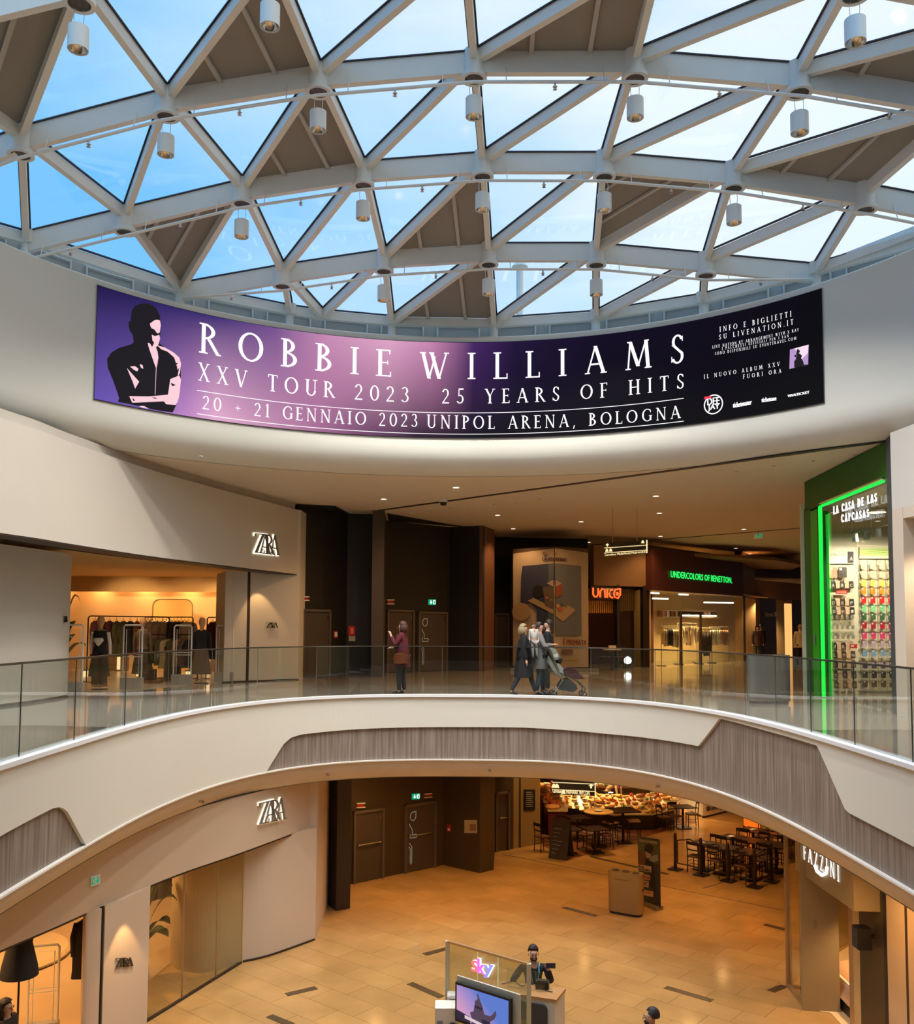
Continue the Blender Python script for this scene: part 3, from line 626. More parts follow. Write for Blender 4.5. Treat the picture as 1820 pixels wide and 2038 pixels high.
# sprinkler pipes under the row beams
for r_ in rows[:3]:
    off = Vector((0, -.2, -.58)); pts = [N[k_]+off for k_ in r_]
    if r_[0] == 'R1': pts[0] = N['R1']+Vector((.1, -.12, -.3)); pts[-1] = N['R7']+Vector((-.1, -.12, -.3))
    sp = thing('sprinkler_pipe', {'R1': 'white sprinkler pipe under the lowest row of roof beams, just above the screen', 'R0': 'white sprinkler pipe under the middle row of roof beams', 'cm': 'white sprinkler pipe under the upper row of roof beams, nearest the top'}[r_[0]], 'pipe', pts[3])
    MB().tube(pts, .028, 8).build('pipe', steel, sp)
    for a, b_ in zip(pts, pts[1:]):
        m_ = (a+b_)/2; MB().lathe([(.0, 0), (.02, 0), (.015, -.07), (.04, -.08), (.012, -.1), (.035, -.125), (0, -.125)], m_, 8).build('sprinkler_head', chrome, sp)
        for f_ in (.2, .8): q = a.lerp(b_, f_); MB().tube([q, q+Vector((0, .14, .34))], .008, 5).build('hanger', steel, sp)
# pendants
lamp_face = emi('lamp_face', (1, .95, .85), 1.0); reflm = mat('reflector', (.7, .68, .62), .15, metal=1)
def make_pendant(label):
    t = thing('pendant_lamp', label, 'lamp', (0, 0, 0), 0, 'cylinder pendants under the roof nodes')
    MB().lathe([(.0, .33), (.1, .33), (.135, .31), (.135, .0), (.128, .0), (.12, .03)], (0, 0, 0), 20).build('shade', steel, t, True)
    MB().lathe([(.122, .02), (.09, .07), (.04, .1), (0, .1)], (0, 0, 0), 16).build('reflector', reflm, t, True)
    w = MB(); w.tube([(-.06, 0, .33), (-.07, 0, .48), (-.04, 0, .66)], .006, 5); w.tube([(.06, 0, .33), (.07, 0, .48), (.04, 0, .66)], .006, 5); w.build('wires', chrome, t); return t
PENDW = 500
PEND = [('c1', 'under the top-left node beside the blue sky'), ('c2', 'third from the left in the upper row of nodes'), ('c3', 'in the upper row, left of the top grey triangle'), ('c4', 'in the upper row, right of the top grey triangle'), ('c5', 'at the right end of the upper row of nodes'), ('b1', 'in the middle row, leftmost'), ('b2', 'in the middle row, second from the left'), ('b3', 'in the middle row beside the tall grey triangle'), ('b4', 'in the middle row, fourth from the left'), ('b5', 'in the middle row, rightmost'), ('a2', 'in the lowest row, leftmost, above the screen'), ('a3', 'in the lowest row beside the low grey triangle'), ('a4', 'in the lowest row, rightmost'), ('d1', 'cut by the top edge, upper left corner'), ('d2', 'only its rim showing at the top edge'), ('d5', 'cut by the top edge, upper right corner')]
first = None
for nm, ds in PEND:
    p = N[nm]; q = p+Vector((0, 0, -1.05)); lb = 'white cylinder pendant lamp '+ds
    if first is None: first = make_pendant(lb); first.location = q
    else: dup(first, q, 0, lb)
    lamp('SPOT', q+Vector((0, 0, -.02)), PENDW, NEU, .12, spot=2.1, blend=.8)
# mushroom vent seen through the roof
vt = thing('roof_vent_pipe', 'white mushroom-capped vent pipe standing outside behind the glass roof', 'vent', (2.6, 26.5, 8))
vp = PY(1035, 532, 26); vb = PY(1035, 620, 26)
MB().tube([(vb.x, 26, 8.5), (vp.x, 26, vp.z)], .1, 12).build('pipe', steel, vt, True); MB().lathe([(.0, .16), (.14, .13), (.24, .0), (.1, -.02)], vp, 16).build('cap', steel, vt, True)
# ================================================================== WALLS, FLOORS AND SHOP FRONTS
def W_(name, path, z0, z1, m_, t=.12, smooth=False): return struct(name, MB().wall(path, z0, z1, t), m_, smooth)
# ---- lower floor: a slab and stone tiles laid on it
struct('floor_lower', MB().prism([(-34, -12), (50, -12), (50, 75), (-34, 75)], ZL-.3, ZL-.012), mat('grout', (.26, .16, .08), .7))
tilem = mat('amber_stone', (.50, .285, .10), .13, var=.2, scale=1.1, rnd=.07, bump=.03)
ta = math.radians(-40); tu = Vector((math.cos(ta), math.sin(ta))); tv = Vector((-tu.y, tu.x)); TW, TH_ = 1.2, .6
cells = []
for j in range(-60, 90):
    for i in range(-50, 60):
        ce = Vector((0, 18))+tu*(i*TW+(j % 3)*.4)+tv*(j*TH_)
        if ce.y < 3 or ce.y > 62 or abs(ce.x) > 34: continue
        cells.append(ce)
def vis(ce):
    u, v, w = project((ce.x, ce.y, ZL)); return -60 < u < 1880 and v < 2110 and w > 2
near = sorted([c_ for c_ in cells if vis(c_) and c_.y < 34 and (c_.x > -6.6 and c_.x < 9.5) and not (c_.x < -2.8 and c_.y > 21.5 and c_.y-24 > (c_.x+3)*1.2)], key=lambda c_: c_.y)[:298]
ns = {(round(c_.x, 3), round(c_.y, 3)) for c_ in near}
fl = bpy.data.objects['floor_lower']
tb = MB().box((0, 0, 0), (TW-.006, TH_-.006, .02)); tile0 = None; TM = None
for k_, ce in enumerate(near):
    dz = random.uniform(-.0008, .0008)
    if tile0 is None:
        tile0 = tb.build('stone_tile', tilem, fl); TM = tile0.data; o = tile0
    else: o = bpy.data.objects.new('stone_tile', TM); C.objects.link(o); o.parent = fl
    o.location = (ce.x, ce.y, ZL-.01+dz); o.rotation_euler = (0, 0, ta)
rest = MB()
for ce in cells:
    if (round(ce.x, 3), round(ce.y, 3)) in ns: continue
    a_ = ce-tu*(TW/2-.003)-tv*(TH_/2-.003); b_ = ce+tu*(TW/2-.003)-tv*(TH_/2-.003); c2 = ce+tu*(TW/2-.003)+tv*(TH_/2-.003); d_ = ce-tu*(TW/2-.003)+tv*(TH_/2-.003)
    rest.add([(p.x, p.y, ZL) for p in (a_, b_, c2, d_)], ((0, 1, 2, 3),))
rest.build('stone_tiles_beyond', tilem, fl, kind='stuff')
grate = mat('dark_floor_inlay', (.09, .055, .025), .35, var=.1)
for (xa, ya), (xb, yb) in (((816, 1957), (880, 1985)), ((570, 1980), (630, 1966)), ((845, 1900), (890, 1888)), ((1122, 1806), (1188, 1823)), ((1325, 1965), (1418, 1992)), ((1523, 1840), (1570, 1852)), ((1535, 1973), (1562, 1962)), ((1180, 1706), (1330, 1740)), ((536, 2022), (580, 2040)), ((1500, 1700), (1560, 1712))):
    p, q = PZ(xa, ya, ZL), PZ(xb, yb, ZL); MB().beam(p, q, .16, .012).build('floor_inlay', grate, fl)
jl = MB(); P0, P1 = PZ(1000, 1700, ZL), PZ(1562, 1812, ZL); MB().beam(P0, P1, .03, .01).build('floor_joint', grate, fl)
MB().beam(PZ(1400, 1768, ZL), PZ(1440, 1756, ZL), .03, .01).build('floor_joint', grate, fl)
# ---- Zara upper front
ZF = smoothpath([(-7.9, 11.5), (-7.62, 13.2), (-7.43, 14.8), (-7.24, 15.7), (-7.10, 16.9), (-6.6, 19.74), (-5.79, 22.6), (-4.6, 26.4)], 8)
W_('wall_left_upper', ZF, 3.03, 4.9, beige_u := mat('warm_white_front', (.60, .545, .46), .75, var=.025, scale=.8), .35)
ZF2 = [p+Vector((-.12, .02)) for p in ZF]; W_('trim_8', ZF2, 4.9, 5.1, mat('upper_return', (.5, .45, .38), .8), .2)
W_('trim_9', ZF, 3.0, 3.03, brownm, .5)
# shop ceiling and soffit, cove wall and bulkhead
shopc = mat('shop_ceiling', (.6, .42, .2), .8, var=.02); shopw = mat('shop_wall', (.7, .52, .3), .8, var=.02)
struct('ceiling_shop_upper', MB().add([(-4.7, 26.7, 3.2), (-4.9, 33, 3.2), (-22, 33, 3.2), (-22, 12, 3.2), (-8, 12, 3.2), (-7.4, 16.9, 3.2), (-6.2, 22.6, 3.2)], ((0, 1, 2, 3, 4, 5, 6),)), shopc)
tr9 = MB()
for off in (1.0, 1.25): tr9.wall([p+Vector((-off*.93, off*.2)) for p in ZF[10:-6]], 3.08, 3.2, .05)
struct('trim_10', tr9, brownm)
W_('wall_shop_back', [(-22, 32), (-5.2, 32)], 0, 3.4, shopw, .1)
W_('wall_shop_bulkhead', [(-22, 31.3), (-5.2, 31.3)], 2.68, 3.2, shopc, .1)
struct('floor_shop_upper', MB().prism([(-6.3, 25.0), (-5.3, 32), (-22, 32), (-22, 14), (-8.6, 19.6)], .001, .006), mat('shop_floor', (.55, .43, .3), .25))
for q in ((-9, 28.6), (-7.6, 29.2), (-11, 29)): lamp('SPOT', (q[0], q[1], 3.15), 200, (1, .62, .28), .08, rot=(math.radians(50), 0, 0), spot=1.6)  # added spots without fixtures, brightening the mirror panel and the dim shop
for i in range(7): lamp('AREA', (-15.5+1.55*i, 31.65, 3.0), 13, ORG, .5, rot=(math.radians(10), 0, 0))
for q in ((-8.6, 23.5), (-10, 27.5), (-7.4, 28.3), (-12.5, 24)): lamp('SPOT', (q[0], q[1], 3.15), 120, (1, .72, .42), .08, spot=1.9)
W_('wall_pier_upper_left', smoothpath([(-9.3, 12), (-8.8, 15.5), (-8.55, 17.2), (-8.36, 18.4), (-8.33, 19.5), (-8.6, 20.25), (-9.3, 20.6), (-10.5, 20.7)], 6), 0, 3.05, beige_u, .2, True)
W_('baseboard_upper_left', smoothpath([(-9.28, 12), (-8.78, 15.5), (-8.53, 17.2), (-8.34, 18.4), (-8.31, 19.5), (-8.58, 20.23), (-9.3, 20.58)], 6), 0, .05, brownm, .1)
W_('wall_pier_upper_right', [(-7.0, 26.6), (-6.29, 24.82), (-5.8, 25.3)], 0, 3.03, beige_u, .25)
W_('wall_pier_upper_end', [(-5.73, 25.36), (-4.54, 26.4), (-4.5, 28.5)], 0, 4.9, beige_u, .25)
W_('trim_11', [(-5.8, 25.32), (-5.74, 25.38)], 0, 3.03, brownm, .2)
W_('baseboard_upper_right', [(-6.27, 24.8), (-4.52, 26.37)], 0, .035, brownm, .1)
lamp('SPOT', (-5.35, 25.15, 2.98), 60, (1, .6, .25), .02, rot=(math.radians(8), math.radians(0), 0), spot=1.15, blend=.35)
# ---- Zara lower front
ZG = smoothpath([(-6.9, 10.2), (-6.55, 11.9), (-6.28, 12.93), (-5.99, 13.84), (-5.65, 14.97), (-5.04, 16.79), (-4.26, 18.46), (-3.3, 20.7), (-3.1, 21.0)], 6)
W_('wall_left_lower', ZG, -2.95, ZC0, mat('lower_front', (.56, .43, .31), .75, var=.03, scale=.7), .3)
W_('trim_12', [p+Vector((-.02, .01)) for p in ZG], -2.99, -2.95, brownm, .4)
lowp = mat('lower_panel', (.6, .47, .35), .7, var=.03, scale=.7)
W_('wall_pier_lower_right', smoothpath([(-4.55, 19.25), (-4.42, 19.36), (-3.9, 19.75), (-3.1, 20.75)], 5), ZL, -2.95, lowp, .25)
W_('wall_pier_lower_end', [(-3.1, 20.76), (-3.2, 24.0)], ZL, ZC0, lowp, .2)
W_('baseboard_lower_right', smoothpath([(-4.42, 19.33), (-3.9, 19.72), (-3.1, 20.72)], 5), ZL, ZL+.04, brownm, .1)
# glass front with joints
gl_ = thing('shop_window', 'tall frameless shop window with slim brass joints beside the rounded beige wall, lower floor', 'window', (-5, 18, ZL))
gp = [PZ(480, 1917, ZL), PZ(421, 1950, ZL), PZ(352, 1992, ZL), PZ(290, 2035, ZL), ]
gp = [gp[0], gp[0].lerp(gp[3], .3), gp[0].lerp(gp[3], .66), gp[3]+(gp[3]-gp[0])*.12]
for a, b_ in zip(gp, gp[1:]):
    MB().wall([(a.x, a.y), (b_.x, b_.y)], ZL+.03, -2.98, .015).build('glass_pane', shopglass, gl_); MB().beam((b_.x, b_.y, ZL), (b_.x, b_.y, -2.98), .02, .03, up=(1, 0, 0)).build('joint', brass, gl_)
MB().beam((gp[0].x, gp[0].y, ZL), (gp[0].x, gp[0].y, -2.98), .02, .03, up=(1, 0, 0)).build('joint', brass, gl_)
MB().beam((gp[0].x, gp[0].y, ZL+.02), (gp[-1].x, gp[-1].y, ZL+.02), .05, .04).build('sill', brownm, gl_)
W_('wall_round_lower', smoothpath([(-4.45, 19.42), (-4.9, 18.98), (-5.3, 18.9), (-5.68, 19.2), (-5.85, 19.8), (-5.7, 21.5)], 6)[::-1], ZL, -2.9, lowr := mat('round_wall_lower', (.55, .4, .22), .7, var=.03), -.1, True)
# pier with the small sign, rounded at its left
pr_ = [PZ(297, 2040, ZL)]
def dirpt(px, X=None, Y=None):
    d = ray(px, 1900)
    return Vector((d[0]/d[1]*Y, Y)) if Y else Vector((X, X*d[1]/d[0]))
pa, pb_, pc, pd = dirpt(296, Y=16.1), dirpt(207, Y=14.9), dirpt(200, Y=14.85), dirpt(150, Y=14.5)
W_('wall_pier_lower_sign', [pa+Vector((-.3, .9)), pa, pb_][::-1], ZL, -2.95, lowp, .0+.12)
W_('wall_pier_lower_round', smoothpath([pc, pc.lerp(pd, .6), pd+Vector((.02, .25)), pd+Vector((-.1, .7)), pd+Vector((.3, 1.5))][::-1], 6), ZL, -2.95, lowp, .12, True)
W_('trim_13', [pb_+Vector((.0, .03)), pc+Vector((0, .03))][::-1], ZL, -2.95, blackm, .1)
W_('wall_shop_back_lower', [(-24, 28), (-5.0, 28)], ZL, ZC0, shopw, .1); W_('wall_shop_side_lower', [(-5.2, 28), (-5.0, 21.6)], ZL, ZC0, shopw, .1)
struct('floor_shop_lower', MB().prism([(-5.8, 19.6), (-5.7, 28), (-24, 28), (-24, 8), (-6.9, 9), (-6.6, 14.6)], ZL+.002, ZL+.008), mat('shop_floor_lower', (.62, .42, .22), .3, var=.12, scale=1))
for q in ((-7.6, 13.5), (-8.6, 16.5), (-7.2, 19.2), (-10.5, 18.5), (-8, 22.5), (-9.5, 13)): lamp('SPOT', (q[0], q[1], -2.2), 230, (1, .58, .24), .1, spot=2.2)
lamp('SPOT', ((pa.x+pb_.x)/2+.25, (pa.y+pb_.y)/2-.22, -2.92), 60, (1, .6, .25), .02, spot=1.2, blend=.35)
lamp('AREA', (-4.9, 20.6, -2.95), 40, (1, .6, .25), .3)
# ---- dark back walls, upper floor
W_('wall_back_upper', [(-4.75, 26.9), (-3.47, 28.8), (-2.62, 28.9)][::1], 0, ZC1, darkwall, .15)
W_('wall_pillar_upper', [(-2.62, 28.9), (-2.60, 27.9), (-2.24, 27.95), (-2.38, 30.6)], 0, ZC1, darkpil, .04)
W2a, W2b = (-2.38, 30.6), (-.25, 32.6); W_('wall_back_upper_middle', [W2a, W2b, (.9, 32.0)], 0, ZC1, darkwall, .15)
W_('wall_pillar_upper_right', [(.9, 32.0), (1.37, 33.4), (1.4, 35.9)], 0, ZC1, mat('copper_brown', (.16, .07, .035), .5), .12)
W_('wall_back_upper_right', [(1.4, 35.9), (2.7, 36.4)], 0, ZC1, darkwall, .15)
# ---- dark back walls, lower floor
A_, B_, D_ = PZ(633, 1785, ZL), PZ(669, 1813, ZL), PZ(697, 1808, ZL)
W_('wall_back_lower', [(A_.x-.6, A_.y+.6), A_, B_, D_, (D_.x-.3, D_.y+2.1)], ZL, ZC0, darkpl := mat('anthracite_lower', (.035, .022, .012), .5, var=.1), .04)
L0, L1, L2, L3, L4, L5 = (-2.95, 25.05), (-.36, 27.2), (.69, 26.32), (1.1, 26.7), (1.22, 28.8), (1.82, 29.2)
W_('wall_back_lower_middle', [L0, L1, L2, L3, L4, L5], ZL, ZC0, darkl := mat('bronze_lower', (.06, .038, .018), .5, var=.1), .1)
W_('wall_cafe_left', [L5, (2.72, 29.85), (2.95, 33), (3.0, 41)], ZL, ZC0, mat('ochre_wall', (.3, .2, .08), .6, var=.05), .1)
W_('trim_14', [(2.02, 29.32), (2.06, 29.34)], ZL, ZC0, brownm, .1)
# ---- doors
dcount = [0]
def door(A, B, pxl, pxr, ytop, z0, picto=False, bar=True, leafm=doorm, px_bar=None, frame_r=.10):
    """door in the wall A-B between pixel columns pxl..pxr with its top at pixel row ytop"""
    dcount[0] += 1; p = PL(pxl, ytop, A, B); q = PL(pxr, ytop, A, B); d = Vector((q.x-p.x, q.y-p.y)); L = d.length; d.normalize(); nrm = Vector((d.y, -d.x)); h = p.z-z0
    t = bpy.data.objects.new('door_%d' % dcount[0], None); C.objects.link(t); t['kind'] = 'structure'; t.location = (p.x, p.y, z0); t.rotation_euler = (0, 0, math.atan2(d.y, d.x))
    fr = MB(); w = .07; fr.box((-w/2+w, -.04, h/2), (w, .1, h)); fr.box((L-w/2, -.04, h/2), (w, .1, h)); fr.box((L/2, -.04, h-w/2), (L, .1, w)); fr.build('door_frame', framem, t, world=False)
    lf = MB().box((L/2, -.02, (h-w)/2+.01), (L-2*w-.01, .04, h-w-.02)).build('door_leaf', leafm, t, world=False)
    MB().box((L-w-.06, -.05, h-.25), (.03, .03, .14)).build('hinge', chrome, lf, world=False)
    if bar: b_ = MB().tube([(w+.08, -.1, 1.02), (L-w-.08, -.1, 1.02)], .022, 8); b_.box((w+.08, -.06, 1.02), (.04, .08, .06)); b_.box((L-w-.08, -.06, 1.02), (.04, .08, .06)); b_.build('push_bar', chrome, t, world=False)
    if picto:
        k_ = h/2.1; x0 = w+.08; pm = emi('pictogram_line', (.62, .5, .35), .35)
        def ln(pts): MB().tube([(x0+x*k_, -.055, z*k_) for x, z in pts], .009, 4).build('pictogram', pm, t, world=False)
        ln([(.16+.11*math.cos(a), 1.72+.13*math.sin(a)) for a in [math.radians(60+12*i) for i in range(27)]]+[(.27, 1.86), (.19, 1.85)])
        ln([(.02, 1.5), (.05, 1.42), (.13, 1.32), (.13, 1.15), (.3, 1.15), (.34, 1.11), (.3, 1.05), (.05, 1.05), (.05, 1.18)])
        ln([(.02, .9), (.12, .78), (.12, .3), (.09, .24), (.06, .3), (.06, .72), (.0, .8)])
    return t
door((-4.75, 26.9), (-3.47, 28.8), 600, 656, 1212, 0, bar=False)
door(W2a, W2b, 769, 823, 1213, 0, bar=False); door(W2a, W2b, 831, 889, 1217, 0, picto=True, bar=False)
door((1.4, 35.9), (2.7, 36.4), 984, 1013, 1221, 0, bar=False)
door(L0, L1, 702, 763, 1615, ZL); door(L0, L1, 804, 866, 1602, ZL, picto=True); door(L4, L5, 985, 1013, 1578, ZL)
# ---- ceiling slots
P, Q = PZ(700, 1029, 5.09), PZ(1775, 877, 5.09); P = Vector((-2.4, 27.9, 5.095)); MB().beam(P, Q, .16, .012).build('ceiling_slot', brownm, None, kind='structure'); bpy.data.objects['ceiling_slot'].name = 'trim_15'
MB().beam(PZ(1110, 1090, 5.09), PZ(1610, 1050, 5.09), .1, .012).build('trim_16', brownm, None, kind='structure')
# dark recesses next to the pillars
struct('trim_17', MB().prism([(-4.7, 26.5), (-3.6, 26.9), (-3.4, 28.8), (-4.7, 27.6)], 5.07, 5.095), blackm)
struct('trim_18', MB().prism([(-2.2, 28.6), (-.2, 31.7), (.3, 32.3), (-2.3, 30.5)], 5.07, 5.095), blackm)
# ---- far shops, upper floor
UA, UB, BE = Vector((5.25, 35.0)), Vector((7.62, 36.0)), Vector((13.2, 42.3))
bulk = mat('brown_bulkhead', (.22, .12, .055), .6, var=.08); maro = mat('maroon_fascia', (.075, .018, .012), .5, var=.12, scale=3)
def on(A, B, px, py): return PL(px, py, A, B)
W_('wall_bulkhead_far', [UA, UB], 3.15, 4.7, bulk, .3)
W_('wall_fascia_far', [UB+Vector((-.0, -.25)), BE+Vector((0, -.25))], 3.02, 4.68, maro, .3)
W_('trim_19', [UB+Vector((-.1, -.1)), BE+Vector((.1, 0))], 4.68, 4.8, brownm, .4)
W_('wall_far_right', [BE, (15.0, 46), (24, 56)], 3.0, ZC1, bulk, .3)
W_('wall_far_left_side', [(2.7, 36.4), (5.25, 36.6)], 0, ZC1, darkwall, .2)
struct('trim_20', MB().prism([(8.6, 38.4), (11, 38.5), (14, 40.2), (16.5, 43.5), (17.3, 47.5), (16, 50), (13, 43)], 4.55, 4.68), bulk)
struct('ceiling_far', MB().prism([(15, 46), (17.5, 47), (25, 50), (40, 75), (20, 75)], 4.0, 4.1), ceilm)
# ---- green shop
GA, GB = Vector((8.42, 22.0)), Vector((8.08, 16.95))
greend = mat('dark_green_fascia', lin(16, 92, 14), .5, var=.05); greenm = mat('led_lit_green_jamb', lin(34, 170, 24), .45, var=.05); greenl = emi('green_led_line', (.01, .9, .06), 1.3)  # jamb green brightened to carry the LED strip's light in its colour
pj = on(GA, GB, 1645, 1300); pt_ = on(GA, GB, 1602, 965); 
zf0 = on(GA, GB, 1625, 1005).z
W_('wall_right_upper', [GB, GA], zf0-.05, ZC1-.02, greend, -.25)
j0, j1, j2, j3 = [on(GA, GB, x, 1200) for x in (1604, 1617, 1630, 1642)]
W_('trim_21', [j1.xy, j0.xy], 0, zf0, greend, -.2); W_('trim_22', [j2.xy, j1.xy], 0, zf0-.1, greenm, -.1); W_('trim_23', [j3.xy, j2.xy], 0, zf0-.2, greend, -.12)
ll = thing('led_strip', 'bright green LED strip lining the top and side of the phone-case shop front', 'light', (j3.x, j3.y, 0)); n_ = Vector((-.06, 0, 0))
MB().beam(Vector((j3.x, j3.y, .02))+n_, Vector((j3.x, j3.y, zf0-.10))+n_, .05, .07, up=(1, 0, 0)).build('vertical_strip', greenl, ll)
MB().beam(Vector((j3.x, j3.y, zf0-.10))+n_, Vector((GB.x, GB.y+.12, zf0-.10))+n_, .05, .04).build('top_strip', greenl, ll)
MB().beam(Vector((j3.x, j3.y, zf0-.04))+n_, Vector((GB.x, GB.y+.12, zf0-.04))+n_, .06, .03).build('chrome_edge', chrome, ll)
tag(MB().tube([PL(1624, 1262, GA, GB)+Vector((-.03, 0, 0)), PL(1625, 1284, GA, GB)+Vector((-.03, 0, 0))], .025, 8).build('door_handle', chrome), 'short chrome pull handle on the green door jamb of the phone-case shop', 'handle')
MB().wall([GB+Vector((.02, 0)), Vector((j3.x+.02, j3.y))], .03, zf0-.3, -.02).build('window_1', shopglass, None, kind='structure')
Yb = 22.4; dispw = mat('display_white', (.72, .66, .52), .6, var=.02)
W_('wall_case_shop_back', [(8.55, Yb), (14, Yb)], 0, 4.6, dispw, .12)
W_('wall_case_shop_side', [(8.45, 22.1), (8.55, Yb)], 0, 4.6, dispw, .1)
struct('ceiling_case_shop', MB().prism([(8.5, 22.4), (8.3, 17), (14, 17), (14, 22.4)], 4.55, 4.6), dispw)
for q in ((9.3, 20.3), (10.2, 20.3)): lamp('SPOT', (q[0], q[1], 3.8), 380, (1, .86, .62), .1, rot=(math.radians(38), 0, 0), spot=1.9)
W_('wall_pillar_right_upper', [(8.08, 16.95), (8.02, 16.7), (8.3, 16.4), (8.6, 16.5)][::-1], 0, ZC1, mat('graphite_pillar', (.05, .055, .065), .5), .05)
p1_, p2_ = dirpt(1798, Y=16.4), dirpt(1850, Y=14.5)
W_('wall_right_upper_near', [Vector((p1_.x, p1_.y)), Vector((8.2, 12)), Vector((8.2, 3))][::-1], 3.7, ZC1, plaster, -.2); W_('trim_24', [Vector((p1_.x, p1_.y)), Vector((p1_.x+.02, p1_.y-.35))][::-1], 0, 3.7, beige, -.2); W_('trim_25', [p1_.xy, (8.2, 12)][::-1], 3.5, 3.7, beige, -.22)
W_('wall_right_shop_inside', [(8.9, 17), (8.9, 10)], 0, 3.6, shopw, .1)
lamp('SPOT', (8.4, 15.2, 3.4), 160, (1, .8, .55), .1, spot=2.2)
# ---- lower right: glass corner, pier and sign band
FA, FB = Vector((6.55, 17.6)), Vector((6.56, 15.12))
olive = mat('olive_pier', (.34, .25, .13), .6, var=.04)
W_('wall_right_lower', [FA, FB, (7.3, 15.12)][::-1], -3.0, ZC0, olive, .12)
W_('wall_pier_lower_glass', [(6.62, 17.7), (6.44, 17.19), (6.93, 17.11), (7.0, 17.6)][::-1], ZL, ZC0, olive, .1)
MB().box((6.62, 17.1, ZL+1.55), (.12, .01, .14)).build('trim_26', mat('access_hatch', (.3, .22, .12), .6), None, kind='structure')
cg = thing('glass_corner', 'glass corner with a tall bronze post reflecting the café seating, lower right', 'window', (6.5, 18.3, ZL))
MB().beam((6.5, 18.29, ZL), (6.5, 18.29, ZC0-.01), .07, .07, up=(1, 0, 0)).build('post', brass, cg); MB().beam((6.55, 18.25, ZL), (6.55, 18.25, ZC0-.01), .03, .03, up=(1, 0, 0)).build('post', blackm, cg)
MB().wall([(6.5, 18.29), (6.43, 17.24)], ZL+.06, ZC0-.01, .015).build('glass_pane', glass('mirror_glass', (.85, .78, .62), refl=.3), cg)
MB().wall([(6.5, 18.29), (9.5, 21.5)], ZL+.06, ZC0-.01, .015).build('glass_pane', shopglass, cg)
MB().beam((6.5, 18.29, ZL+.03), (6.43, 17.2, ZL+.03), .07, .06).build('sill', brass, cg)
struct('floor_shop_right', MB().prism([(6.45, 17.2), (6.52, 18.3), (9.5, 21.4), (14, 21.4), (14, 10), (6.8, 10), (6.8, 17.0)], ZL+.001, ZL+.02), mat('pale_platform', (.75, .55, .3), .4))
ochre = mat('warm_shop_wall', (.62, .42, .17), .7, var=.04)
W_('wall_shop_right_back', [(14, 22), (9.6, 22), (6.6, 19)], ZL, ZC0, ochre, .1) if False else None
W_('wall_shop_right_inside', [(9.4, 10), (9.4, 21)], ZL, ZC0, ochre, -.1)
a1, a2, a3, a4, a5, a6, a7, a8 = [dirpt(x, X=6.85) for x in (1690, 1699, 1712, 1760, 1767, 1803, 1808, 1880)]
W_('trim_27', [a1, a2], ZL, -2.4, brass, .05); W_('wall_strip_right', [a2, a3], ZL, ZC0, ochre, .1)
W_('wall_black_right', [a3, a4], ZL, ZC0, mat('black_brown_panel', (.05, .033, .02), .4), .1); W_('trim_28', [a4, a5], ZL, ZC0, blackm, .08)
W_('wall_beige_right', [a5, a6], ZL, ZC0, mat('tan_panel', (.55, .38, .22), .6, var=.06), .1); W_('trim_29', [a6, a7], ZL, ZC0, brownm, .1); W_('wall_beige_right_near', [a7, a8], ZL, ZC0, MATS['tan_panel'], .1)
for q in ((7.6, 16.5, -3.2), (7.9, 18.7, -3.0)): lamp('SPOT', q, 150, (1, .62, .28), .1, spot=2.0)
sp_ = thing('wall_speaker', 'small black loudspeaker box on the dark pillar, lower right', 'speaker', (a3.x, a3.y, -2.9)); s0 = PL(1705, 1858, (6.62, 16), (6.62, 14)); 
MB().box((6.66, s0.y-.12, s0.z-.02), (.22, .24, .34)).build('cabinet', blackm, sp_); MB().box((6.545, s0.y-.12, s0.z-.02), (.012, .2, .3)).build('grille', mat('grille', (.03, .03, .03), .8), sp_); MB().box((6.8, s0.y-.12, s0.z), (.1, .06, .06)).build('bracket', blackm, sp_)
# ---- lower floor, far: laundry kiosk, orange lit column
kw = mat('kiosk_white', (.66, .6, .5), .6)
K1, K2, K3 = PZ(1376, 1618, ZL), PZ(1400, 1628, ZL), PZ(1466, 1612, ZL)
W_('wall_kiosk', [(8.3, 40), (K1.x, K1.y), (K2.x, K2.y), (K3.x, K3.y), (K3.x+1, K3.y+6)], ZL, ZC0, kw, .1); W_('baseboard_kiosk', [(K1.x, K1.y-.02), (K2.x, K2.y-.02), (K3.x, K3.y-.02)], ZL, ZL+.08, brownm, .05)
OC = PZ(1497, 1652, ZL); oc = thing('lit_column', 'square column glowing orange behind the café tables', 'column', (OC.x, OC.y, ZL)); MB().box((OC.x, OC.y, (ZL+ZC0)/2), (.42, .42, 3.5)).build('shaft', emi('orange_light_panel', lin(236, 104, 24), 1.0), oc); MB().box((OC.x, OC.y, ZL+.06), (.46, .46, .12)).build('plinth', brownm, oc)
W_('wall_far_lower', [(10.5, 43), (24, 43)], ZL, ZC0, bulk, .2); W_('wall_cafe_back', [(2.9, 40.5), (8.6, 40.5)], ZL, ZC0, mat('dark_cafe_wall', (.04, .02, .01), .7), .2)
W_('wall_far_lower_right', [(13, 43), (16, 30), (16, 22)], ZL, ZC0, bulk, .2)
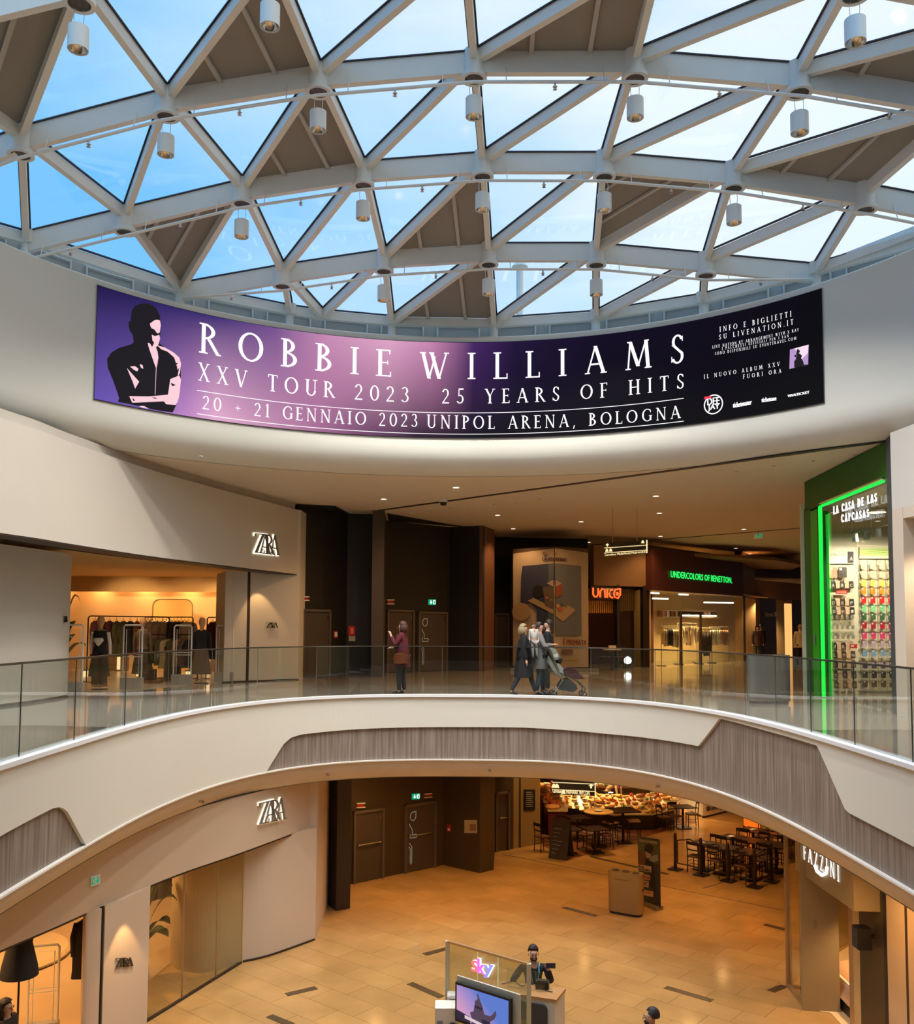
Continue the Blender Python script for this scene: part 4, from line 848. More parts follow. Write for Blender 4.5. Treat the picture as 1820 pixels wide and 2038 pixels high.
# ---- downlights of both ceilings
ORDW = ['first', 'second', 'third', 'fourth', 'fifth', 'sixth', 'seventh', 'eighth', 'ninth', 'tenth', 'eleventh', 'twelfth', 'thirteenth', 'fourteenth', 'fifteenth', 'sixteenth', 'seventeenth', 'eighteenth', 'nineteenth', 'twentieth', 'twenty-first', 'twenty-second', 'twenty-third']
trimw = mat('downlight_trim', (.7, .68, .62), .4); dl_e = emi('downlight_glow', (1, .84, .58), 5); dl_off = mat('downlight_dark', (.03, .025, .02), .5)
dl0 = None
def DLN(px, lit):
    a = sorted((UP if lit else UNL)); i = [p[0] for p in a].index(px); n = len(a)
    return ORDW[i]+' from the left'
def downlight(px, py, lit, lbl, grp):
    global dl0
    p = PZ(px, py, ZC1-.004) 
    t = thing('downlight', lbl+', '+DLN(px, lit)+' of '+('those that are lit' if lit else 'the small unlit ones'), 'ceiling light', (p.x, p.y, ZC1), 0, grp)
    MB().lathe([(.11, 0), (.11, -.015), (.085, -.015), (.085, 0)], (0, 0, 0), 14).build('rim', trimw, t, world=False); MB().lathe([(.085, -.006), (0, -.006)], (0, 0, 0), 14).build('lens', dl_e if lit else dl_off, t, world=False); return t
UP = [(764, 993), (908, 970), (991, 1025), (1157, 1038), (1022, 1052), (1017, 1076), (1172, 1079), (1313, 1021), (1315, 1067), (1306, 987), (1481, 1053), (1465, 1091), (1379, 1097), (1434, 1106), (1493, 1102), (1518, 1114), (1479, 1116), (1558, 1139), (1557, 1151), (1598, 1166), (1573, 1124)]
UP = [p for p in UP if p[1] < 1145]
UNL = [(818, 1022), (858, 1016), (898, 1011), (936, 1012), (983, 1004), (1026, 1001), (1073, 993), (1110, 988), (1540, 927), (1620, 917), (1702, 905), (1467, 938), (400, 908), (1227, 1034), (1392, 1048)]
for i, (px, py) in enumerate(UP):
    downlight(px, py, True, 'lit round downlight in the upper ceiling', 'lit downlights in the upper ceiling')
    if i % 2 == 0: lamp('SPOT', PZ(px, py, ZC1-.04), 150, (1, .56, .22), .1, spot=2.2)
for px, py in UNL: t = downlight(px, py, False, 'unlit recessed spot in the upper ceiling', 'unlit spots in the upper ceiling'); t.scale = (.45, .45, 1)
for px, py in [][:0] and [(818, 1022), (858, 1016), (898, 1011), (936, 1011), (983, 1004), (1026, 1001), (1073, 993), (1110, 988), (1540, 927), (1620, 917), (1702, 905), (1467, 938), (400, 908), (1227, 1034), (1392, 1048)]:
    t = downlight(px, py, False, 'small unlit spotlight recessed in the upper ceiling', 'unlit spots in the upper ceiling'); t.scale = (.45, .45, 1)
# warm light from the lower ceiling, spread over the open hall
for q in ((-2, 24), (2, 25), (6, 24), (4, 29), (8, 28), (9, 33), (0, 22.6), (12, 30), (6, 21.8)): lamp('SPOT', (q[0], q[1], ZC0-.03), 240, (1, .56, .2), .15, spot=2.6, blend=1)
for q in ((6.0, 10), (6.0, 14), (-5.6, 5), (5.6, 5), (0, -.6), (-3, -.6), (3, -.6)): lamp('SPOT', (q[0], q[1], ZC0-.03), 220, (1, .57, .22), .15, spot=2.6, blend=1)
for q in ((3.2, 24), (9.5, 32), (5, 28)): lamp('AREA', (q[0], q[1], 5.06), 60, (1, .5, .16), .5)

for q in ((-1.5, 26), (3, 25.5), (6.2, 24), (3.5, 31), (8.5, 27), (8, 33), (12, 36), (11, 31)): lamp('SPOT', (q[0], q[1], ZC1-.03), 270, (1, .54, .2), .12, spot=2.6, blend=1)

W_('wall_rear', [(40, -13), (-40, -13)], ZL, ZC1, beige, .2); W_('wall_outer_left', [(-24, -13), (-24, 45)], ZL, ZC1, beige, .2); W_('wall_outer_right', [(15.5, 30), (15.5, -13)], ZL, ZC1, beige, -.2)
for x in (-8, 0, 8): lamp('SPOT', (x, -6, ZC1-.03), 200, (1, .6, .3), .12, spot=2.6, blend=1)
W_('wall_outer_far', [(-24, 70), (45, 70), (45, -13)], ZL, ZC1, mat('far_hall_wall', (.16, .1, .06), .8), .2); W_('wall_outer_far_left', [(-24, 45), (-24, 70)], ZL, ZC1, MATS['far_hall_wall'], .2)
# ================================================================== HELPERS FOR OBJECTS
def plane(A, B):
    A = Vector((A[0], A[1])); B = Vector((B[0], B[1])); d = (B-A).normalized(); nrm = Vector((d.y, -d.x))
    if nrm.dot(-A) < 0: nrm = -nrm
    fn = lambda u, z, k_=0: (A.x+d.x*u+nrm.x*k_, A.y+d.y*u+nrm.y*k_, z)
    return fn, (lambda px, py: PQ(px, py, A, B))
def signtext(s, A, B, p0, p1, m_, parent, name='lettering', style='sans', off=.01, th=None, wf=1., bold=0):
    """p0 / p1 = (x, top, bottom) pixels at the first and last letter"""
    fn, q = plane(A, B); u0, za = q(p0[0], p0[1]); _, zb = q(p0[0], p0[2]); u1, zc = q(p1[0], p1[1]); _, zd = q(p1[0], p1[2]); b = MB(); f2 = lambda u, z, k_: fn(u, z, off+(k_ or 0))
    if style == 'serif': serif(b, s, f2, u0, u1, za-zb, zc-zd, wf, zb, zd, th)
    else: sans(b, s, f2, u0, u1, zb, za, zd, th, bold)
    if style == 'serif' and len(s) > 1:
        for b2 in serif_letters(s, f2, u0, u1, za-zb, zc-zd, wf, zb, zd, th): b2.build('letter', m_, parent)
        return None
    if len(s) > 1: return b.build(name, m_, parent, kind='stuff')
    return b.build(name, m_, parent)
def quadp(A, B, pts, m_, parent, name, off=.0, th=.01):
    """flat plate on a plane, outline given in pixels"""
    fn, q = plane(A, B); P = [q(*p) for p in pts]; n = len(P)
    b = MB().add([fn(u, z, off) for u, z in P]+[fn(u, z, off+th) for u, z in P], [tuple(range(n-1, -1, -1)), tuple(range(n, 2*n))]+[(i, (i+1) % n, n+(i+1) % n, n+i) for i in range(n)])
    return b.build(name, m_, parent)
ORD = ['leftmost', 'second from the left', 'third from the left', 'fourth from the left', 'fifth from the left', 'sixth from the left', 'seventh from the left', 'eighth from the left', 'ninth from the left', 'tenth from the left', 'eleventh from the left', 'twelfth from the left', 'thirteenth from the left', 'fourteenth from the left', 'fifteenth from the left', 'sixteenth from the left', 'seventeenth from the left', 'eighteenth from the left', 'nineteenth from the left', 'twentieth from the left']
fab = lambda n_, c_: mat('fabric_'+n_, c_, .85, var=.12, scale=9, bump=.3)
skinm = mat('skin', (.52, .30, .2), .55, var=.05, scale=20)
# ---- figures
def skinmesh(verts, edges_, radii, sub=1):
    me = bpy.data.meshes.new('s'); me.from_pydata([tuple(v) for v in verts], edges_, []); ob = bpy.data.objects.new('s', me); C.objects.link(ob)
    md = ob.modifiers.new('k', 'SKIN'); md.use_smooth_shade = True
    for i, r in enumerate(radii):
        sv_ = me.skin_vertices[0].data[i]; sv_.radius = r if isinstance(r, tuple) else (r, r); sv_.use_root = (i == 0)
    s2 = ob.modifiers.new('s', 'SUBSURF'); s2.levels = sub; s2.render_levels = sub
    dg = bpy.context.evaluated_depsgraph_get(); out = bpy.data.meshes.new_from_object(ob.evaluated_get(dg)); bpy.data.objects.remove(ob); bpy.data.meshes.remove(me); return out
def figure(name, label, loc, rz, h=1.7, group=None, hair=(.03, .02, .012), hairstyle='short', top=None, top_c=(.05, .05, .05), bottom_c=(.03, .03, .04), coat=0, shoes_c=(.02, .02, .02), legs=((-.0, 0), (.0, 0)), arms=(None, None), lean=0, beard=False, fat=1.0, detail=True):
    """faces +Y locally. legs: forward offset of (left, right) foot. arms: (elbow, wrist) offsets from the shoulder for (left=-x, right=+x)."""
    k_ = h/1.75; t = thing(name, label, 'person', loc, rz, group); sk = skinm
    V, E_, R = [], [], []
    def v(p, r, par=None):
        V.append(Vector(p)*k_); R.append((r[0]*k_, r[1]*k_) if isinstance(r, tuple) else r*k_)
        if par is not None: E_.append((par, len(V)-1))
        return len(V)-1
    L = lambda z: lean*(z-.95)
    pel = v((0, 0, .96), (.13*fat, .1*fat)); wa = v((0, L(1.1), 1.1), (.115*fat, .085*fat), pel); ch = v((0, L(1.3), 1.3), (.15*fat, .1*fat), wa); nb = v((0, L(1.46), 1.46), .06, ch); nk = v((0, L(1.52)+.01, 1.53), .052, nb); hd = v((0, L(1.6)+.02, 1.61), (.07, .085), nk); ht = v((0, L(1.69)+.015, 1.69), (.068, .085), hd)
    J = {}
    for sd, i in ((-1, 0), (1, 1)):
        fo = legs[i][0] if isinstance(legs[i], tuple) else legs[i]
        lift = legs[i][1] if isinstance(legs[i], tuple) else 0
        hp = v((sd*.09, 0, .88), .085*fat, pel); kn = v((sd*.095, fo*.45+.03, .49+lift*.5), .06, hp); an = v((sd*.1, fo, .09+lift), .038, kn); he = v((sd*.1, fo+.07, .04+lift*.8), .035, an); toe = v((sd*.11, fo+.17, .03+lift*.3), .028, he); J['leg%d' % i] = (hp, kn, an, he, toe)
        sh = v((sd*.185, L(1.42), 1.42), .055, ch); ar = arms[i] or ((sd*.04, -.02, -.29), (sd*.05, .04, -.55))
        S0 = Vector((sd*.185, L(1.42), 1.42)); e_ = S0+Vector(ar[0]); w_ = S0+Vector(ar[1]); el = v(e_, .042, sh); wr = v(w_, .028, el); d = (w_-e_).normalized(); pm = v(w_+d*.07, (.036, .018), wr); J['arm%d' % i] = (sh, el, wr)
        if detail:
            a = d.cross(Vector((0, 0, 1))); a = a.normalized() if a.length > .2 else Vector((1, 0, 0)); c2 = d.cross(a)
            for q, (o_f, ln_) in enumerate(((-.027, .06), (-.009, .072), (.009, .07), (.027, .055))):
                f1 = v(w_+d*.1+a*o_f, .0095, pm); f2 = v(w_+d*(.1+ln_*.6)+a*o_f*1.1+c2*.015, .0085, f1)
            v(w_+d*.06+a*.05+c2*.01, .0095, pm)
    me = skinmesh(V, E_, R); me.materials.append(sk); link('body', me, t, False)
    def part(nm, idx, grow, m_, edges_x=None):
        mp_ = {a: i for i, a in enumerate(idx)}; es = [(mp_[a], mp_[b_]) for a, b_ in E_ if a in mp_ and b_ in mp_]; rr = []
        for a in idx:
            r = R[a]; r = r if isinstance(r, tuple) else (r, r); rr.append((r[0]+grow*k_, r[1]+grow*k_))
        me_ = skinmesh([V[a] for a in idx], es, rr); me_.materials.append(m_); return link(nm, me_, t, False)
    idx_l = [pel]+[a for i in (0, 1) for a in J['leg%d' % i][:3]]; part('trousers', idx_l, .014, fab('tr%.2f%.2f%.2f' % bottom_c, bottom_c))
    for i in (0, 1): part('shoe', list(J['leg%d' % i][2:]), .012, mat('shoe%.2f' % shoes_c[0], shoes_c, .4))
    tm = fab('top%.2f%.2f%.2f' % top_c, top_c); part('jacket' if coat else 'sweater', [ch, wa, pel, nb]+[a for i in (0, 1) for a in J['arm%d' % i]], .024 if coat else .016, tm)
    if coat:
        cm_ = MB(); pr_c = []; n = 18
        for z, rx, ry in ((1.36, .15, .11), (1.2, .17, .13), (1.0, .175, .145), (.95-coat*.5, .19, .165), (.95-coat, .2, .18)): pr_c.append((z, rx*fat, ry*fat))
        vs = [(rx*math.cos(2*math.pi*j/n)*k_*(1+.04*math.sin(5*j)), ((ry+.1*max(abs(legs[0][0]), abs(legs[1][0]))*(1.2-z))*math.sin(2*math.pi*j/n)+L(max(z, .95)))*k_, z*k_) for z, rx, ry in pr_c for j in range(n)]
        cm_.add(vs, [(i*n+j, i*n+(j+1) % n, (i+1)*n+(j+1) % n, (i+1)*n+j) for i in range(4) for j in range(n)]); cm_.build('coat', tm, t, 'all', world=False)
    hm = mat('hair%.2f%.2f' % hair[:2], hair, .6, var=.25, scale=40, bump=.5); hb = MB(); hc = Vector((0, L(1.66), 1.66))*k_
    low = {'short': .1, 'bob': .42, 'long': .42, 'bun': .15}[hairstyle]; n = 14; ring = []
    for i in range(9):
        ph = math.pi*(.02+(.52+low*.5)*i/8)
        for j in range(n):
            a = 2*math.pi*j/n; front = math.sin(a)  # +y = face
            r = math.sin(ph)*(.093 if hairstyle == 'short' else .098); z = math.cos(ph)*.106
            cut = 1 if (front < .35 or ph < math.pi*.3) else .8
            yy = r*front*1.12*cut-.016; ring.append((hc.x+r*math.cos(a)*.93*k_*(1 if hairstyle == 'short' else 1.12), hc.y+yy*k_, hc.z+(z if front < .35 or ph < math.pi*.36 else max(z, .055))*k_))
    hb.add(ring, [(i*n+j, (i+1)*n+j, (i+1)*n+(j+1) % n, i*n+(j+1) % n) for i in range(8) for j in range(n)]+[tuple(range(n))])
    hb.build('hair', hm, t, 'all', world=False)
    if hairstyle in ('bob', 'long'):
        zb = -.16 if hairstyle == 'bob' else -.34; MB().lathe([(.06, .05), (.1, 0), (.112, -.07), (.1, zb), (.02, zb-.02)], hc+Vector((0, -.025, 0)), 16, math.radians(150), math.radians(390), sx=.95).build('hair_back', hm, t, 'all', world=False)
    fy = L(1.62)+.105; ee = mat('eye_dark', (.02, .012, .01), .3); ms_ = mat('lip', (.4, .14, .11), .5)
    for sd in (-1, 1): MB().lathe([(0, .008), (.011, .004), (.011, -.004), (0, -.008)], Vector((sd*.03, fy-.006, 1.625))*k_, 8).build('eye', ee, t, world=False)
    for sd in (-1, 1): MB().box(Vector((sd*.03, fy-.003, 1.647))*k_, (.03*k_, .008, .006)).build('eyebrow', hm, t, world=False)
    MB().add([Vector(p)*k_ for p in ((-.012, fy, 1.585), (.012, fy, 1.585), (0, fy+.024, 1.588), (0, fy-.002, 1.63))], ((0, 1, 2), (0, 2, 3), (1, 3, 2), (0, 3, 1))).build('nose', sk, t, world=False)
    MB().box(Vector((0, fy-.002, 1.562))*k_, (.04*k_, .012, .01)).build('mouth', ms_, t, world=False)
    for sd in (-1, 1): MB().lathe([(0, .028), (.018, .012), (.015, -.015), (0, -.028)], Vector((sd*.083, L(1.62)+.015, 1.615))*k_, 8, sx=.5).build('ear', sk, t, world=False)
    if beard: MB().lathe([(.05, .02), (.062, .0), (.05, -.03), (0, -.045)], Vector((0, L(1.57)+.04, 1.555))*k_, 12, 0, math.pi).build('beard', hm, t, 'all', world=False)
    t['_w'] = 1; del t['_w']; return t, k_
# ================================================================== UPPER FLOOR, LEFT SHOP
FRA, FRB = (-5.79, 22.6), (-4.6, 26.4)
halo = emi('sign_halo', (1, .92, .72), 2.2); letd = mat('sign_face', (.2, .18, .15), .4); letb = mat('dark_letters', (.03, .022, .015), .4)
def zara(label, A, B, x0, x1, yt0, yb0, yt1, yb1, lit):
    fn, q = plane(A, B); p = q((x0+x1)/2, yb0); t = thing('shop_sign', label, 'sign', fn(p[0], p[1], 0)); w = x1-x0; spans = [(0, .42), (.20, .66), (.44, .80), (.62, 1.0)]
    for ch, (f0, f1) in zip('ZARA', spans):
        e0, e1 = x0+w*f0, x0+w*f1; T0, T1 = yt0+(yt1-yt0)*f0, yt0+(yt1-yt0)*f1; B0, B1 = yb0+(yb1-yb0)*f0, yb0+(yb1-yb0)*f1
        if lit: signtext(ch, A, B, (e0-1, T0-1, B0+1), (e1+1, T1-1, B1+1), halo, t, 'letter_halo', 'serif', .02, None, .9); signtext(ch, A, B, (e0, T0, B0), (e1, T1, B1), letd, t, 'letter', 'serif', .05, .02, .62)
        else: signtext(ch, A, B, (e0, T0, B0), (e1, T1, B1), letb, t, 'letter', 'serif', .01, .015, .8)
    return t
_old_serif = serif
def serif(mb, s, fn, x0, x1, h0, h1, wf=1.0, y0=0, y1=0, th=None):
    if len(s) == 1:   # a single letter fills its box
        w = SER[s][0]*(h0+h1)/2; wf = (x1-x0)/w
    return _old_serif(mb, s, fn, x0, x1, h0, h1, wf, y0, y1, th)
zara('backlit clothing shop lettering on the upper white fascia', FRA, FRB, 503, 553, 1061, 1100, 1066, 1106, True)
zara('small dark shop lettering on the upper floor pier under a light cone', (-5.7, 25.32), (-4.54, 26.35), 529, 553, 1239, 1250, 1239, 1250, False)
zara('small dark shop lettering at the edge of the rounded upper pier', (-8.42, 18.0), (-8.3, 19.3), 126, 133, 1226, 1239, 1226, 1238, False)
zara('backlit clothing shop lettering on the lower fascia', (-4.26, 18.46), (-3.3, 20.7), 511, 566, 1598, 1640, 1585, 1629, True)
zara('small dark shop lettering on the lower pier beside the entrance', pb_.xy, pa.xy, 228, 264, 1907, 1925, 1905, 1922, False)
# back wall furniture: tall mirror panel, cabinets
mirror_amber = mat('mirror_reflection_amber', (.80, .48, .16), .45, var=.03, spec=.1)  # diffuse amber paints the lit shop's reflection onto the mirror face
mp0 = PY(303, 1330, 30.8); mp1 = PY(386, 1193, 30.8)
t = thing('leaning_mirror', 'tall rounded mirror panel leaning at the back wall of the upper shop', 'mirror', (mp0.x, 30.8, 0)); b = MB(); r_ = .25; w_ = mp1.x-mp0.x; pts = []
for cx, cz, a0 in ((r_, r_, 180), (w_-r_, r_, 270), (w_-r_, mp1.z-r_, 0), (r_, mp1.z-r_, 90)):
    for i in range(6): a = math.radians(a0+18*i); pts.append((mp0.x+cx+r_*math.cos(a), cz+r_*math.sin(a)))
n = len(pts); b.add([(x, 30.8-.1, z) for x, z in pts]+[(x, 30.86-.1, z) for x, z in pts], [tuple(range(n)), tuple(range(2*n-1, n-1, -1))]+[(i, n+i, n+(i+1) % n, (i+1) % n) for i in range(n)]); b.build('mirror_face', mirror_amber, t)
MB().tube([(p[0], 30.68, p[1]) for p in pts+pts[:1]], .018, 5).build('rim', mat('oak', (.3, .17, .07), .5), t)
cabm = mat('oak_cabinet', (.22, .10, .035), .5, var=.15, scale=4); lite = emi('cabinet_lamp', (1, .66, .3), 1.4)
for i, (xa, xb) in enumerate(((215, 250), (286, 300), (382, 432))):
    p, q = PY(xa, 1300, 30.6), PY(xb, 1300, 30.6); t = thing('low_cabinet', 'low oak cabinet with a lit niche against the back wall, '+('behind the light mannequin', 'behind the second gate', 'behind the right-hand rack')[i], 'cabinet', ((p.x+q.x)/2, 30.6, 0)); w_ = q.x-p.x
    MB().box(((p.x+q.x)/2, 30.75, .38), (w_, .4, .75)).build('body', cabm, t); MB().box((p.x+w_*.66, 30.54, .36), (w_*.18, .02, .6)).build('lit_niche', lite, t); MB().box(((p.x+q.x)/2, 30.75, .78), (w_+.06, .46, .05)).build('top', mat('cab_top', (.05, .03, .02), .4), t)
# garments
GM = {}
def garment_mesh(kind, L, w, d, seed):
    rg = random.Random(seed); b = MB(); n = 16; prof = {'coat': [(0, .12), (.04, .7), (.12, .95), (.3, 1), (.6, .95), (.85, 1.02), (1, 1.05)], 'shirt': [(0, .12), (.04, .75), (.14, 1), (.5, .9), (1, .92)], 'trousers': [(0, .55), (.1, .7), (.5, .62), (1, .55)], 'dress': [(0, .2), (.05, .6), (.2, .62), (.4, .45), (.6, .75), (1, 1.15)]}[kind]
    rings = []
    for tt, ww in prof:
        for j in range(n):
            a = 2*math.pi*j/n; wob = 1+.1*math.sin(3*a+seed)+.06*rg.uniform(-1, 1); rings.append((math.cos(a)*w/2*ww*wob, math.sin(a)*d/2*(1 if tt > .03 else .3)*wob, -tt*L))
    b.add(rings, [(i*n+j, i*n+(j+1) % n, (i+1)*n+(j+1) % n, (i+1)*n+j) for i in range(len(prof)-1) for j in range(n)])
    if kind in ('coat', 'shirt'):
        for sd in (-1, 1): b.tube([(sd*w*.38, 0, -.07*L), (sd*w*.52, 0, -.3*L), (sd*w*.5, 0, -.62*L)], [d*.32, d*.28, d*.22], 8)
    return b
def garment(name, label, loc, rz, kind, L, w, d, m_, seed, group):
    t = thing(name, label, 'clothes', loc, rz, group); garment_mesh(kind, L, w, d, seed).build('cloth', m_, t, 'all', world=False)
    MB().tube([(-w*.3, 0, -.03), (0, 0, .05), (w*.3, 0, -.03)], .008, 4).tube([(0, 0, .05), (0, 0, .1), (.02, 0, .13)], .006, 4).build('hanger', chrome, t, world=False); return t
FC = {'black': (.012, .010, .010), 'maroon': (.10, .02, .015), 'dark brown': (.06, .03, .015), 'grey brown': (.16, .10, .06), 'tan': (.42, .24, .1), 'cream': (.65, .5, .32), 'olive': (.10, .085, .03), 'charcoal': (.04, .035, .035), 'navy': (.02, .02, .045), 'rust': (.28, .09, .03), 'pink': (.6, .3, .25), 'white': (.75, .7, .6), 'sand': (.5, .36, .2)}
def rack(label, A, B, h, cols, kinds, rname, L=.9, z0=0, d=.09, w=.46, rail=(.05, .012, .01)):
    """a clothes rail between plan points A and B with garments hanging on it"""
    A = Vector(A); B = Vector(B); dv = (B-A); ln = dv.length; dv.normalize(); rz = math.atan2(dv.y, dv.x); rm = mat('rail_metal%.2f' % rail[0], rail, .35)
    cols = [c_ for i_, c_ in enumerate(cols) for _ in range(2 if i_ % 2 == 0 and ln/len(cols) > .19 else 1)]
    t = thing('clothes_rail', label, 'clothes rail', ((A.x+B.x)/2, (A.y+B.y)/2, z0)); fr = lambda u, v, z: (A.x+dv.x*u-dv.y*v, A.y+dv.y*u+dv.x*v, z0+z)
    MB().tube([fr(0, 0, h-.06), fr(.03, 0, h-.01), fr(.08, 0, h), fr(ln-.08, 0, h), fr(ln-.03, 0, h-.01), fr(ln, 0, h-.06)], .018, 6).build('top_rail', rm, t)
    for u in (0, ln): MB().tube([fr(u, 0, .03), fr(u, 0, h-.05)], .018, 6).build('leg', rm, t); MB().box(fr(u, 0, .015), (.06, .42, .03), rz).build('foot', rm, t)
    n = len(cols)
    for i, c_ in enumerate(cols):
        u = .10+(ln-.20)*(i+.5)/n; kd = kinds[i % len(kinds)]; p = fr(u, 0, h-.13)
        garment({'coat': 'coat', 'shirt': 'shirt', 'trousers': 'trousers', 'dress': 'dress'}[kd], '%s %s, %s on the %s' % (c_, kd, ORD[i], rname), p, rz+math.pi/2+random.uniform(-.15, .15)-1.05, kd, L*random.uniform(.88, 1.1), w*(.6 if kd == 'trousers' else 1), d+.05, fab(c_.replace(' ', '_'), FC[c_]), i+int(A.x*10), 'clothes on the '+rname)
Z1 = PZ(162, 1368, 0), PZ(291, 1362, 0)
rack('long dark rail of coats behind the light mannequin in the upper shop', (-9.9, 24.6), (-8.35, 26.6), 1.78, ['maroon', 'maroon', 'olive', 'charcoal', 'rust', 'cream', 'sand'], ['coat'], 'left rail of the upper shop')
rack('dark rail of black and brown jackets in the middle of the upper shop', (-9.3, 27.2), (-7.6, 26.4), 1.78, ['black', 'black', 'grey brown', 'dark brown', 'black', 'grey brown', 'dark brown', 'cream'], ['coat', 'shirt'], 'middle rail of the upper shop', L=.85)
rack('low rail of olive and tan jackets in front of the leaning mirror', (-8.6, 25.7), (-7.3, 25.9), 1.28, ['olive', 'olive', 'sand', 'olive', 'tan', 'grey brown', 'charcoal'], ['coat'], 'low rail by the mirror', L=.75)
rack('tall rail of dark and patterned coats near the right pier of the upper shop', (-7.25, 26.6), (-6.2, 27.4), 1.78, ['maroon', 'maroon', 'tan', 'sand', 'dark brown', 'black'], ['coat'], 'right rail of the upper shop', L=1.0)
# mannequins
mq = mat('mannequin_skin', (.62, .33, .14), .5); 
def mannequin(label, loc, rz, top_, botm, legs_=True, white=False):
    t = thing('mannequin', label, 'mannequin', loc, rz)
    b = MB().lathe([(0, 1.75), (.06, 1.74), (.09, 1.66), (.085, 1.58), (.05, 1.5), (.045, 1.44), (.1, 1.4)], (0, 0, 0), 14); b.build('head', mq, t, True, world=False)
    c_ = MB().lathe([(.05, 1.44), (.15, 1.4), (.185, 1.3), (.16, 1.15), (.13, 1.02), (.17, .88)], (0, 0, 0), 16, sy=.65)
    c_.build('top', top_, t, True, world=False)
    for sd in (-1, 1): MB().tube([(sd*.18, 0, 1.36), (sd*.23, 0, 1.1), (sd*.22, .05, .85)], [.05, .042, .035], 8).build('sleeve', mat('ivory_cloth', (.8, .7, .55), .8) if white else top_, t, True, world=False)
    if white: MB().lathe([(.02, 0), (.1, .03), (.13, -.03), (.02, -.16)], (0, -.12, 1.2), 10, sy=.5).build('bow', MATS['ivory_cloth'], t, True, world=False)
    if legs_:
        for sd in (-1, 1): MB().tube([(sd*.08, 0, .9), (sd*.09, 0, .5), (sd*.1, 0, .12)], [.1, .08, .09], 10).build('trouser_leg', botm, t, True, world=False)
    else: MB().lathe([(.17, .9), (.24, .5), (.27, .25)], (0, 0, 0), 16, sy=.7).build('skirt', botm, t, True, world=False)
    MB().tube([(0, .04, .02), (0, .04, .9)], .014, 6).build('stand_pole', chrome, t, world=False); MB().lathe([(.19, 0), (.19, .02), (0, .025)], (0, .04, 0), 18).build('base', brownm, t, world=False); return t
p = PZ(197, 1373, 0); mannequin('mannequin in a black pinafore with a white bow and long black trousers', (p.x, p.y, .005), 0, fab('black', FC['black']), fab('black', FC['black']), True, True)
p = PZ(176, 1371, 0); mannequin('mannequin in a long dark coat left of the white-bow mannequin', (p.x-.1, p.y+.9, .005), 0, fab('navy', FC['navy']), fab('charcoal', FC['charcoal']), False)
p = PZ(400, 1361, 0); mannequin('headed dark mannequin in a black skirt by the right rail', (p.x, p.y, .005), 0, fab('black', FC['black']), fab('grey_brown', FC['grey brown']), False)
p = PZ(262, 1363, 0); mannequin('mannequin in a brown quilted jacket behind the middle gate', (p.x+.05, p.y+.6, .005), 0, fab('grey_brown', FC['grey brown']), fab('charcoal', FC['charcoal']), False)
# bags and boxes on the floor of the shop
for i, (x, y, nm) in enumerate(((250, 1368, 'under the middle gate'), (305, 1362, 'left of the low rail'), (425, 1360, 'by the right pier'))):
    p = PZ(x, y, 0); t = thing('leather_bag', 'dark leather bag on a low shelf '+nm, 'bag', (p.x, p.y+1.6, .05)); MB().box((p.x, p.y+1.6, .24), (.42, .22, .28)).build('bag_body', mat('bag_leather', (.05, .025, .015), .4), t); MB().tube([(p.x-.12, p.y+1.6, .38), (p.x-.1, p.y+1.6, .52), (p.x+.1, p.y+1.6, .52), (p.x+.12, p.y+1.6, .38)], .012, 6).build('handle', MATS['bag_leather'], t); MB().box((p.x, p.y+1.6, .05), (.7, .4, .09)).build('shelf', cabm, t)
# security gates
gatem = mat('gate_white', (.75, .72, .66), .4); gbase = mat('gate_base', (.42, .36, .28), .6)
def gate(label, loc, rz, z0=0):
    t = thing('security_gate', label, 'gate', (loc[0], loc[1], z0), rz, 'shop security gates'); 
    MB().tube([(-.23, 0, .25), (-.23, 0, 1.5), (-.2, 0, 1.54), (.2, 0, 1.54), (.23, 0, 1.5), (.23, 0, .25)], .02, 6).build('outer_frame', gatem, t, world=False)
    MB().tube([(-.16, 0, .25), (-.16, 0, 1.44), (.16, 0, 1.44), (.16, 0, .25)], .008, 5).build('inner_frame', gatem, t, world=False)
    for z in (.78, .84): MB().tube([(-.23, 0, z), (.23, 0, z)], .01, 5).build('crossbar', gatem, t, world=False)
    MB().box((0, 0, .14), (.52, .16, .28)).build('base_box', gbase, t, world=False); return t
for x, y, lb in ((142, 1383, 'beside the rounded pier'), (262, 1372, 'in the middle of the entrance'), (362, 1364, 'in front of the low rail'), (446, 1358, 'at the right pier of the entrance')):
    p = PZ(x, y, 0); gate('white framed security gate %s, upper shop' % lb, p, -.05)
for x in (230, 330, 420):
    p = PY(x, 1300, 29.6); t = thing('floor_lantern', 'small glowing lantern on the shop floor, %s' % {230: 'left, behind the mannequins', 330: 'middle, beside the low rail', 420: 'right, by the pier'}[x], 'lamp', (p.x, 27.2, .006)); MB().box((p.x, 27.2, .1), (.14, .14, .18)).build('glass_body', lite, t); MB().box((p.x, 27.2, .2), (.17, .17, .03)).build('lid', brownm, t)
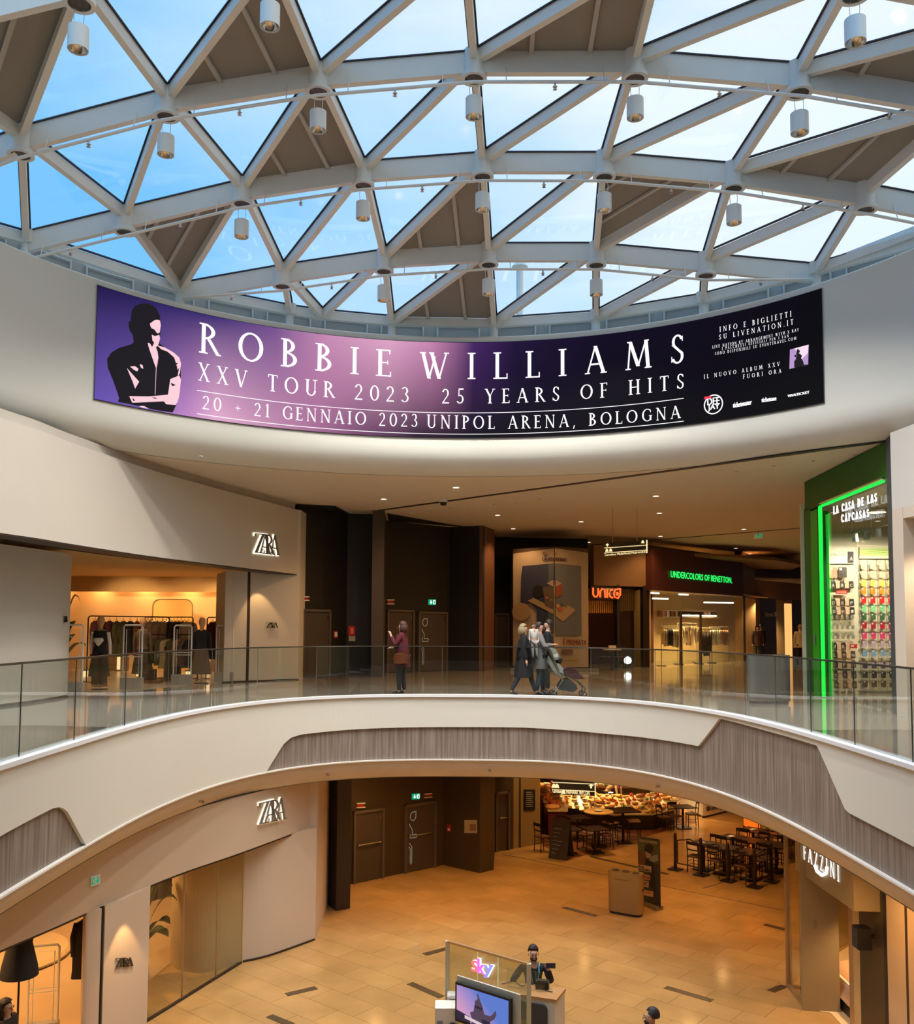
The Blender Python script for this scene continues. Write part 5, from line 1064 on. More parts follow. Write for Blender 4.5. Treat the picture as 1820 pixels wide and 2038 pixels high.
# plant leaves at the left edge of the opening
leafm = mat('dark_leaf', (.03, .055, .015), .4, var=.2)
def plant(label, base, leaves, z0, stemh=.0):
    t = thing('potted_plant', label, 'plant', (base[0], base[1], z0)); MB().lathe([(0, 0), (.16, 0), (.2, .35), (.17, .35), (0, .3)], (base[0], base[1], z0), 16).build('pot', mat('clay_pot', (.2, .12, .07), .7), t)
    for (az, ln_, hh, w_) in leaves:
        d = Vector((math.cos(az), math.sin(az), 0)); sd = Vector((-d.y, d.x, 0)); P = []; n = 8; b = MB(); O = Vector((base[0], base[1], z0+.3))
        for i in range(n+1):
            f = i/n; c0 = O+d*(ln_*f)+Vector((0, 0, hh*math.sin(f*2.0)*1.1)); ww = w_*math.sin(math.pi*min(1, max(0, (f-.3)/.7)))**.7 if f > .3 else .012; b.v += [tuple(c0-sd*ww+Vector((0, 0, .04*ww/w_))), tuple(c0), tuple(c0+sd*ww+Vector((0, 0, .04*ww/w_)))]
        for i in range(n):
            k_ = 3*i; b.f += [(k_, k_+3, k_+4, k_+1), (k_+1, k_+4, k_+5, k_+2)]
        b.build('leaf', leafm, t, 'all')
    return t
p = PZ(140, 1366, 0); plant('tall dark-leaved plant behind the rounded pier of the upper shop', (p.x-.35, p.y), [(.3, .5, 1.8, .2), (1.2, .5, 1.2, .2), (-.6, .6, .9, .2), (.1, .7, .7, .22), (2.4, .4, 1.4, .18)], 0)
# ---- wall fittings, upper floor
redm = mat('sign_red', (.42, .02, .015), .5); whm = mat('sign_white', (.75, .73, .68), .5); ga_ = (-4.75, 26.9); gb_ = (-3.47, 28.8)
def plate(name, label, cat, A, B, box, m_, off=.02, extra=None):
    fn, q = plane(A, B); p = q((box[0]+box[2])/2, (box[1]+box[3])/2); t = thing(name, label, cat, fn(p[0], p[1], 0)); quadp(A, B, [(box[0], box[1]), (box[2], box[1]), (box[2], box[3]), (box[0], box[3])], m_, t, 'plate', -.02, off+.02)
    for nm, bx, mm in (extra or []): quadp(A, B, [(bx[0], bx[1]), (bx[2], bx[1]), (bx[2], bx[3]), (bx[0], bx[3])], mm, t, nm, off, .004)
    return t
def alarm(label, A, B, x0, x1, y0, y1, dy=0):
    fn, q = plane(A, B); p = q(x0, y0); t = thing('alarm_light', label, 'light', fn(p[0], p[1], 0))
    for a in (0, 1): yy = y0+(y1-y0)*a; quadp(A, B, [(x0, yy-1), (x1, yy-1+dy), (x1, yy+1+dy), (x0, yy+1)], whm, t, 'rail', -.01, .08)
    quadp(A, B, [(x0+1, y0+1), (x1-1, y0+1+dy), (x1-1, y1-1+dy), (x0+1, y1-1)], redm, t, 'red_lens', -.01, .05)
alarm('red and white alarm lamp above the leftmost upper door', ga_, gb_, 598, 613, 1188, 1195); alarm('red and white alarm lamp above the middle upper door', W2a, W2b, 769, 783, 1194, 1202)
alarm('red and white alarm lamp above the first lower door', L0, L1, 709, 725, 1599, 1607, -1); alarm('red and white alarm lamp right of the lower exit sign', L0, L1, 844, 858, 1580, 1587, -1)
def exitsign(label, A, B, x0, x1, y0, y1, dy=0, arrow=-1, body=green_e, fg=None, off=.03):
    fn, q = plane(A, B); p = q(x0, y0); t = thing('exit_sign', label, 'sign', fn(p[0], p[1], 0)); w = x1-x0; h = y1-y0; fg = fg or emi('exit_white', (.8, 1, .95), 1.2); Y = lambda fx, fy: (x0+w*fx, y0+h*fy+dy*fx)
    quadp(A, B, [Y(0, 0), Y(1, 0), Y(1, 1), Y(0, 1)], body, t, 'sign_body', -.02, off+.02)
    quadp(A, B, [Y(.6, .15), Y(.92, .15), Y(.92, .85), Y(.6, .85)] if arrow < 0 else [Y(.08, .15), Y(.4, .15), Y(.4, .85), Y(.08, .85)], fg, t, 'door_symbol', off, .004)
    quadp(A, B, [Y(.7, .3), Y(.84, .3), Y(.84, .75), Y(.7, .75)] if arrow < 0 else [Y(.17, .3), Y(.3, .3), Y(.3, .75), Y(.17, .75)], body, t, 'running_figure', off+.004, .004)
    a = (lambda fx, fy: Y(.3+(fx-.5)*.4, fy)) if arrow < 0 else (lambda fx, fy: Y(.7+(fx-.5)*.4, fy))
    quadp(A, B, [a(.5, .85), a(0, .5), a(.35, .5), a(.35, .15), a(.65, .15), a(.65, .5), a(1, .5)], fg, t, 'arrow', off, .004); return t
exitsign('green exit sign above the upper door with the drawn figure', W2a, W2b, 853, 867, 1193, 1204)
exitsign('green exit sign above the lower door with the drawn figure', L0, L1, 820, 835, 1580, 1591, -1)
t = exitsign('white-framed exit sign hanging from the upper ceiling', (8, 33.4), (14, 33.4), 1501, 1518, 1061, 1073, -1, body=whm, fg=green_e); p = PY(1509, 1061, 33.4); MB().tube([(p.x, 33.4, p.z), (p.x, 33.4, ZC1)], .01, 4).build('rod', chrome, t)
exitsign('white-framed exit sign on the lower left fascia', (-5.65, 14.97), (-5.04, 16.79), 178, 197, 1745, 1765, -6, arrow=1, body=whm, fg=green_e)
plate('fire_point', 'small red and white fire alarm call point on the upper dark wall', 'alarm', ga_, gb_, (664, 1256, 671, 1270), redm, .03, [('label_plate', (665, 1258, 670, 1267), whm)])
plate('extinguisher_sign', 'red fire extinguisher notice with a grey label below, upper dark wall', 'sign', ga_, (-2.62, 28.9), (694, 1246, 707, 1265), redm, .01, [('grey_label', (694, 1266, 707, 1276), mat('label_grey', (.3, .28, .25), .6)), ('spiral_mark', (698, 1250, 703, 1261), mat('mark_pink', (.6, .2, .15), .6))])
plate('extinguisher_sign', 'red fire extinguisher notice at the lower dark pillar', 'sign', (A_.x, A_.y), (B_.x, B_.y), (634, 1697, 647, 1716), redm, .01, [('white_label', (634, 1717, 646, 1731), whm), ('spiral_mark', (638, 1701, 644, 1712), MATS['mark_pink'])])
plate('fire_point', 'small red fire alarm call point on the lower dark wall', 'alarm', L1, L2, (891, 1641, 898, 1655), redm, .03, [('label_plate', (893, 1648, 897, 1653), whm)])
plate('evacuation_plan', 'pale evacuation plan poster on the lower dark wall', 'poster', L1, L2, (925, 1632, 950, 1658), mat('plan_paper', (.5, .42, .3), .6), .01, [('plan_drawing', (936, 1640, 948, 1654), mat('plan_ink', (.3, .16, .12), .6))])
t = plate('menu_board', 'black menu board with chalk lines on the ochre café wall', 'board', (1.82, 29.2), (2.72, 29.85), (1043, 1571, 1064, 1612), blackm, .04)
for i in range(8): quadp((1.82, 29.2), (2.72, 29.85), [(1046, 1576+4*i), (1058+(i % 3), 1575.5+4*i), (1058+(i % 3), 1577+4*i), (1046, 1577.5+4*i)], mat('chalk', (.3, .28, .24), .8), t, 'chalk_line', .04, .003)
lamp('SPOT', (2.1, 29.0, ZC0-.05), 60, (1, .7, .3), .03, spot=1.0)
p = PZ(883, 993, ZC1); t = thing('dome_camera', 'white dome security camera on the upper ceiling', 'camera', (p.x, p.y, ZC1)); MB().lathe([(.1, 0), (.12, -.08), (.11, -.1)], p, 14).build('housing', whm, t, True); MB().lathe([(.1, -.1), (.08, -.17), (0, -.2)], p, 14).build('dome', blackm, t, True)
# ---- banner wrapped on the angled column
bn = mat('banner_vinyl', (.34, .27, .2), .6, var=.08, scale=1.2, bump=.4); BA, BM, BB = PY(1022, 1200, 33.6), PY(1104, 1200, 32.4), PY(1171, 1200, 33.2)
t = thing('hanging_banner', 'huge creased banner wrapped on the angled column, phone picture on it', 'banner', (BM.x, BM.y, 0))
def bann(A, B, pts, m_, nm, off=.02, th=.01): return quadp(A, B, pts, m_, t, nm, off, th)
for A, B, xs in ((BA, BM, (1022, 1104)), (BM, BB, (1104, 1171))):
    A2, B2 = (A.x, A.y), (B.x, B.y); b = MB(); fn, q = plane(A2, B2); n = 8; Z0 = .12
    top = (1102, 1091) if xs[0] == 1022 else (1091, 1100)
    for i in range(n+1):
        for j in range(11):
            f = i/n; x = xs[0]+(xs[1]-xs[0])*f; u, zt = q(x, top[0]+(top[1]-top[0])*f); b.v.append(fn(u, Z0+(zt-Z0)*j/10, .03*noise.noise(Vector((u*2, j*.7, 3)))))
    b.f = [(i*11+j, (i+1)*11+j, (i+1)*11+j+1, i*11+j+1) for i in range(n) for j in range(10)]; b.build('cloth', bn, t, 'all')
pic1, pic2 = mat('banner_navy', (.022, .028, .07), .6, var=.1), mat('banner_slate', (.09, .10, .125), .6, var=.1); A1, B1, A2, B2 = (BA.x, BA.y), (BM.x, BM.y), (BM.x, BM.y), (BB.x, BB.y)
bann(A1, B1, [(1042, 1127), (1104, 1121), (1104, 1260), (1071, 1262), (1070, 1215), (1058, 1200), (1038, 1204), (1039, 1150)], pic1, 'picture', .04)
bann(A1, B1, [(1094, 1122), (1104, 1121), (1104, 1260), (1094, 1262), (1094, 1180)], mat('banner_blue', (.05, .07, .09), .6), 'picture', .055)
bann(A2, B2, [(1104, 1121), (1155, 1127), (1156, 1265), (1104, 1265)], pic2, 'picture', .04)
bann(A1, B1, [(1064, 1170), (1072, 1164), (1083, 1168), (1084, 1185), (1072, 1190), (1063, 1184)], blackm, 'dark_shape', .06)
bann(A1, B1, [(1053, 1196), (1064, 1190), (1104, 1210), (1104, 1222)], mat('banner_pale', (.28, .2, .12), .6), 'phone_shape', .06); bann(A2, B2, [(1104, 1210), (1130, 1205), (1144, 1214), (1119, 1237), (1104, 1226)], MATS['banner_pale'], 'phone_shape', .06)
bann(A2, B2, [(1104, 1155), (1116, 1162), (1117, 1183), (1104, 1190)], mat('banner_redbox', (.2, .045, .02), .6), 'red_box', .07); bann(A1, B1, [(1091, 1161), (1104, 1154), (1104, 1168)], mat('banner_pinktop', (.3, .2, .18), .6), 'box_lid', .07); bann(A2, B2, [(1104, 1154), (1115, 1162), (1104, 1168)], MATS['banner_pinktop'], 'box_lid', .075); bann(A1, B1, [(1083, 1168), (1104, 1170), (1104, 1212), (1088, 1205)], mat('banner_crowd', (.09, .06, .045), .6, var=.5, scale=14), 'crowd', .07)
for x, y, r_ in ((1108, 1206, 4), (1113, 1212, 5), (1118, 1200, 3), (1100, 1195, 4), (1092, 1190, 3), (1124, 1207, 2)):
    bann(A2 if x > 1104 else A1, B2 if x > 1104 else B1, [(x+r_*math.cos(a), y+r_*math.sin(a)) for a in [k_*.785 for k_ in range(8)]], mat('banner_dot%d' % (x % 3), [(.3, .08, .03), (.34, .2, .07), (.12, .1, .08)][x % 3], .6), 'crowd_dot', .08)
bann(A1, B1, [(1040+18*math.cos(a), 1218+18*math.sin(a)) for a in [k_*.4 for k_ in range(16)]], mat('banner_disc', (.30, .2, .1), .6), 'round_field', .062)
inkm = mat('banner_ink', (.05, .02, .05), .6)
signtext('GRAN', A1, B1, (1081, 1109, 1116), (1104, 1108, 1116), inkm, t, off=.05, bold=.01); signtext('RENO', A2, B2, (1105, 1109, 1116), (1127, 1110, 1118), inkm, t, off=.05, bold=.01); signtext('IO &', A2, B2, (1093, 1098, 1105), (1108, 1098, 1105), mat('banner_ink_red', (.2, .1, .07), .6), t, off=.05)
quadp(A1, B1, [(1082, 1098), (1090, 1098), (1090, 1105), (1082, 1105)], MATS['banner_ink_red'], t, 'logo_square', .05, .004)
signtext('\u00c8 PREMIATA', A2, B2, (1120, 1270, 1283), (1166, 1270, 1284), mat('banner_red_ink', (.16, .02, .015), .6), t, off=.05, bold=.008)
quadp(A2, B2, [(1116, 1292), (1139, 1292), (1139, 1301), (1116, 1301)], mat('banner_button', (.14, .08, .09), .6), t, 'button_field', .05, .004); signtext('premiatacard.it', A2, B2, (1120, 1312, 1318), (1150, 1312, 1318), MATS['banner_ink_red'], t, off=.05)
MB().tube([(BM.x, BM.y-.06, 3.2), (BM.x, BM.y-.06, 4.5)], .012, 4).build('rope', blackm, t)
MB().box((BM.x, BM.y-.08, .06), (3.1, .1, .1)).build('bottom_bar', chrome, t)
struct('wall_column_far', MB().prism([(BA.x, BA.y+.1), (BM.x, BM.y+.12), (BB.x, BB.y+.1), (BB.x, BB.y+2), (BA.x, BA.y+2)], 0, 4.42), mat('column_brown', (.1, .06, .035), .7))
# ================================================================== FAR SHOPS, UPPER FLOOR
UAx, UBx = (UA.x, UA.y), (UB.x, UB.y); BBx = (BE.x, BE.y)
t = thing('unico_sign', 'glowing orange-red café sign above the slatted window', 'sign', (5.7, 35.1, 3)); rede = emi('orange_red_tube', (1, .10, .02), 1.8)
t.name = 'cafe_sign'
quadp(UAx, UBx, [(1174, 1166), (1233, 1170), (1233, 1194), (1174, 1192)], blackm, t, 'backboard', .05, .05)
fn, q = plane(UAx, UBx)
def tubeline(pts, r, m_, par, A, B, off=.15, nm='letter'):
    f_, q_ = plane(A, B); return MB().tube([f_(*q_(*p), off) for p in pts], r, 6).build(nm, m_, par)
tubeline([(1177, 1170), (1177, 1183), (1180, 1188), (1184, 1188), (1187, 1183), (1187, 1171)], .035, rede, t, UAx, UBx); tubeline([(1191, 1189), (1191, 1177), (1195, 1172), (1200, 1174), (1201, 1190)], .035, rede, t, UAx, UBx); tubeline([(1205, 1173), (1205, 1190)], .035, rede, t, UAx, UBx); tubeline([(1216, 1174), (1211, 1175), (1209, 1182), (1211, 1188), (1216, 1190)], .035, rede, t, UAx, UBx)
tubeline([(1231, 1172), (1231, 1184), (1226, 1191), (1220, 1189), (1218, 1182), (1221, 1174), (1231, 1172)], .035, rede, t, UAx, UBx)
quadp(UAx, UBx, [(1225+3*math.cos(a), 1182+4*math.sin(a)) for a in [k_*.785 for k_ in range(8)]], rede, t, 'dot', .14, .02)
W_('wall_unico_pier', [PL(1229, 1250, UAx, UBx).xy, PL(1235, 1250, UAx, UBx).xy], 0, 3.2, blackm, .2); W_('wall_unico_pier_right', [PL(1281, 1250, UAx, UBx).xy, PL(1293, 1250, UAx, UBx).xy], 0, 3.2, mat('unico_black', (.02, .012, .01), .4), .2)
sl = thing('slatted_screen', 'screen of warm-lit vertical slats at the top of the café window', 'screen', (5.6, 35.4, 2)); slm = mat('slat_gold', (.6, .3, .06), .5)
for i in range(14):
    x = 1176+i*3.9; f_, q_ = plane(UAx, UBx); u0, z0 = q_(x, 1220); u1, z1 = q_(x+1.7, 1195); MB().add([f_(u0, z0, -.3), f_(u1, z0, -.3), f_(u1, z1, -.3), f_(u0, z1, -.3), f_(u0, z0, -.36), f_(u1, z0, -.36), f_(u1, z1, -.36), f_(u0, z1, -.36)], ((0, 1, 2, 3), (7, 6, 5, 4), (0, 4, 5, 1), (1, 5, 6, 2), (2, 6, 7, 3), (3, 7, 4, 0))).build('slat', slm, sl)
lamp('AREA', (6.0, 34.95, 3.05), 8, ORG, .6)
for i in range(11):
    x = 1238+i*3.9; f_, q_ = plane(UAx, UBx); u0, z0 = q_(x, 1215); u1, z1 = q_(x+1.6, 1172); MB().add([f_(u0, z0, -.5), f_(u1, z0, -.5), f_(u1, z1, -.5), f_(u0, z1, -.5), f_(u0, z0, -.56), f_(u1, z0, -.56), f_(u1, z1, -.56), f_(u0, z1, -.56)], ((0, 1, 2, 3), (7, 6, 5, 4), (0, 4, 5, 1), (1, 5, 6, 2), (2, 6, 7, 3), (3, 7, 4, 0))).build('slat', mat('slat_dark', (.2, .11, .03), .5), sl)
maroon_in = mat('maroon_inside', (.05, .008, .006), .6); W_('wall_unico_inside', [(5.0, 38.5), (8.6, 40)], 0, 3.2, maroon_in, .1)
MB().wall([PL(1236, 1250, UAx, UBx).xy, PL(1280, 1250, UAx, UBx).xy], .05, 3.1, .02).build('window_2', shopglass, None, kind='structure')
wl_ = thing('white_lantern', 'round white glowing lantern standing at the café window, upper floor', 'lamp', (6.6, 34.6, 0)); lp_ = PL(1250, 1323, (5, 34.4), (8, 35.4)); MB().lathe([(0, .16), (.12, .1), (.15, 0), (.12, -.1), (0, -.14)], (lp_.x, lp_.y, .3), 14).build('globe', emi('lantern_white', (1, .97, .9), 2), wl_, True); MB().lathe([(.08, 0), (.05, .16), (0, .16)], (lp_.x, lp_.y, .0), 12).build('foot', blackm, wl_)
# Benetton
t = thing('green_shop_sign', 'green glowing letters on the maroon fascia of the underwear shop', 'sign', (9.6, 38, 3.6)); gre = emi('green_letters', (.02, .95, .12), 1.6)
fa, fb = (UB.x, UB.y-.26), (BE.x, BE.y-.26)
signtext('UNDERCOLORS OF BENETTON.', fa, fb, (1334, 1136, 1149), (1456, 1146, 1161), gre, t, off=.04, bold=.006)
inw = mat('shop_inside_warm', (.66, .47, .22), .8, var=.03); W_('wall_benetton_inside', [(7.8, 41.5), (16, 47)], 0, 3.1, inw, .1); W_('wall_benetton_left', [(7.7, 36.3), (7.8, 41.5)], 0, 3.1, inw, .1); struct('ceiling_benetton', MB().prism([(7.6, 36.1), (13.3, 42.5), (16, 47), (7.8, 41.5)], 3.1, 3.15), inw)
MB().wall([(UB.x+.2, UB.y+.2), (BE.x-.5, BE.y-.55)], .04, 3.0, .02).build('window_3', shopglass, None, kind='structure')
for x in (9.2, 10.8, 12.3): lamp('SPOT', (x, 38.6+(x-9.2)*1.2, 3.05), 560, (1, .68, .3), .1, spot=2.2)
MB().beam(PL(1481, 1190, UB.xy, BE.xy).xy.to_3d(), PL(1481, 1190, UB.xy, BE.xy).xy.to_3d()+Vector((0, 0, 3.05)), .1, .1, up=(1, 0, 0)).build('trim_30', brownm, None, kind='structure')
# door frame and fluorescent fittings
df = thing('shop_doorway', 'dark door frame standing open in the lit shop window, upper floor', 'door', PL(1375, 1327, UB.xy, BE.xy).xy.to_3d())
for x in (1356, 1395): p = PL(x, 1300, UB.xy, BE.xy); MB().beam((p.x, p.y-.05, 0), (p.x, p.y-.05, PL(x, 1219, UB.xy, BE.xy).z), .09, .09, up=(1, 0, 0)).build('jamb', brownm, df)
p, q = PL(1355, 1219, UB.xy, BE.xy), PL(1396, 1221, UB.xy, BE.xy); MB().beam((p.x, p.y-.05, p.z), (q.x, q.y-.05, p.z), .09, .09).build('lintel', brownm, df)
tube_e = emi('tube_light', (1, .92, .7), 3.5)
for i, (xa, xb, y, ds) in enumerate(((1295, 1312, 1180, 'top left of the window'), (1352, 1370, 1182, 'top, above the door frame'), (1300, 1330, 1191, 'upper left'), (1402, 1460, 1199, 'upper right'), (1358, 1426, 1225, 'low, behind the door frame'))):
    p, q = PL(xa, y, (8.6, 38.6), (14, 44)), PL(xb, y+1, (8.6, 38.6), (14, 44)); p.z = min(p.z, 3.0); q.z = min(q.z, 3.0); t = thing('tube_light', 'long white tube light in the underwear shop, '+ds, 'light', (p+q)/2); MB().tube([p, q], .035, 6).build('tube', tube_e, t); MB().tube([(p.x, p.y, p.z), (p.x, p.y, 3.09)], .008, 4).build('wire', chrome, t); MB().tube([(q.x, q.y, q.z), (q.x, q.y, 3.1)], .008, 4).build('wire', chrome, t)
rack('left clothes rail with striped garments in the underwear shop window', (8.35, 37.4), (9.4, 38.7), 1.62, ['cream', 'charcoal', 'charcoal', 'white', 'sand'], ['shirt'], 'left rail of the underwear shop', L=.7, rail=(.5, .4, .3))
rack('middle clothes rail with beige garments in the underwear shop window', (9.6, 39.8), (10.8, 41.2), 1.75, ['sand', 'cream', 'sand', 'rust', 'cream', 'sand'], ['shirt', 'dress'], 'middle rail of the underwear shop', L=.8, rail=(.5, .4, .3))
rack('clothes rail of dark jackets by the door frame of the underwear shop', (10.5, 39.7), (11.3, 40.6), 1.5, ['dark brown', 'charcoal', 'dark brown', 'charcoal'], ['coat'], 'dark rail by the door frame', L=.95)
rack('right clothes rail of pink and white shirts in the underwear shop', (11.3, 41.0), (12.6, 42.4), 1.6, ['white', 'sand', 'white', 'pink', 'tan', 'pink'], ['shirt'], 'right rail of the underwear shop', L=.7, rail=(.5, .4, .3))
sh_ = thing('storage_shelf', 'wall shelf with folded pink and white goods behind the door frame', 'shelf', (10.3, 42.2, 1.8)); 
for z in (1.55, 2.05, 2.35): MB().beam((9.4, 42.3, z), (12.6, 44.2, z), .35, .04).build('board', mat('shelf_white', (.7, .6, .45), .5), sh_)
for i in range(14):
    f = (i+.5)/14; c_ = ['pink', 'white', 'rust', 'sand', 'maroon'][i % 5]; x, y = 9.4+3.2*f, 42.25+1.9*f; tag(MB().box((x, y, 2.175), (.16, .22, .2), .5).box((x, y, 2.295), (.13, .2, .04), .5).build('folded_pile', fab(c_, FC[c_])), '%s folded pile, %s on the shelf of the underwear shop' % (c_, ORD[i]), 'clothes', 'folded piles on the shelf')
# Timberland-like shop with dark central panel
ta_, tb_ = (BE.x+.3, BE.y+.4), (20.5, 50.3)
W_('wall_shop_far_panel', [PL(1513, 1250, ta_, tb_).xy, PL(1546, 1250, ta_, tb_).xy], 0, 3.0, mat('dark_red_panel', (.06, .012, .008), .5), .2); t = thing('shop_sign', 'pale shop name on the dark red panel, far right of the upper floor', 'sign', PL(1530, 1222, ta_, tb_)); signtext('Timberland', ta_, tb_, (1520, 1218, 1227), (1538, 1219, 1227), whm, t, off=.04, bold=.01); quadp(ta_, tb_, [(1540, 1218), (1545, 1218), (1545, 1227), (1540, 1227)], whm, t, 'tree_emblem', .04, .02)
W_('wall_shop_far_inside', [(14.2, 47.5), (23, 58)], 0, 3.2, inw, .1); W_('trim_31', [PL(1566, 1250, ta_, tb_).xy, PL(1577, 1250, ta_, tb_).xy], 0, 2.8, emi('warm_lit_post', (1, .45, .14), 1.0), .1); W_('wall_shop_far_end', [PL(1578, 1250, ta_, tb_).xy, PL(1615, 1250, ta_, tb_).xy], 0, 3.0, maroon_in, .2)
for q in ((15.5, 46.5), (18.5, 50.5)): lamp('SPOT', (q[0], q[1], 3.0), 300, (1, .62, .28), .1, spot=2.3)
rack('rail of red and dark jackets in the far right shop', (15.0, 46), (15.9, 47), 1.6, ['rust', 'black', 'maroon', 'tan'], ['coat'], 'far right shop rail', L=.8); rack('rail of jackets right of the dark red panel in the far shop', (17.6, 49.2), (18.4, 50), 1.5, ['navy', 'rust', 'charcoal'], ['coat'], 'second far shop rail', L=.8)
# hanging direction signs
def wayfinder(label, A, B, x0, x1, yt, yb, dy, texts, zceil, icons, right=True):
    fn, q = plane(A, B); p = q(x0, yt); gold = emi('sign_gold_light', (1, .74, .36), 1.0); t = thing('direction_sign', label, 'sign', fn(p[0], p[1], 0)); Yd = lambda x: dy*(x-x0)/(x1-x0); h = yb-yt
    quadp(A, B, [(x0, yt), (x1, yt+dy), (x1, yb+dy), (x0, yb)], mat('sign_black', (.03, .024, .018), .5), t, 'board', -.03, .06)
    for f in (.36, .74): quadp(A, B, [(x0-1, yt+h*f), (x1+1, yt+h*f+dy), (x1+1, yt+h*f+dy+1.2), (x0-1, yt+h*f+1.2)], gold, t, 'light_bar', .03, .02)
    if right: quadp(A, B, [(x1-1.2, yt+dy), (x1+.6, yt+dy), (x1+.6, yb+dy), (x1-1.2, yb+dy)], gold, t, 'light_edge', .03, .02)
    for s_, a, b_, f0, f1 in texts: xa, xb = x0+(x1-x0)*a, x0+(x1-x0)*b_; signtext(s_, A, B, (xa, yt+h*f0+Yd(xa), yt+h*f1+Yd(xa)), (xb, yt+h*f0+Yd(xb), yt+h*f1+Yd(xb)), gold, t, off=.035, bold=.002)
    for a, f, k_ in icons:
        x = x0+(x1-x0)*a; y = yt+h*f+Yd(x); r_ = h*.12
        if k_ == 'up': quadp(A, B, [(x, y-r_), (x+r_*1.2, y), (x+r_*.4, y), (x+r_*.4, y+r_), (x-r_*.4, y+r_), (x-r_*.4, y), (x-r_*1.2, y)], gold, t, 'arrow', .035, .01)
        else: quadp(A, B, [(x-r_, y+r_), (x-r_*.7, y-r_*.3), (x-.2, y-r_), (x+r_*.7, y-r_*.3), (x+r_, y+r_)], gold, t, 'facility_symbol', .035, .01)
    for x in (x0+(x1-x0)*.2, x0+(x1-x0)*.78): f_ = fn(*q(x, yt+Yd(x)), 0); MB().tube([f_, (f_[0], f_[1], zceil)], .012, 4).build('hanger', chrome, t)
    return t
wayfinder('black direction sign with gold light bars hanging in the upper hall', (5, 27.2), (7, 27.9), 1203, 1287, 1081, 1107, -6, [('PRIMARK', .62, .98, .82, .98), ('Carrefour', .0, .28, .82, .99), ('MediaWorld', .3, .6, .82, .99)], ZC1, [(.06, .16, 'up'), (.05, .56, 'i'), (.14, .56, 'i'), (.9, .1, 'i')])
wayfinder('black direction sign with light bars hanging in front of the lower café', (2.2, 22.9), (3.9, 22.4), 1101, 1186, 1542, 1580, 4, [('PRIMARK', .32, .6, .78, .95), ('Carrefour', .0, .2, .74, .92), ('WYCON', .62, .86, .74, .98)], ZC0, [(.03, .55, 'i'), (.1, .55, 'i'), (.9, .48, 'up'), (.25, .84, 'i')])
# bin on the upper floor
def recycling_bin(label, loc, rz, z0, m_, txt=None):
    t = thing('recycling_bin', label, 'bin', (loc[0], loc[1], z0), rz); b = MB(); n = 28; pts = []
    for i in range(n):
        a = 2*math.pi*i/n; ca, sa = math.cos(a), math.sin(a); pts.append((.43*math.copysign(abs(ca)**.45, ca), .19*math.copysign(abs(sa)**.6, sa)))
    b.prism(pts, .06, .98).build('body', m_, t, True, world=False); MB().prism([(x*.92, y*.9) for x, y in pts], 0, .06).build('plinth', brownm, t, world=False); MB().prism([(x*1.01, y*1.02) for x, y in pts], .98, 1.0).build('lid', m_, t, world=False)
    for x in (-.26, 0, .26): MB().lathe([(.09, 1.0), (.09, 1.01), (.07, 1.01), (.07, 1.003), (0, 1.003)], (x, 0, 0), 14).build('opening', mat('bin_hole', (.08, .05, .03), .5), t, world=False)
    b = MB().box((.432, -.02, .62), (.012, .05, .05)).build('lock', blackm, t, world=False)
    if txt: b = MB(); sans(b, txt, lambda u, z, k_=0: (u, -.194, z), -.22, .14, .83, .86); b.build('lettering', brownm, t, world=False)
    return t
p = PZ(1515, 1398, 0); recycling_bin('grey steel recycling bin behind the balustrade, upper right', (6.45, 19.0), .05, 0, mat('bin_grey', (.28, .26, .23), .4, metal=.5))
p = PZ(1249, 1822, ZL); recycling_bin('bronze recycling bin on the lower floor beside the roll-up poster', (p.x, p.y+.15), -.55, ZL, mat('bin_bronze', (.42, .3, .14), .35, metal=.6, var=.05), 'Gran Reno')
# phone-case shop goods
Yc = Yb-.06; cols = {'skin': (.75, .45, .3), 'black': (.03, .03, .03)}
hk = mat('hook', (.6, .58, .5), .4, metal=.8)
def case(px, py, w, h, m_, label, grp, tilt=0, mark=None):
    p = PY(px, py, Yc-.09); t = thing('phone_case', label, 'phone case', p, 0, grp); M = Matrix.Rotation(tilt, 4, 'Y'); b = MB(); pts = []; r_ = .02
    for cx, cz, a0 in ((w/2-r_, h/2-r_, 0), (-w/2+r_, h/2-r_, 90), (-w/2+r_, -h/2+r_, 180), (w/2-r_, -h/2+r_, 270)):
        for i in range(3): a = math.radians(a0+45*i); pts.append((cx+r_*math.cos(a), cz+r_*math.sin(a)))
    n = len(pts); b.add([M @ Vector((x, 0, z)) for x, z in pts]+[M @ Vector((x, .012, z)) for x, z in pts], [tuple(range(n)), tuple(range(2*n-1, n-1, -1))]+[(i, n+i, n+(i+1) % n, (i+1) % n) for i in range(n)]); b.build('case_body', m_, t, world=False)
    MB().box((-w*.25, -.006, h*.3), (w*.3, .01, w*.3)).build('camera_hole', whm if mark is None else blackm, t, world=False)
    MB().tube([(0, .19, h/2+.03), (0, -.02, h/2+.03), (0, -.02, h/2-.01)], .005, 4).build('hook', hk, t, world=False)
    if mark: b = MB(); sans(b, mark, lambda u, z, k_=0: (u, -.004, z), -w*.25, w*.25, -h*.25, h*.15); b.build('lettering', whm, t, world=False)
rowc = [('pale beige', (.62, .5, .38)), ('peach', (.8, .5, .34)), ('yellow', (.85, .6, .1)), ('orange', (.95, .28, .02)), ('red', (.8, .02, .02)), ('mint green', (.2, .62, .3)), ('dark green', (.02, .12, .07)), ('crimson', (.42, .01, .05)), ('magenta', (.75, .04, .2)), ('lilac', (.55, .4, .55)), ('light blue', (.2, .4, .65)), ('navy blue', (.03, .03, .16)), ('black', (.02, .02, .025)), ('matt black', (.03, .025, .02))]
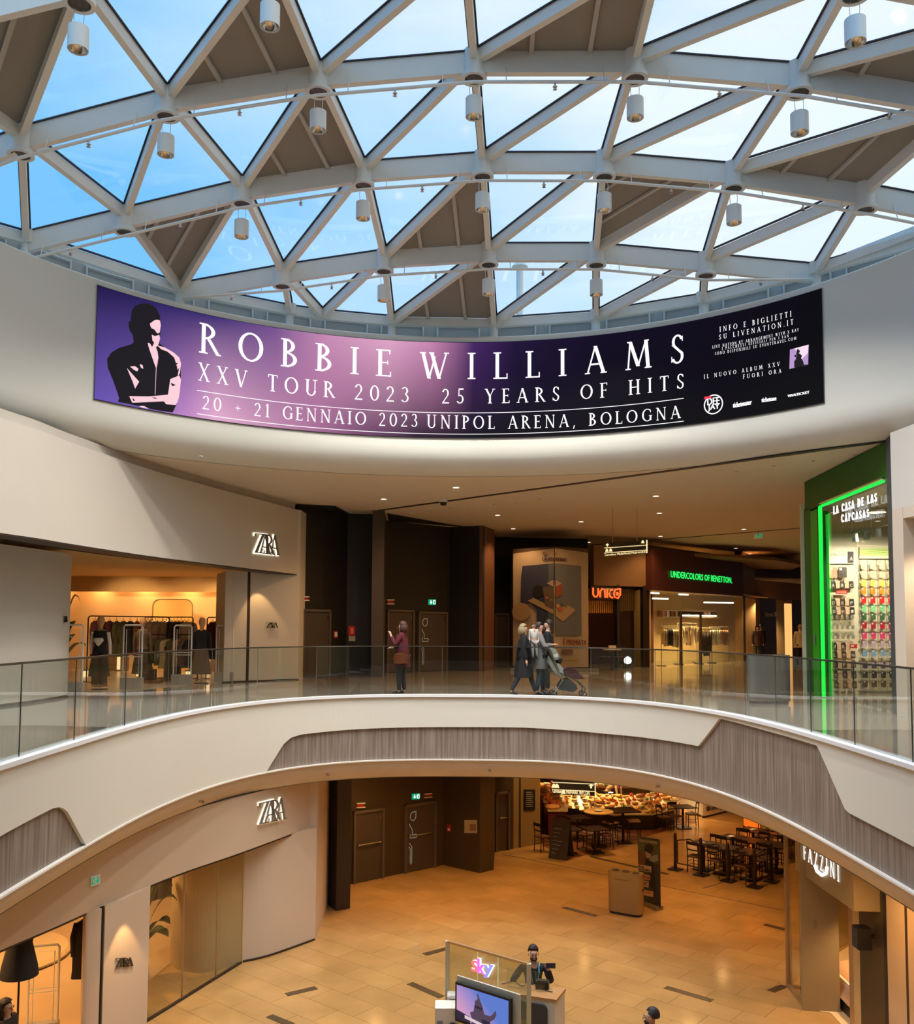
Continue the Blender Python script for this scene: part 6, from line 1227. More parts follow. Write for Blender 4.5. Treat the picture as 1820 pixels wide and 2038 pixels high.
colx = [1719, 1737, 1755, 1772]; rowy = [1126, 1143, 1160, 1176, 1194, 1211, 1227, 1245, 1265, 1282, 1300, 1324, 1343, 1361]
cn = ['first', 'second', 'third', 'fourth']
for j, y in enumerate(rowy):
    for i, x in enumerate(colx): case(x+j*.35, y, .115, .16, mat('case_'+rowc[j][0].replace(' ', '_'), rowc[j][1], .4), '%s phone case, %s from the left in its row on the right display' % (rowc[j][0], cn[i]), 'phone cases on the right display', tilt=random.uniform(-.08, .08))
gridm = mat('display_rail', (.45, .4, .3), .5); gr = thing('display_grid', 'grid of thin rails and dividers carrying the coloured phone cases', 'display', PY(1745, 1390, Yc))
for y in [1112]+[(a+b_)/2+1 for a, b_ in zip(rowy, rowy[1:])]+[1372]: p, q = PY(1710, y, Yc+.03), PY(1783, y+.5, Yc+.03); MB().beam(p, q, .02, .012).build('rail', gridm, gr)
for x in (1711, 1728, 1746, 1763, 1782): MB().beam(PY(x, 1112, Yc+.03), PY(x+4, 1372, Yc+.03), .012, .012, up=(1, 0, 0)).build('divider', gridm, gr)
hp = thing('header_panel', 'pale green header panel above the coloured phone cases', 'sign', PY(1745, 1096, Yc)); a_, b_ = (8, Yc), (14, Yc)
quadp(a_, b_, [(1711, 1089), (1790, 1089), (1790, 1112), (1711, 1112)], dispw, hp, 'panel', -.03, .05); quadp(a_, b_, [(1711, 1092), (1790, 1092), (1790, 1106), (1711, 1106)], mat('lime_band', (.45, .62, .2), .5), hp, 'green_band', .02, .01); signtext('VETRO TEMPERATO', a_, b_, (1728, 1096, 1102), (1765, 1096, 1102), mat('band_ink', (.25, .4, .1), .6), hp, off=.035)
cn8 = ['top', 'second', 'third', 'fourth', 'fifth', 'sixth', 'seventh', 'bottom']
letters = 'ABCDEFGHIJKLMNOPRSTUVWXYZ'; li = 0
lrow = [(1163, 3), (1198, 3), (1215, 3), (1285, 2), (1302, 3), (1321, 3), (1342, 3), (1362, 3)]
for rr, (y, nb_) in enumerate(lrow):
    for i in range(3):
        x = 1650+i*18+rr*.9
        case(x-1, y, .13, .19, mat('case_peach_pale', (.72, .46, .32), .5), 'pale peach phone case, %s in the %s row of the left display' % (cn[i], cn8[rr]), 'phone cases on the left display', tilt=.05)
        if i < nb_: case(x+9, y+1, .12, .18, mat('case_black_letter', (.03, .028, .026), .5), 'black phone case with white letter %s on the left display' % letters[li % 25], 'lettered phone cases on the left display', tilt=-.04, mark=letters[li % 25]); li += 1
for rr, y in enumerate((1229, 1248, 1267)):
    for i in range(6): case(1646+i*10.3+rr, y, .07, .11, mat('charm_silver', (.55, .5, .42), .3, metal=.6), 'small clear pack, %s in the %s small row of the left display' % (ORD[i], cn[rr]), 'small packs on the left display')
hp = thing('header_panel', 'white header panel reading la tua lettera above the letter cases', 'sign', PY(1670, 1105, Yc)); quadp(a_, b_, [(1638, 1088), (1702, 1088), (1702, 1122), (1638, 1122)], mat('display_bright', (.8, .75, .66), .5), hp, 'panel', -.02, .04); signtext('LA TUA LETTERA', a_, b_, (1652, 1102, 1107), (1683, 1102, 1107), letb, hp, off=.03)
quadp(a_, b_, [(1687, 1098), (1698, 1098), (1698, 1120), (1687, 1120)], blackm, hp, 'big_black_case', .03, .02); signtext('A', a_, b_, (1690, 1108, 1116), (1696, 1108, 1116), whm, hp, off=.055); quadp(a_, b_, [(1639, 1097), (1649, 1097), (1649, 1117), (1639, 1117)], mat('case_tan_big', (.45, .3, .22), .5), hp, 'big_tan_case', .03, .02)
for x, c_, nm in ((1659, (.85, .3, .2), 'coral'), (1678, (.05, .05, .05), 'black')): case(x, 1139, .2, .26, mat('case_big_'+nm, c_, .4), 'large %s phone case below the header panel' % nm, 'large phone cases')
t = thing('price_tag', 'red price strip on the left display of phone cases', 'sign', PY(1676, 1179, Yc)); quadp(a_, b_, [(1661, 1175), (1683, 1175), (1683, 1183), (1661, 1183)], mat('tag_red', (.6, .02, .02), .5), t, 'strip', .1, .02); signtext('NOVITA', a_, b_, (1663, 1177, 1181), (1681, 1177, 1181), whm, t, off=.125)
t = thing('price_tag', 'small red and white price card low on the left display', 'sign', PY(1696, 1286, Yc)); quadp(a_, b_, [(1689, 1282), (1703, 1282), (1703, 1290), (1689, 1290)], MATS['tag_red'], t, 'card', .1, .02); quadp(a_, b_, [(1690, 1284), (1696, 1284), (1696, 1287), (1690, 1287)], whm, t, 'white_field', .12, .004)
for i in range(4):
    x = 1650+i*13; t = thing('hanging_strip', 'white plastic strip hanging under the letter cases, %s' % ORD[i], 'strip', PY(x, 1372, Yc), 0, 'strips under the left display'); quadp(a_, b_, [(x+5, 1368), (x+9, 1368), (x+9, 1381), (x+5, 1381)], whm, t, 'strip', .08, .01)
# track light and letters on the glass
tr_p = [PY(1697, 1060, 20.6), PY(1790, 1040, 19.2)]; t = thing('track_light', 'ceiling track with four white spotlights in the phone-case shop', 'light', tr_p[0]); MB().tube(tr_p, .025, 5).build('track', gbase, t)
for i, f in enumerate((.06, .32, .58, .84)): p = tr_p[0].lerp(tr_p[1], f); MB().tube([p+Vector((0, 0, -.03)), p+Vector((.03, .05, -.2))], [.05, .07], 10).build('spot_head', whm if i < 3 else emi('spot_glow', (1, .95, .85), 3), t)
for x in (1697, 1735): p = PY(x, 1058 if x < 1700 else 1050, 20.5); MB().tube([p, (p.x, p.y, 4.55)], .008, 4).build('rod', chrome, t)
t = thing('shop_sign', 'white glowing shop name on the glass of the green phone-case shop', 'sign', PL(1710, 1010, GA, GB)); whe = emi('white_neon', (1, 1, 1), 1.1)
for s_, p0, p1 in (('LA CASA DE LAS', (1670, 1008, 1024), (1757, 981, 998)), ('CAPCASAS', (1686, 1024, 1040), (1741, 1013, 1029))): signtext(s_, GA.xy, GB.xy, p0, p1, whe, t, style='serif', off=.1, th=.02, wf=1.05)
# ================================================================== PEOPLE
def fl(px, py, z=0): p = PZ(px, py, z); return (p.x, p.y, z)
def pY(px, Y): d = ray(px, 1250); return d[0]/d[1]*Y
FA_ = lambda x: x
# burgundy woman, facing left
y0 = 20.95
t, k_ = figure('person', 'woman in a burgundy coat with auburn hair holding a hand to her cheek', (pY(801, y0), y0, 0), math.radians(75), 1.66, hair=(.06, .018, .01), hairstyle='bob', top_c=(.09, .006, .013), bottom_c=(.015, .016, .02), coat=.28, legs=((.03, 0), (-.04, 0)), arms=(((-.08, .08, -.26), (-.04, .2, -.02)), ((.06, .1, -.27), (.02, .3, -.3))), shoes_c=(.02, .02, .02), fat=1.12)
bgm = mat('brown_handbag', (.2, .05, .015), .4)
bx = (pY(799, 20.75), 20.72, .82); t = thing('shoulder_bag', 'reddish brown leather shoulder bag on the burgundy coat', 'bag', bx); MB().lathe([(0, -.12), (.15, -.11), (.18, 0), (.15, .1), (.06, .13), (0, .13)], bx, 14, sy=.45).build('bag_body', bgm, t, True); MB().tube([(bx[0]-.12, bx[1], bx[2]+.1), (bx[0], bx[1], bx[2]+.22), (bx[0]+.12, bx[1], bx[2]+.1)], .012, 6).build('handle', mat('bag_dark', (.03, .01, .005), .5), t); MB().tube([(bx[0]-.14, bx[1]+.05, bx[2]+.08), (bx[0]-.05, bx[1]+.02, bx[2]+.6)], .008, 5).build('strap', MATS['bag_dark'], t)
# family
y1 = 20.75
figure('person', 'blonde woman in a long black coat walking behind the glass', (pY(1043, y1), y1, 0), math.radians(-90), 1.62, hair=(.3, .22, .12), hairstyle='bob', top_c=(.006, .006, .008), bottom_c=(.03, .035, .05), coat=.5, legs=((.3, 0), (-.32, .03)), arms=(((-.03, .06, -.28), (-.02, .2, -.4)), None), shoes_c=(.012, .01, .01), fat=1.25)
figure('person', 'dark-haired person in a grey cardigan pushing the stroller with a child on the arm', (pY(1074, y1+.35), y1+.35, 0), math.radians(-90), 1.66, hair=(.02, .012, .01), top_c=(.19, .18, .17), bottom_c=(.05, .08, .12), coat=.32, legs=((.1, 0), (-.08, 0)), arms=(((-.05, .12, -.25), (.0, .34, -.22)), ((.06, .1, -.26), (.05, .36, -.42))), shoes_c=(.3, .3, .32), fat=1.15)
figure('person', 'small dark-haired child in a white jacket carried on the arm', (pY(1063, y1+.1), y1+.12, .78), math.radians(200), .86, hair=(.03, .015, .01), top_c=(.6, .57, .52), bottom_c=(.3, .29, .28), legs=((.14, .15), (.12, .12)), fat=1.3)
figure('person', 'bearded man in a black jacket facing left behind the family', (pY(1091, y1+1.0), y1+1.0, 0), math.radians(80), 1.72, hair=(.015, .01, .01), top_c=(.007, .007, .008), bottom_c=(.02, .02, .025), coat=.12, beard=True, fat=1.15)
# stroller
t = thing('stroller', 'grey baby stroller with a dark red foot muff and four small wheels', 'stroller', (pY(1128, y1), y1, 0)); sx = lambda px: pY(px, y1); sz = lambda py: PY(1130, py, y1).z
sgr = mat('stroller_grey', (.3, .3, .28), .7); sbl = mat('stroller_black', (.025, .025, .028), .6); srd = fab('stroller_red', (.06, .012, .014))
for yy in (-.22, .22):
    for px, rr in ((1101, .06), (1160, .055)):
        cx, cz = sx(px), rr; b = MB(); n = 18; ring = [(cx+rr*math.cos(a), y1+yy, cz+rr*math.sin(a)) for a in [2*math.pi*i/n for i in range(n+1)]]; b.tube(ring, .014, 5).build('wheel', sbl, t); MB().lathe([(0, -.01), (.03, 0), (0, .01)], (cx, y1+yy, cz), 8).build('hub', chrome, t)
    MB().tube([(sx(1102), y1+yy, .07), (sx(1118), y1+yy, sz(1352)), (sx(1104), y1+yy, sz(1320)), (sx(1093), y1+yy, sz(1292))], .018, 6).build('frame_tube', chrome, t)
    MB().tube([(sx(1159), y1+yy, .06), (sx(1162), y1+yy, .18), (sx(1152), y1+yy, sz(1357)), (sx(1130), y1+yy, sz(1345)), (sx(1112), y1+yy, sz(1338))], .013, 6).build('frame_tube', sbl, t)
MB().tube([(sx(1093), y1-.22, sz(1292)), (sx(1090), y1-.1, sz(1290)), (sx(1090), y1+.1, sz(1290)), (sx(1093), y1+.22, sz(1292))], .016, 6).build('push_handle', sbl, t)
def prof(nm, pts, w, m_):
    P = [(sx(x), sz(y)) for x, y in pts]; n = len(P); MB().add([(x, y1-w, z) for x, z in P]+[(x, y1+w, z) for x, z in P], [tuple(range(n)), tuple(range(2*n-1, n-1, -1))]+[(i, n+i, n+(i+1) % n, (i+1) % n) for i in range(n)]).build(nm, m_, t)
prof('hood', [(1092, 1293), (1097, 1288), (1105, 1292), (1111, 1303), (1110, 1312), (1102, 1314), (1095, 1302)], .2, sgr); prof('hood_window', [(1099, 1303), (1109, 1300), (1109, 1307), (1102, 1309)], .205, whm)
prof('backrest', [(1092, 1306), (1100, 1320), (1112, 1338), (1122, 1343), (1116, 1350), (1100, 1335), (1091, 1320)], .19, sgr); prof('seat_pad', [(1103, 1320), (1111, 1320), (1120, 1330), (1123, 1343), (1112, 1338)], .17, mat('pad_light', (.42, .42, .38), .8))
prof('foot_muff', [(1119, 1332), (1128, 1327), (1137, 1327), (1147, 1335), (1160, 1348), (1163, 1350), (1145, 1351), (1122, 1345)], .2, srd); prof('basket', [(1119, 1352), (1130, 1349), (1145, 1362), (1148, 1370), (1140, 1376), (1112, 1372), (1110, 1366)], .19, sbl)
for i in range(7):
    pass
MB().lathe([(0, .09), (.07, .06), (.08, 0), (.05, -.07)], (sx(1113), y1, sz(1315)), 12).build('sleeping_child_cap', sbl, t, True)
# far figures on the upper floor
figure('person', 'distant shopper in dark clothes with a hand raised, left of the dark red panel', (pY(1487, 42), 40.5, 0), math.radians(170), 1.68, hair=(.05, .02, .01), hairstyle='bob', top_c=(.06, .02, .02), bottom_c=(.02, .02, .03), coat=.15, detail=False)
figure('person', 'distant man in black seen from the back in front of the dark red panel', (pY(1515, 41), 41, 0), math.radians(20), 1.72, hair=(.03, .015, .01), top_c=(.012, .012, .018), bottom_c=(.03, .03, .04), coat=.15, detail=False)
figure('person', 'distant person in a beige hooded jacket seen from the back by the green shop', (pY(1593, 36), 36, 0), math.radians(-5), 1.7, hair=(.2, .14, .08), top_c=(.36, .28, .17), bottom_c=(.012, .012, .015), coat=.12, fat=1.2, detail=False)
# ================================================================== LOWER FLOOR
def headpos(px, py, h):
    a, b = 8., 30.
    for _ in range(40):
        m_ = (a+b)/2
        if PY(px, py, m_).z > ZL+h: a = m_
        else: b = m_
    return (PY(px, py, a).x, a, ZL)
figure('person', 'woman with long dark wavy hair cut by the bottom left corner', headpos(13, 1986, 1.67), math.radians(-100), 1.66, hair=(.025, .012, .01), hairstyle='long', top_c=(.02, .015, .012), coat=.3)
p = PY(1297, 2003, 12.4); figure('person', 'dark-haired bearded man at the bottom edge seen from the side', headpos(1297, 2004, 1.75), math.radians(80), 1.74, hair=(.012, .008, .006), top_c=(.02, .018, .018), beard=True, coat=.1)
# staff member with phone
mx_ = PY(1062, 1900, 15.3); t, k_ = figure('person', 'bearded man in a black sweater with a blue lanyard holding up a phone', (mx_.x, 15.3, ZL), math.radians(185), 1.76, hair=(.02, .012, .008), top_c=(.012, .012, .016), bottom_c=(.02, .02, .03), beard=True, fat=1.0, arms=(((-.1, .08, -.24), (-.02, .2, .02)), ((.16, -.02, -.24), (.03, .1, -.42))))
def wl_local(x, y, z): a = math.radians(185); return (mx_.x+x*math.cos(a)-y*math.sin(a), 15.3+x*math.sin(a)+y*math.cos(a), ZL+z)
lan = mat('lanyard_blue', (.05, .3, .4), .6); ly = thing('lanyard', 'light blue lanyard with a white badge around the neck of the staff member', 'lanyard', wl_local(0, .13, 1.2))
MB().tube([wl_local(-.07, .06, 1.52), wl_local(-.07, .15, 1.38), wl_local(0, .16, 1.08), wl_local(.07, .15, 1.38), wl_local(.07, .06, 1.52)], .012, 5).build('ribbon', lan, ly); MB().box(wl_local(0, .17, 1.03), (.07, .01, .1)).build('badge', whm, ly)
ph = thing('mobile_phone', 'dark mobile phone held up in the raised hand of the staff member', 'phone', wl_local(-.24, .32, 1.53)); MB().box(wl_local(-.23, .3, 1.535), (.15, .012, .08)).build('phone_body', blackm, ph); MB().box(wl_local(-.23, .309, 1.535), (.13, .004, .07)).build('phone_screen', mat('phone_glass', (.03, .03, .06), .1), ph)
# kiosk panel
KA = PY(892, 1875, 13.9); KB = PY(1054, 1917, 13.0); ka, kb = KA.xy, KB.xy
kt = thing('glass_partition', 'clear framed panel with a glowing sky logo above a large television', 'panel', ((KA.x+KB.x)/2, (KA.y+KB.y)/2, ZL)); zk = (KA.z+KB.z)/2; pale = mat('panel_edge', (.62, .55, .38), .3)
fnk, qk = plane(ka, kb); Lk = (kb-ka).length; hk_ = zk-ZL
MB().add([fnk(0, ZL+.3, 0), fnk(Lk, ZL+.3, 0), fnk(Lk, zk, 0), fnk(0, zk, 0), fnk(0, ZL+.3, .02), fnk(Lk, ZL+.3, .02), fnk(Lk, zk, .02), fnk(0, zk, .02)], ((3, 2, 1, 0), (4, 5, 6, 7), (0, 1, 5, 4), (1, 2, 6, 5), (2, 3, 7, 6), (3, 0, 4, 7))).build('glass_sheet', glass('milky_panel', (.86, .86, .74), refl=.05, body=.10, bcol=(.7, .68, .5)), kt)
MB().beam(fnk(0, zk, .01), fnk(Lk, zk, .01), .04, .03).build('top_frame', brass, kt)
for u in (0, Lk): MB().beam(fnk(u, ZL, .01), fnk(u, zk+.01, .01), .06, .06, up=(1, 0, 0)).build('upright', pale, kt)
for px in (949, 990): u, _ = qk(px, 1950); MB().beam(fnk(u, zk-1.1, -.02), fnk(u, zk-.02, -.02), .012, .012, up=(1, 0, 0)).build('light_wire', emi('wire_glow', (.75, .8, .45), .8), kt)
skyt = thing('sky_logo', 'glowing red, purple and blue sky logo on the kiosk panel', 'sign', fnk(.6, zk-.5, .05)); skyt.name = 'glowing_logo'
for s_, p0, p1, c_ in (('s', (946, 1908, 1930), (957, 1910, 1931), (1, .12, .12)), ('k', (958, 1904, 1933), (971, 1908, 1937), (.85, .1, .65)), ('y', (970, 1917, 1942), (988, 1919, 1943), (.2, .2, 1))):
    signtext(s_, ka, kb, p0, p1, emi('logo_halo', (1, 1, .9), 1.4), skyt, 'letter_halo', off=.05, bold=.02); signtext(s_, ka, kb, p0, p1, emi('logo_'+s_, c_, 1.5), skyt, 'letter', off=.08, bold=.012)
TA, TB = PY(911, 1951, 13.35), PY(1021, 1987, 12.75); ta1, tb1 = TA.xy, TB.xy; fnt, qt = plane(ta1, tb1); Lt = (tb1-ta1).length; zt_ = (TA.z+TB.z)/2; tv = thing('television', 'large television showing a winged roof statue against a pink and blue sky', 'television', fnt(Lt/2, zt_, 0))
def tvq(nm, u0, u1, z0, z1, m_, off, th=.02): MB().add([fnt(u, z, o) for o in (off, off+th) for u, z in ((u0, z0), (u1, z0), (u1, z1), (u0, z1))], ((3, 2, 1, 0), (4, 5, 6, 7), (0, 1, 5, 4), (1, 2, 6, 5), (2, 3, 7, 6), (3, 0, 4, 7))).build(nm, m_, tv)
Ht = Lt*.56; tvq('bezel', 0, Lt, zt_-Ht, zt_, blackm, .0, .05); tvq('back_plate', -.03, Lt+.1, zt_-Ht, zt_+.06, mat('tv_plate', (.5, .52, .45), .4), -.05, .03)
msk = bpy.data.materials.new('tv_picture'); msk.use_nodes = True; n_, l_ = msk.node_tree.nodes, msk.node_tree.links; pb2 = n_['Principled BSDF']; tcn = n_.new('ShaderNodeUVMap'); sxx = n_.new('ShaderNodeSeparateXYZ'); ad = n_.new('ShaderNodeMath'); ad.operation = 'MULTIPLY_ADD'; ad.inputs[1].default_value = .6; rp = n_.new('ShaderNodeValToRGB'); rp.color_ramp.elements[0].color = (*lin(206, 150, 190), 1); rp.color_ramp.elements[1].color = (*lin(84, 118, 200), 1); rp.color_ramp.elements[0].position = .25; rp.color_ramp.elements[1].position = 1.2 if False else 1.0
l_.new(tcn.outputs[0], sxx.inputs[0]); l_.new(sxx.outputs[1], ad.inputs[0]); l_.new(sxx.outputs[0], ad.inputs[2]); l_.new(ad.outputs[0], rp.inputs[0]); l_.new(rp.outputs[0], pb2.inputs['Emission Color']); pb2.inputs['Emission Strength'].default_value = .85; pb2.inputs['Base Color'].default_value = (.01, .01, .01, 1)
b = MB(); b.add([fnt(.03, zt_-Ht+.04, .055), fnt(Lt-.03, zt_-Ht+.04, .055), fnt(Lt-.03, zt_-.03, .055), fnt(.03, zt_-.03, .055)], ((0, 1, 2, 3),)); b.uv = [(0, 0), (1, 0), (1, 1), (0, 1)]; b.build('screen_picture', msk, tv)
def tvp(nm, pts, m_, off): fz = lambda x, y: (.03+(Lt-.06)*x, zt_-.03-(Ht-.07)*y); P = [fz(*p) for p in pts]; MB().add([fnt(u, z, off) for u, z in P], (tuple(range(len(P))),)).build(nm, m_, tv)
stat = emi('tv_statue', lin(92, 74, 92), .7); std = emi('tv_dark', lin(58, 48, 66), .7); wht = emi('tv_white', lin(225, 205, 215), .8)
tvp('statue', [(.3, 1), (.3, .82), (.27, .68), (.34, .62), (.36, .42), (.37, .3), (.42, .22), (.4, .05), (.44, .12), (.47, .26), (.5, .34), (.52, .44), (.55, .6), (.66, .6), (.72, .5), (.76, .38), (.78, .5), (.74, .64), (.66, .76), (.66, 1)], stat, .06); tvp('statue_shade', [(.36, .42), (.51, .44), (.5, .52), (.37, .5)], std, .062); tvp('statue_shade', [(.5, .75), (.66, .78), (.66, 1), (.5, 1)], std, .062)
tvp('skyline', [(0, .72), (.12, .76), (.28, .82), (.28, 1), (0, 1)], std, .061); tvp('caption', [(.17, .8), (.66, .92), (.66, 1.0), (.17, .9)], wht, .064)
for i in range(4): tvp('flag', [(.68+.07*i, .86+.015*i), (.72+.07*i, .89+.015*i), (.71+.07*i, .93+.015*i), (.67+.07*i, .9+.015*i)], emi('tv_red', lin(190, 60, 90), .7), .063)
# counter
CA, CB, CC = PY(1024, 1968, 14.2), PY(1104, 1986, 14.0), PY(1110, 1972, 15.2); ct = thing('kiosk_counter', 'white kiosk counter with a dark grey panel and pale wood top', 'counter', ((CA.x+CB.x)/2, 14.4, ZL)); zc1 = CB.z
MB().prism([(CA.x-.5, 14.35), (CB.x, 13.95), (CC.x+.02, 14.35), (CA.x-.4, 14.7)], ZL, zc1-.04).build('body', mat('counter_white', (.6, .58, .55), .4), ct); MB().prism([(CA.x-.52, 14.33), (CB.x+.02, 13.93), (CC.x+.04, 14.37), (CA.x-.42, 14.72)], zc1-.04, zc1).build('worktop', mat('counter_wood', (.42, .22, .09), .4), ct)
A_c, B_c = (CA.x-.5, 14.35), (CB.x, 13.95); fc, qc = plane(A_c, B_c); Lc = math.hypot(B_c[0]-A_c[0], B_c[1]-A_c[1]); pts = []
for cx, cz, a0 in ((Lc-.18, zc1-.17, 0), (.4, zc1-.17, 90), (.4, zc1-.62, 180), (Lc-.18, zc1-.62, 270)):
    for i in range(4): a = math.radians(a0+30*i); pts.append((cx+.07*math.cos(a), cz+.07*math.sin(a)))
n = len(pts); MB().add([fc(u, z, 0) for u, z in pts]+[fc(u, z, .03) for u, z in pts], [tuple(range(n-1, -1, -1)), tuple(range(n, 2*n))]+[(i, (i+1) % n, n+(i+1) % n, n+i) for i in range(n)]).build('grey_panel', mat('kiosk_grey', (.045, .045, .055), .5), ct)
MB().wall([(CA.x-.1, 14.42), (CB.x-.12, 14.22)], zc1, zc1+.28, .012).build('glass_screen', shopglass, ct)
tg = MB().box((mx_.x+.06, 14.36, zc1+.055), (.2, .12, .11), -.2).box((mx_.x+.06, 14.36, zc1+.115), (.16, .09, .02), -.2).build('card_terminal', blackm); tag(tg, 'dark device standing on the kiosk counter before the staff member', 'device')
tag(MB().tube(smoothpath([(mx_.x-.55, 14.5, zc1+.01), (mx_.x-.35, 14.56, zc1+.02), (mx_.x-.25, 14.42, zc1+.01), (mx_.x-.1, 14.46, zc1+.02), (mx_.x+.1, 14.25, zc1+.01), (mx_.x+.2, 14.2, zc1+.01)]), .006, 5).build('cable', blackm), 'black cable looping over the kiosk counter top', 'cable')
sb = PY(885, 2015, 13.6); bx_ = thing('loudspeaker', 'white loudspeaker with a round black cone left of the television', 'speaker', (sb.x, 13.5, ZL+.0)); c0 = PY(890, 2030, 13.5)
MB().box((c0.x, 13.5, (ZL+c0.z+.22)/2), (.34, .3, c0.z+.22-ZL)).build('cabinet', whm, bx_); MB().tube([(c0.x+.08, 13.36, c0.z-.05), (c0.x+.08, 13.33, c0.z-.05)], .075, 16).build('cone', blackm, bx_); MB().box((c0.x-.1, 13.345, c0.z-.02), (.08, .01, .14)).build('leaf_mark', mat('mark_grey', (.25, .25, .25), .6), bx_)
lf_ = PY(903, 2000, 13.7)
for i in range(3): tag(MB().box((lf_.x+.02, 13.75, lf_.z+.12-.1*i), (.22, .2, .03)).box((lf_.x+.02, 13.75, lf_.z+.14-.1*i), (.2, .18, .012)).build('leaflet_stack', whm), 'white leaflet stack on the kiosk side, %s of three' % ('topmost', 'middle', 'lowest')[i], 'leaflets', 'leaflet stacks at the kiosk')
# ---- roll-up poster
RA, RB = PZ(1274, 1797, ZL), PZ(1314, 1812, ZL); ra, rb = RA.xy, RB.xy; fr_, qr = plane(ra, rb); t = thing('roll_up_poster', 'roll-up advertising poster with a couple and a 200GB offer', 'poster', ((RA.x+RB.x)/2, (RA.y+RB.y)/2, ZL))
quadp(ra, rb, [(1270, 1664), (1314, 1671), (1316, 1808), (1273, 1794)], mat('poster_dark', (.045, .045, .035), .5, var=.2), t, 'print', 0, .01)
quadp(ra, rb, [(1271, 1666), (1313, 1673), (1313, 1720), (1271, 1712)], mat('poster_green', (.10, .11, .04), .5, var=.3, scale=4), t, 'print_background', .01, .003); signtext('FASTWEB', ra, rb, (1275, 1670, 1675), (1309, 1675, 1680), mat('poster_gold', (.55, .45, .25), .5), t, off=.018, bold=.008)
quadp(ra, rb, [(1284, 1690), (1287, 1681), (1295, 1679), (1301, 1684), (1301, 1694), (1296, 1700), (1288, 1698)], blackm, t, 'hair_shape', .014, .003); quadp(ra, rb, [(1286, 1694), (1297, 1700), (1296, 1708), (1288, 1706)], skinm, t, 'face_shape', .018, .003)
quadp(ra, rb, [(1271, 1692), (1283, 1697), (1288, 1708), (1286, 1722), (1272, 1720)], mat('poster_brown', (.16, .07, .03), .5), t, 'shoulder_shape', .016, .003); quadp(ra, rb, [(1298, 1704), (1311, 1700), (1312, 1712), (1302, 1716), (1294, 1712)], mat('poster_helmet', (.3, .3, .24), .5), t, 'cap_shape', .018, .003); quadp(ra, rb, [(1286, 1708), (1300, 1714), (1303, 1740), (1306, 1775), (1296, 1765), (1293, 1730), (1284, 1720)], blackm, t, 'body_shape', .016, .003)
cream_ = mat('poster_cream', (.62, .45, .25), .5); rink = mat('poster_red_ink', (.45, .03, .02), .5)
for pts in ([(1271, 1720), (1298, 1724), (1298, 1736), (1271, 1732)], [(1271, 1738), (1296, 1742), (1296, 1752), (1271, 1748)], [(1271, 1750), (1293, 1754), (1293, 1766), (1271, 1762)], [(1281, 1770), (1302, 1774), (1302, 1785), (1281, 1781)]): quadp(ra, rb, pts, cream_, t, 'text_field', .02, .003)
signtext('BLACK', ra, rb, (1273, 1722, 1726), (1284, 1724, 1728), letb, t, off=.026, bold=.006); signtext('NOVEMBER', ra, rb, (1273, 1727, 1731), (1296, 1730, 1735), letb, t, off=.026, bold=.006); signtext('200GB', ra, rb, (1273, 1740, 1746), (1295, 1743, 1750), rink, t, off=.026, bold=.008); signtext('8,95\u20ac', ra, rb, (1273, 1751, 1760), (1291, 1755, 1764), rink, t, off=.026, bold=.008); signtext('FIBRA', ra, rb, (1283, 1772, 1776), (1300, 1776, 1780), rink, t, off=.026)
MB().beam((RA.x, RA.y, ZL+.05), (RB.x, RB.y, ZL+.05), .22, .09).build('foot', mat('poster_foot', (.3, .24, .14), .35, metal=.5), t)
# ---- fazzini sign, bed display
FAx, FBx = (6.43, 17.6), (6.44, 15.12)
t = thing('shop_sign', 'glowing white linen-shop name on the lower right fascia', 'sign', (6.5, 16.4, -2.6)); 
signtext('FAZZINI', FAx, FBx, (1601, 1680, 1709), (1672, 1722, 1755), emi('fazzini_white', (1, 1, 1), 1.2), t, style='serif', off=.012, th=.006, wf=.85)
fz, qz = plane(FAx, FBx); MB().tube([fz(*qz(*p), .03) for p in ((1626, 1722), (1630, 1734), (1640, 1742), (1648, 1738), (1650, 1726))], .03, 6).build('swash', MATS['fazzini_white'], t, True)
bd = thing('display_bed', 'bed with a beige fringed cover in the lower right shop window', 'bed', (7.7, 16.9, ZL+.02)); bc = fab('bed_cover', (.6, .36, .2)); b = MB(); 
gx, gy = 9, 9; vs = []
for i in range(gx+1):
    for j in range(gy+1):
        u, v_ = i/gx, j/gy; z = .62+.05*math.sin(3*u)+.03*noise.noise(Vector((u*5, v_*5, 1)))-(.36*max(0, (.15-u)/.15)**1.5); vs.append((7.0+1.5*u, 16.2+1.6*v_, ZL+z))
b.add(vs, [(i*(gy+1)+j, (i+1)*(gy+1)+j, (i+1)*(gy+1)+j+1, i*(gy+1)+j+1) for i in range(gx) for j in range(gy)]).build('cover', bc, bd, 'all'); MB().box((7.8, 17.0, ZL+.34), (1.4, 1.5, .42)).build('mattress', mat('mattress_white', (.75, .65, .5), .8), bd); MB().box((7.8, 17.0, ZL+.09), (1.5, 1.6, .14)).build('bed_frame', brownm, bd)
pw = thing('pillow', 'beige cushion leaning in the glass corner, lower right', 'cushion', (7.2, 18.3, ZL+.03)); MB().lathe([(0, -.06), (.2, -.05), (.27, 0), (.2, .05), (0, .06)], (0, 0, 0), 14).xform(Matrix.Translation((7.15, 18.35, ZL+.3)) @ Matrix.Rotation(1.2, 4, 'X')).build('cushion_cover', bc, pw, True); MB().tube([(7.0, 18.3, ZL+.1), (7.3, 18.3, ZL+.1)], .01, 4).build('piping', mat('piping_tan', (.5, .3, .15), .7), pw)
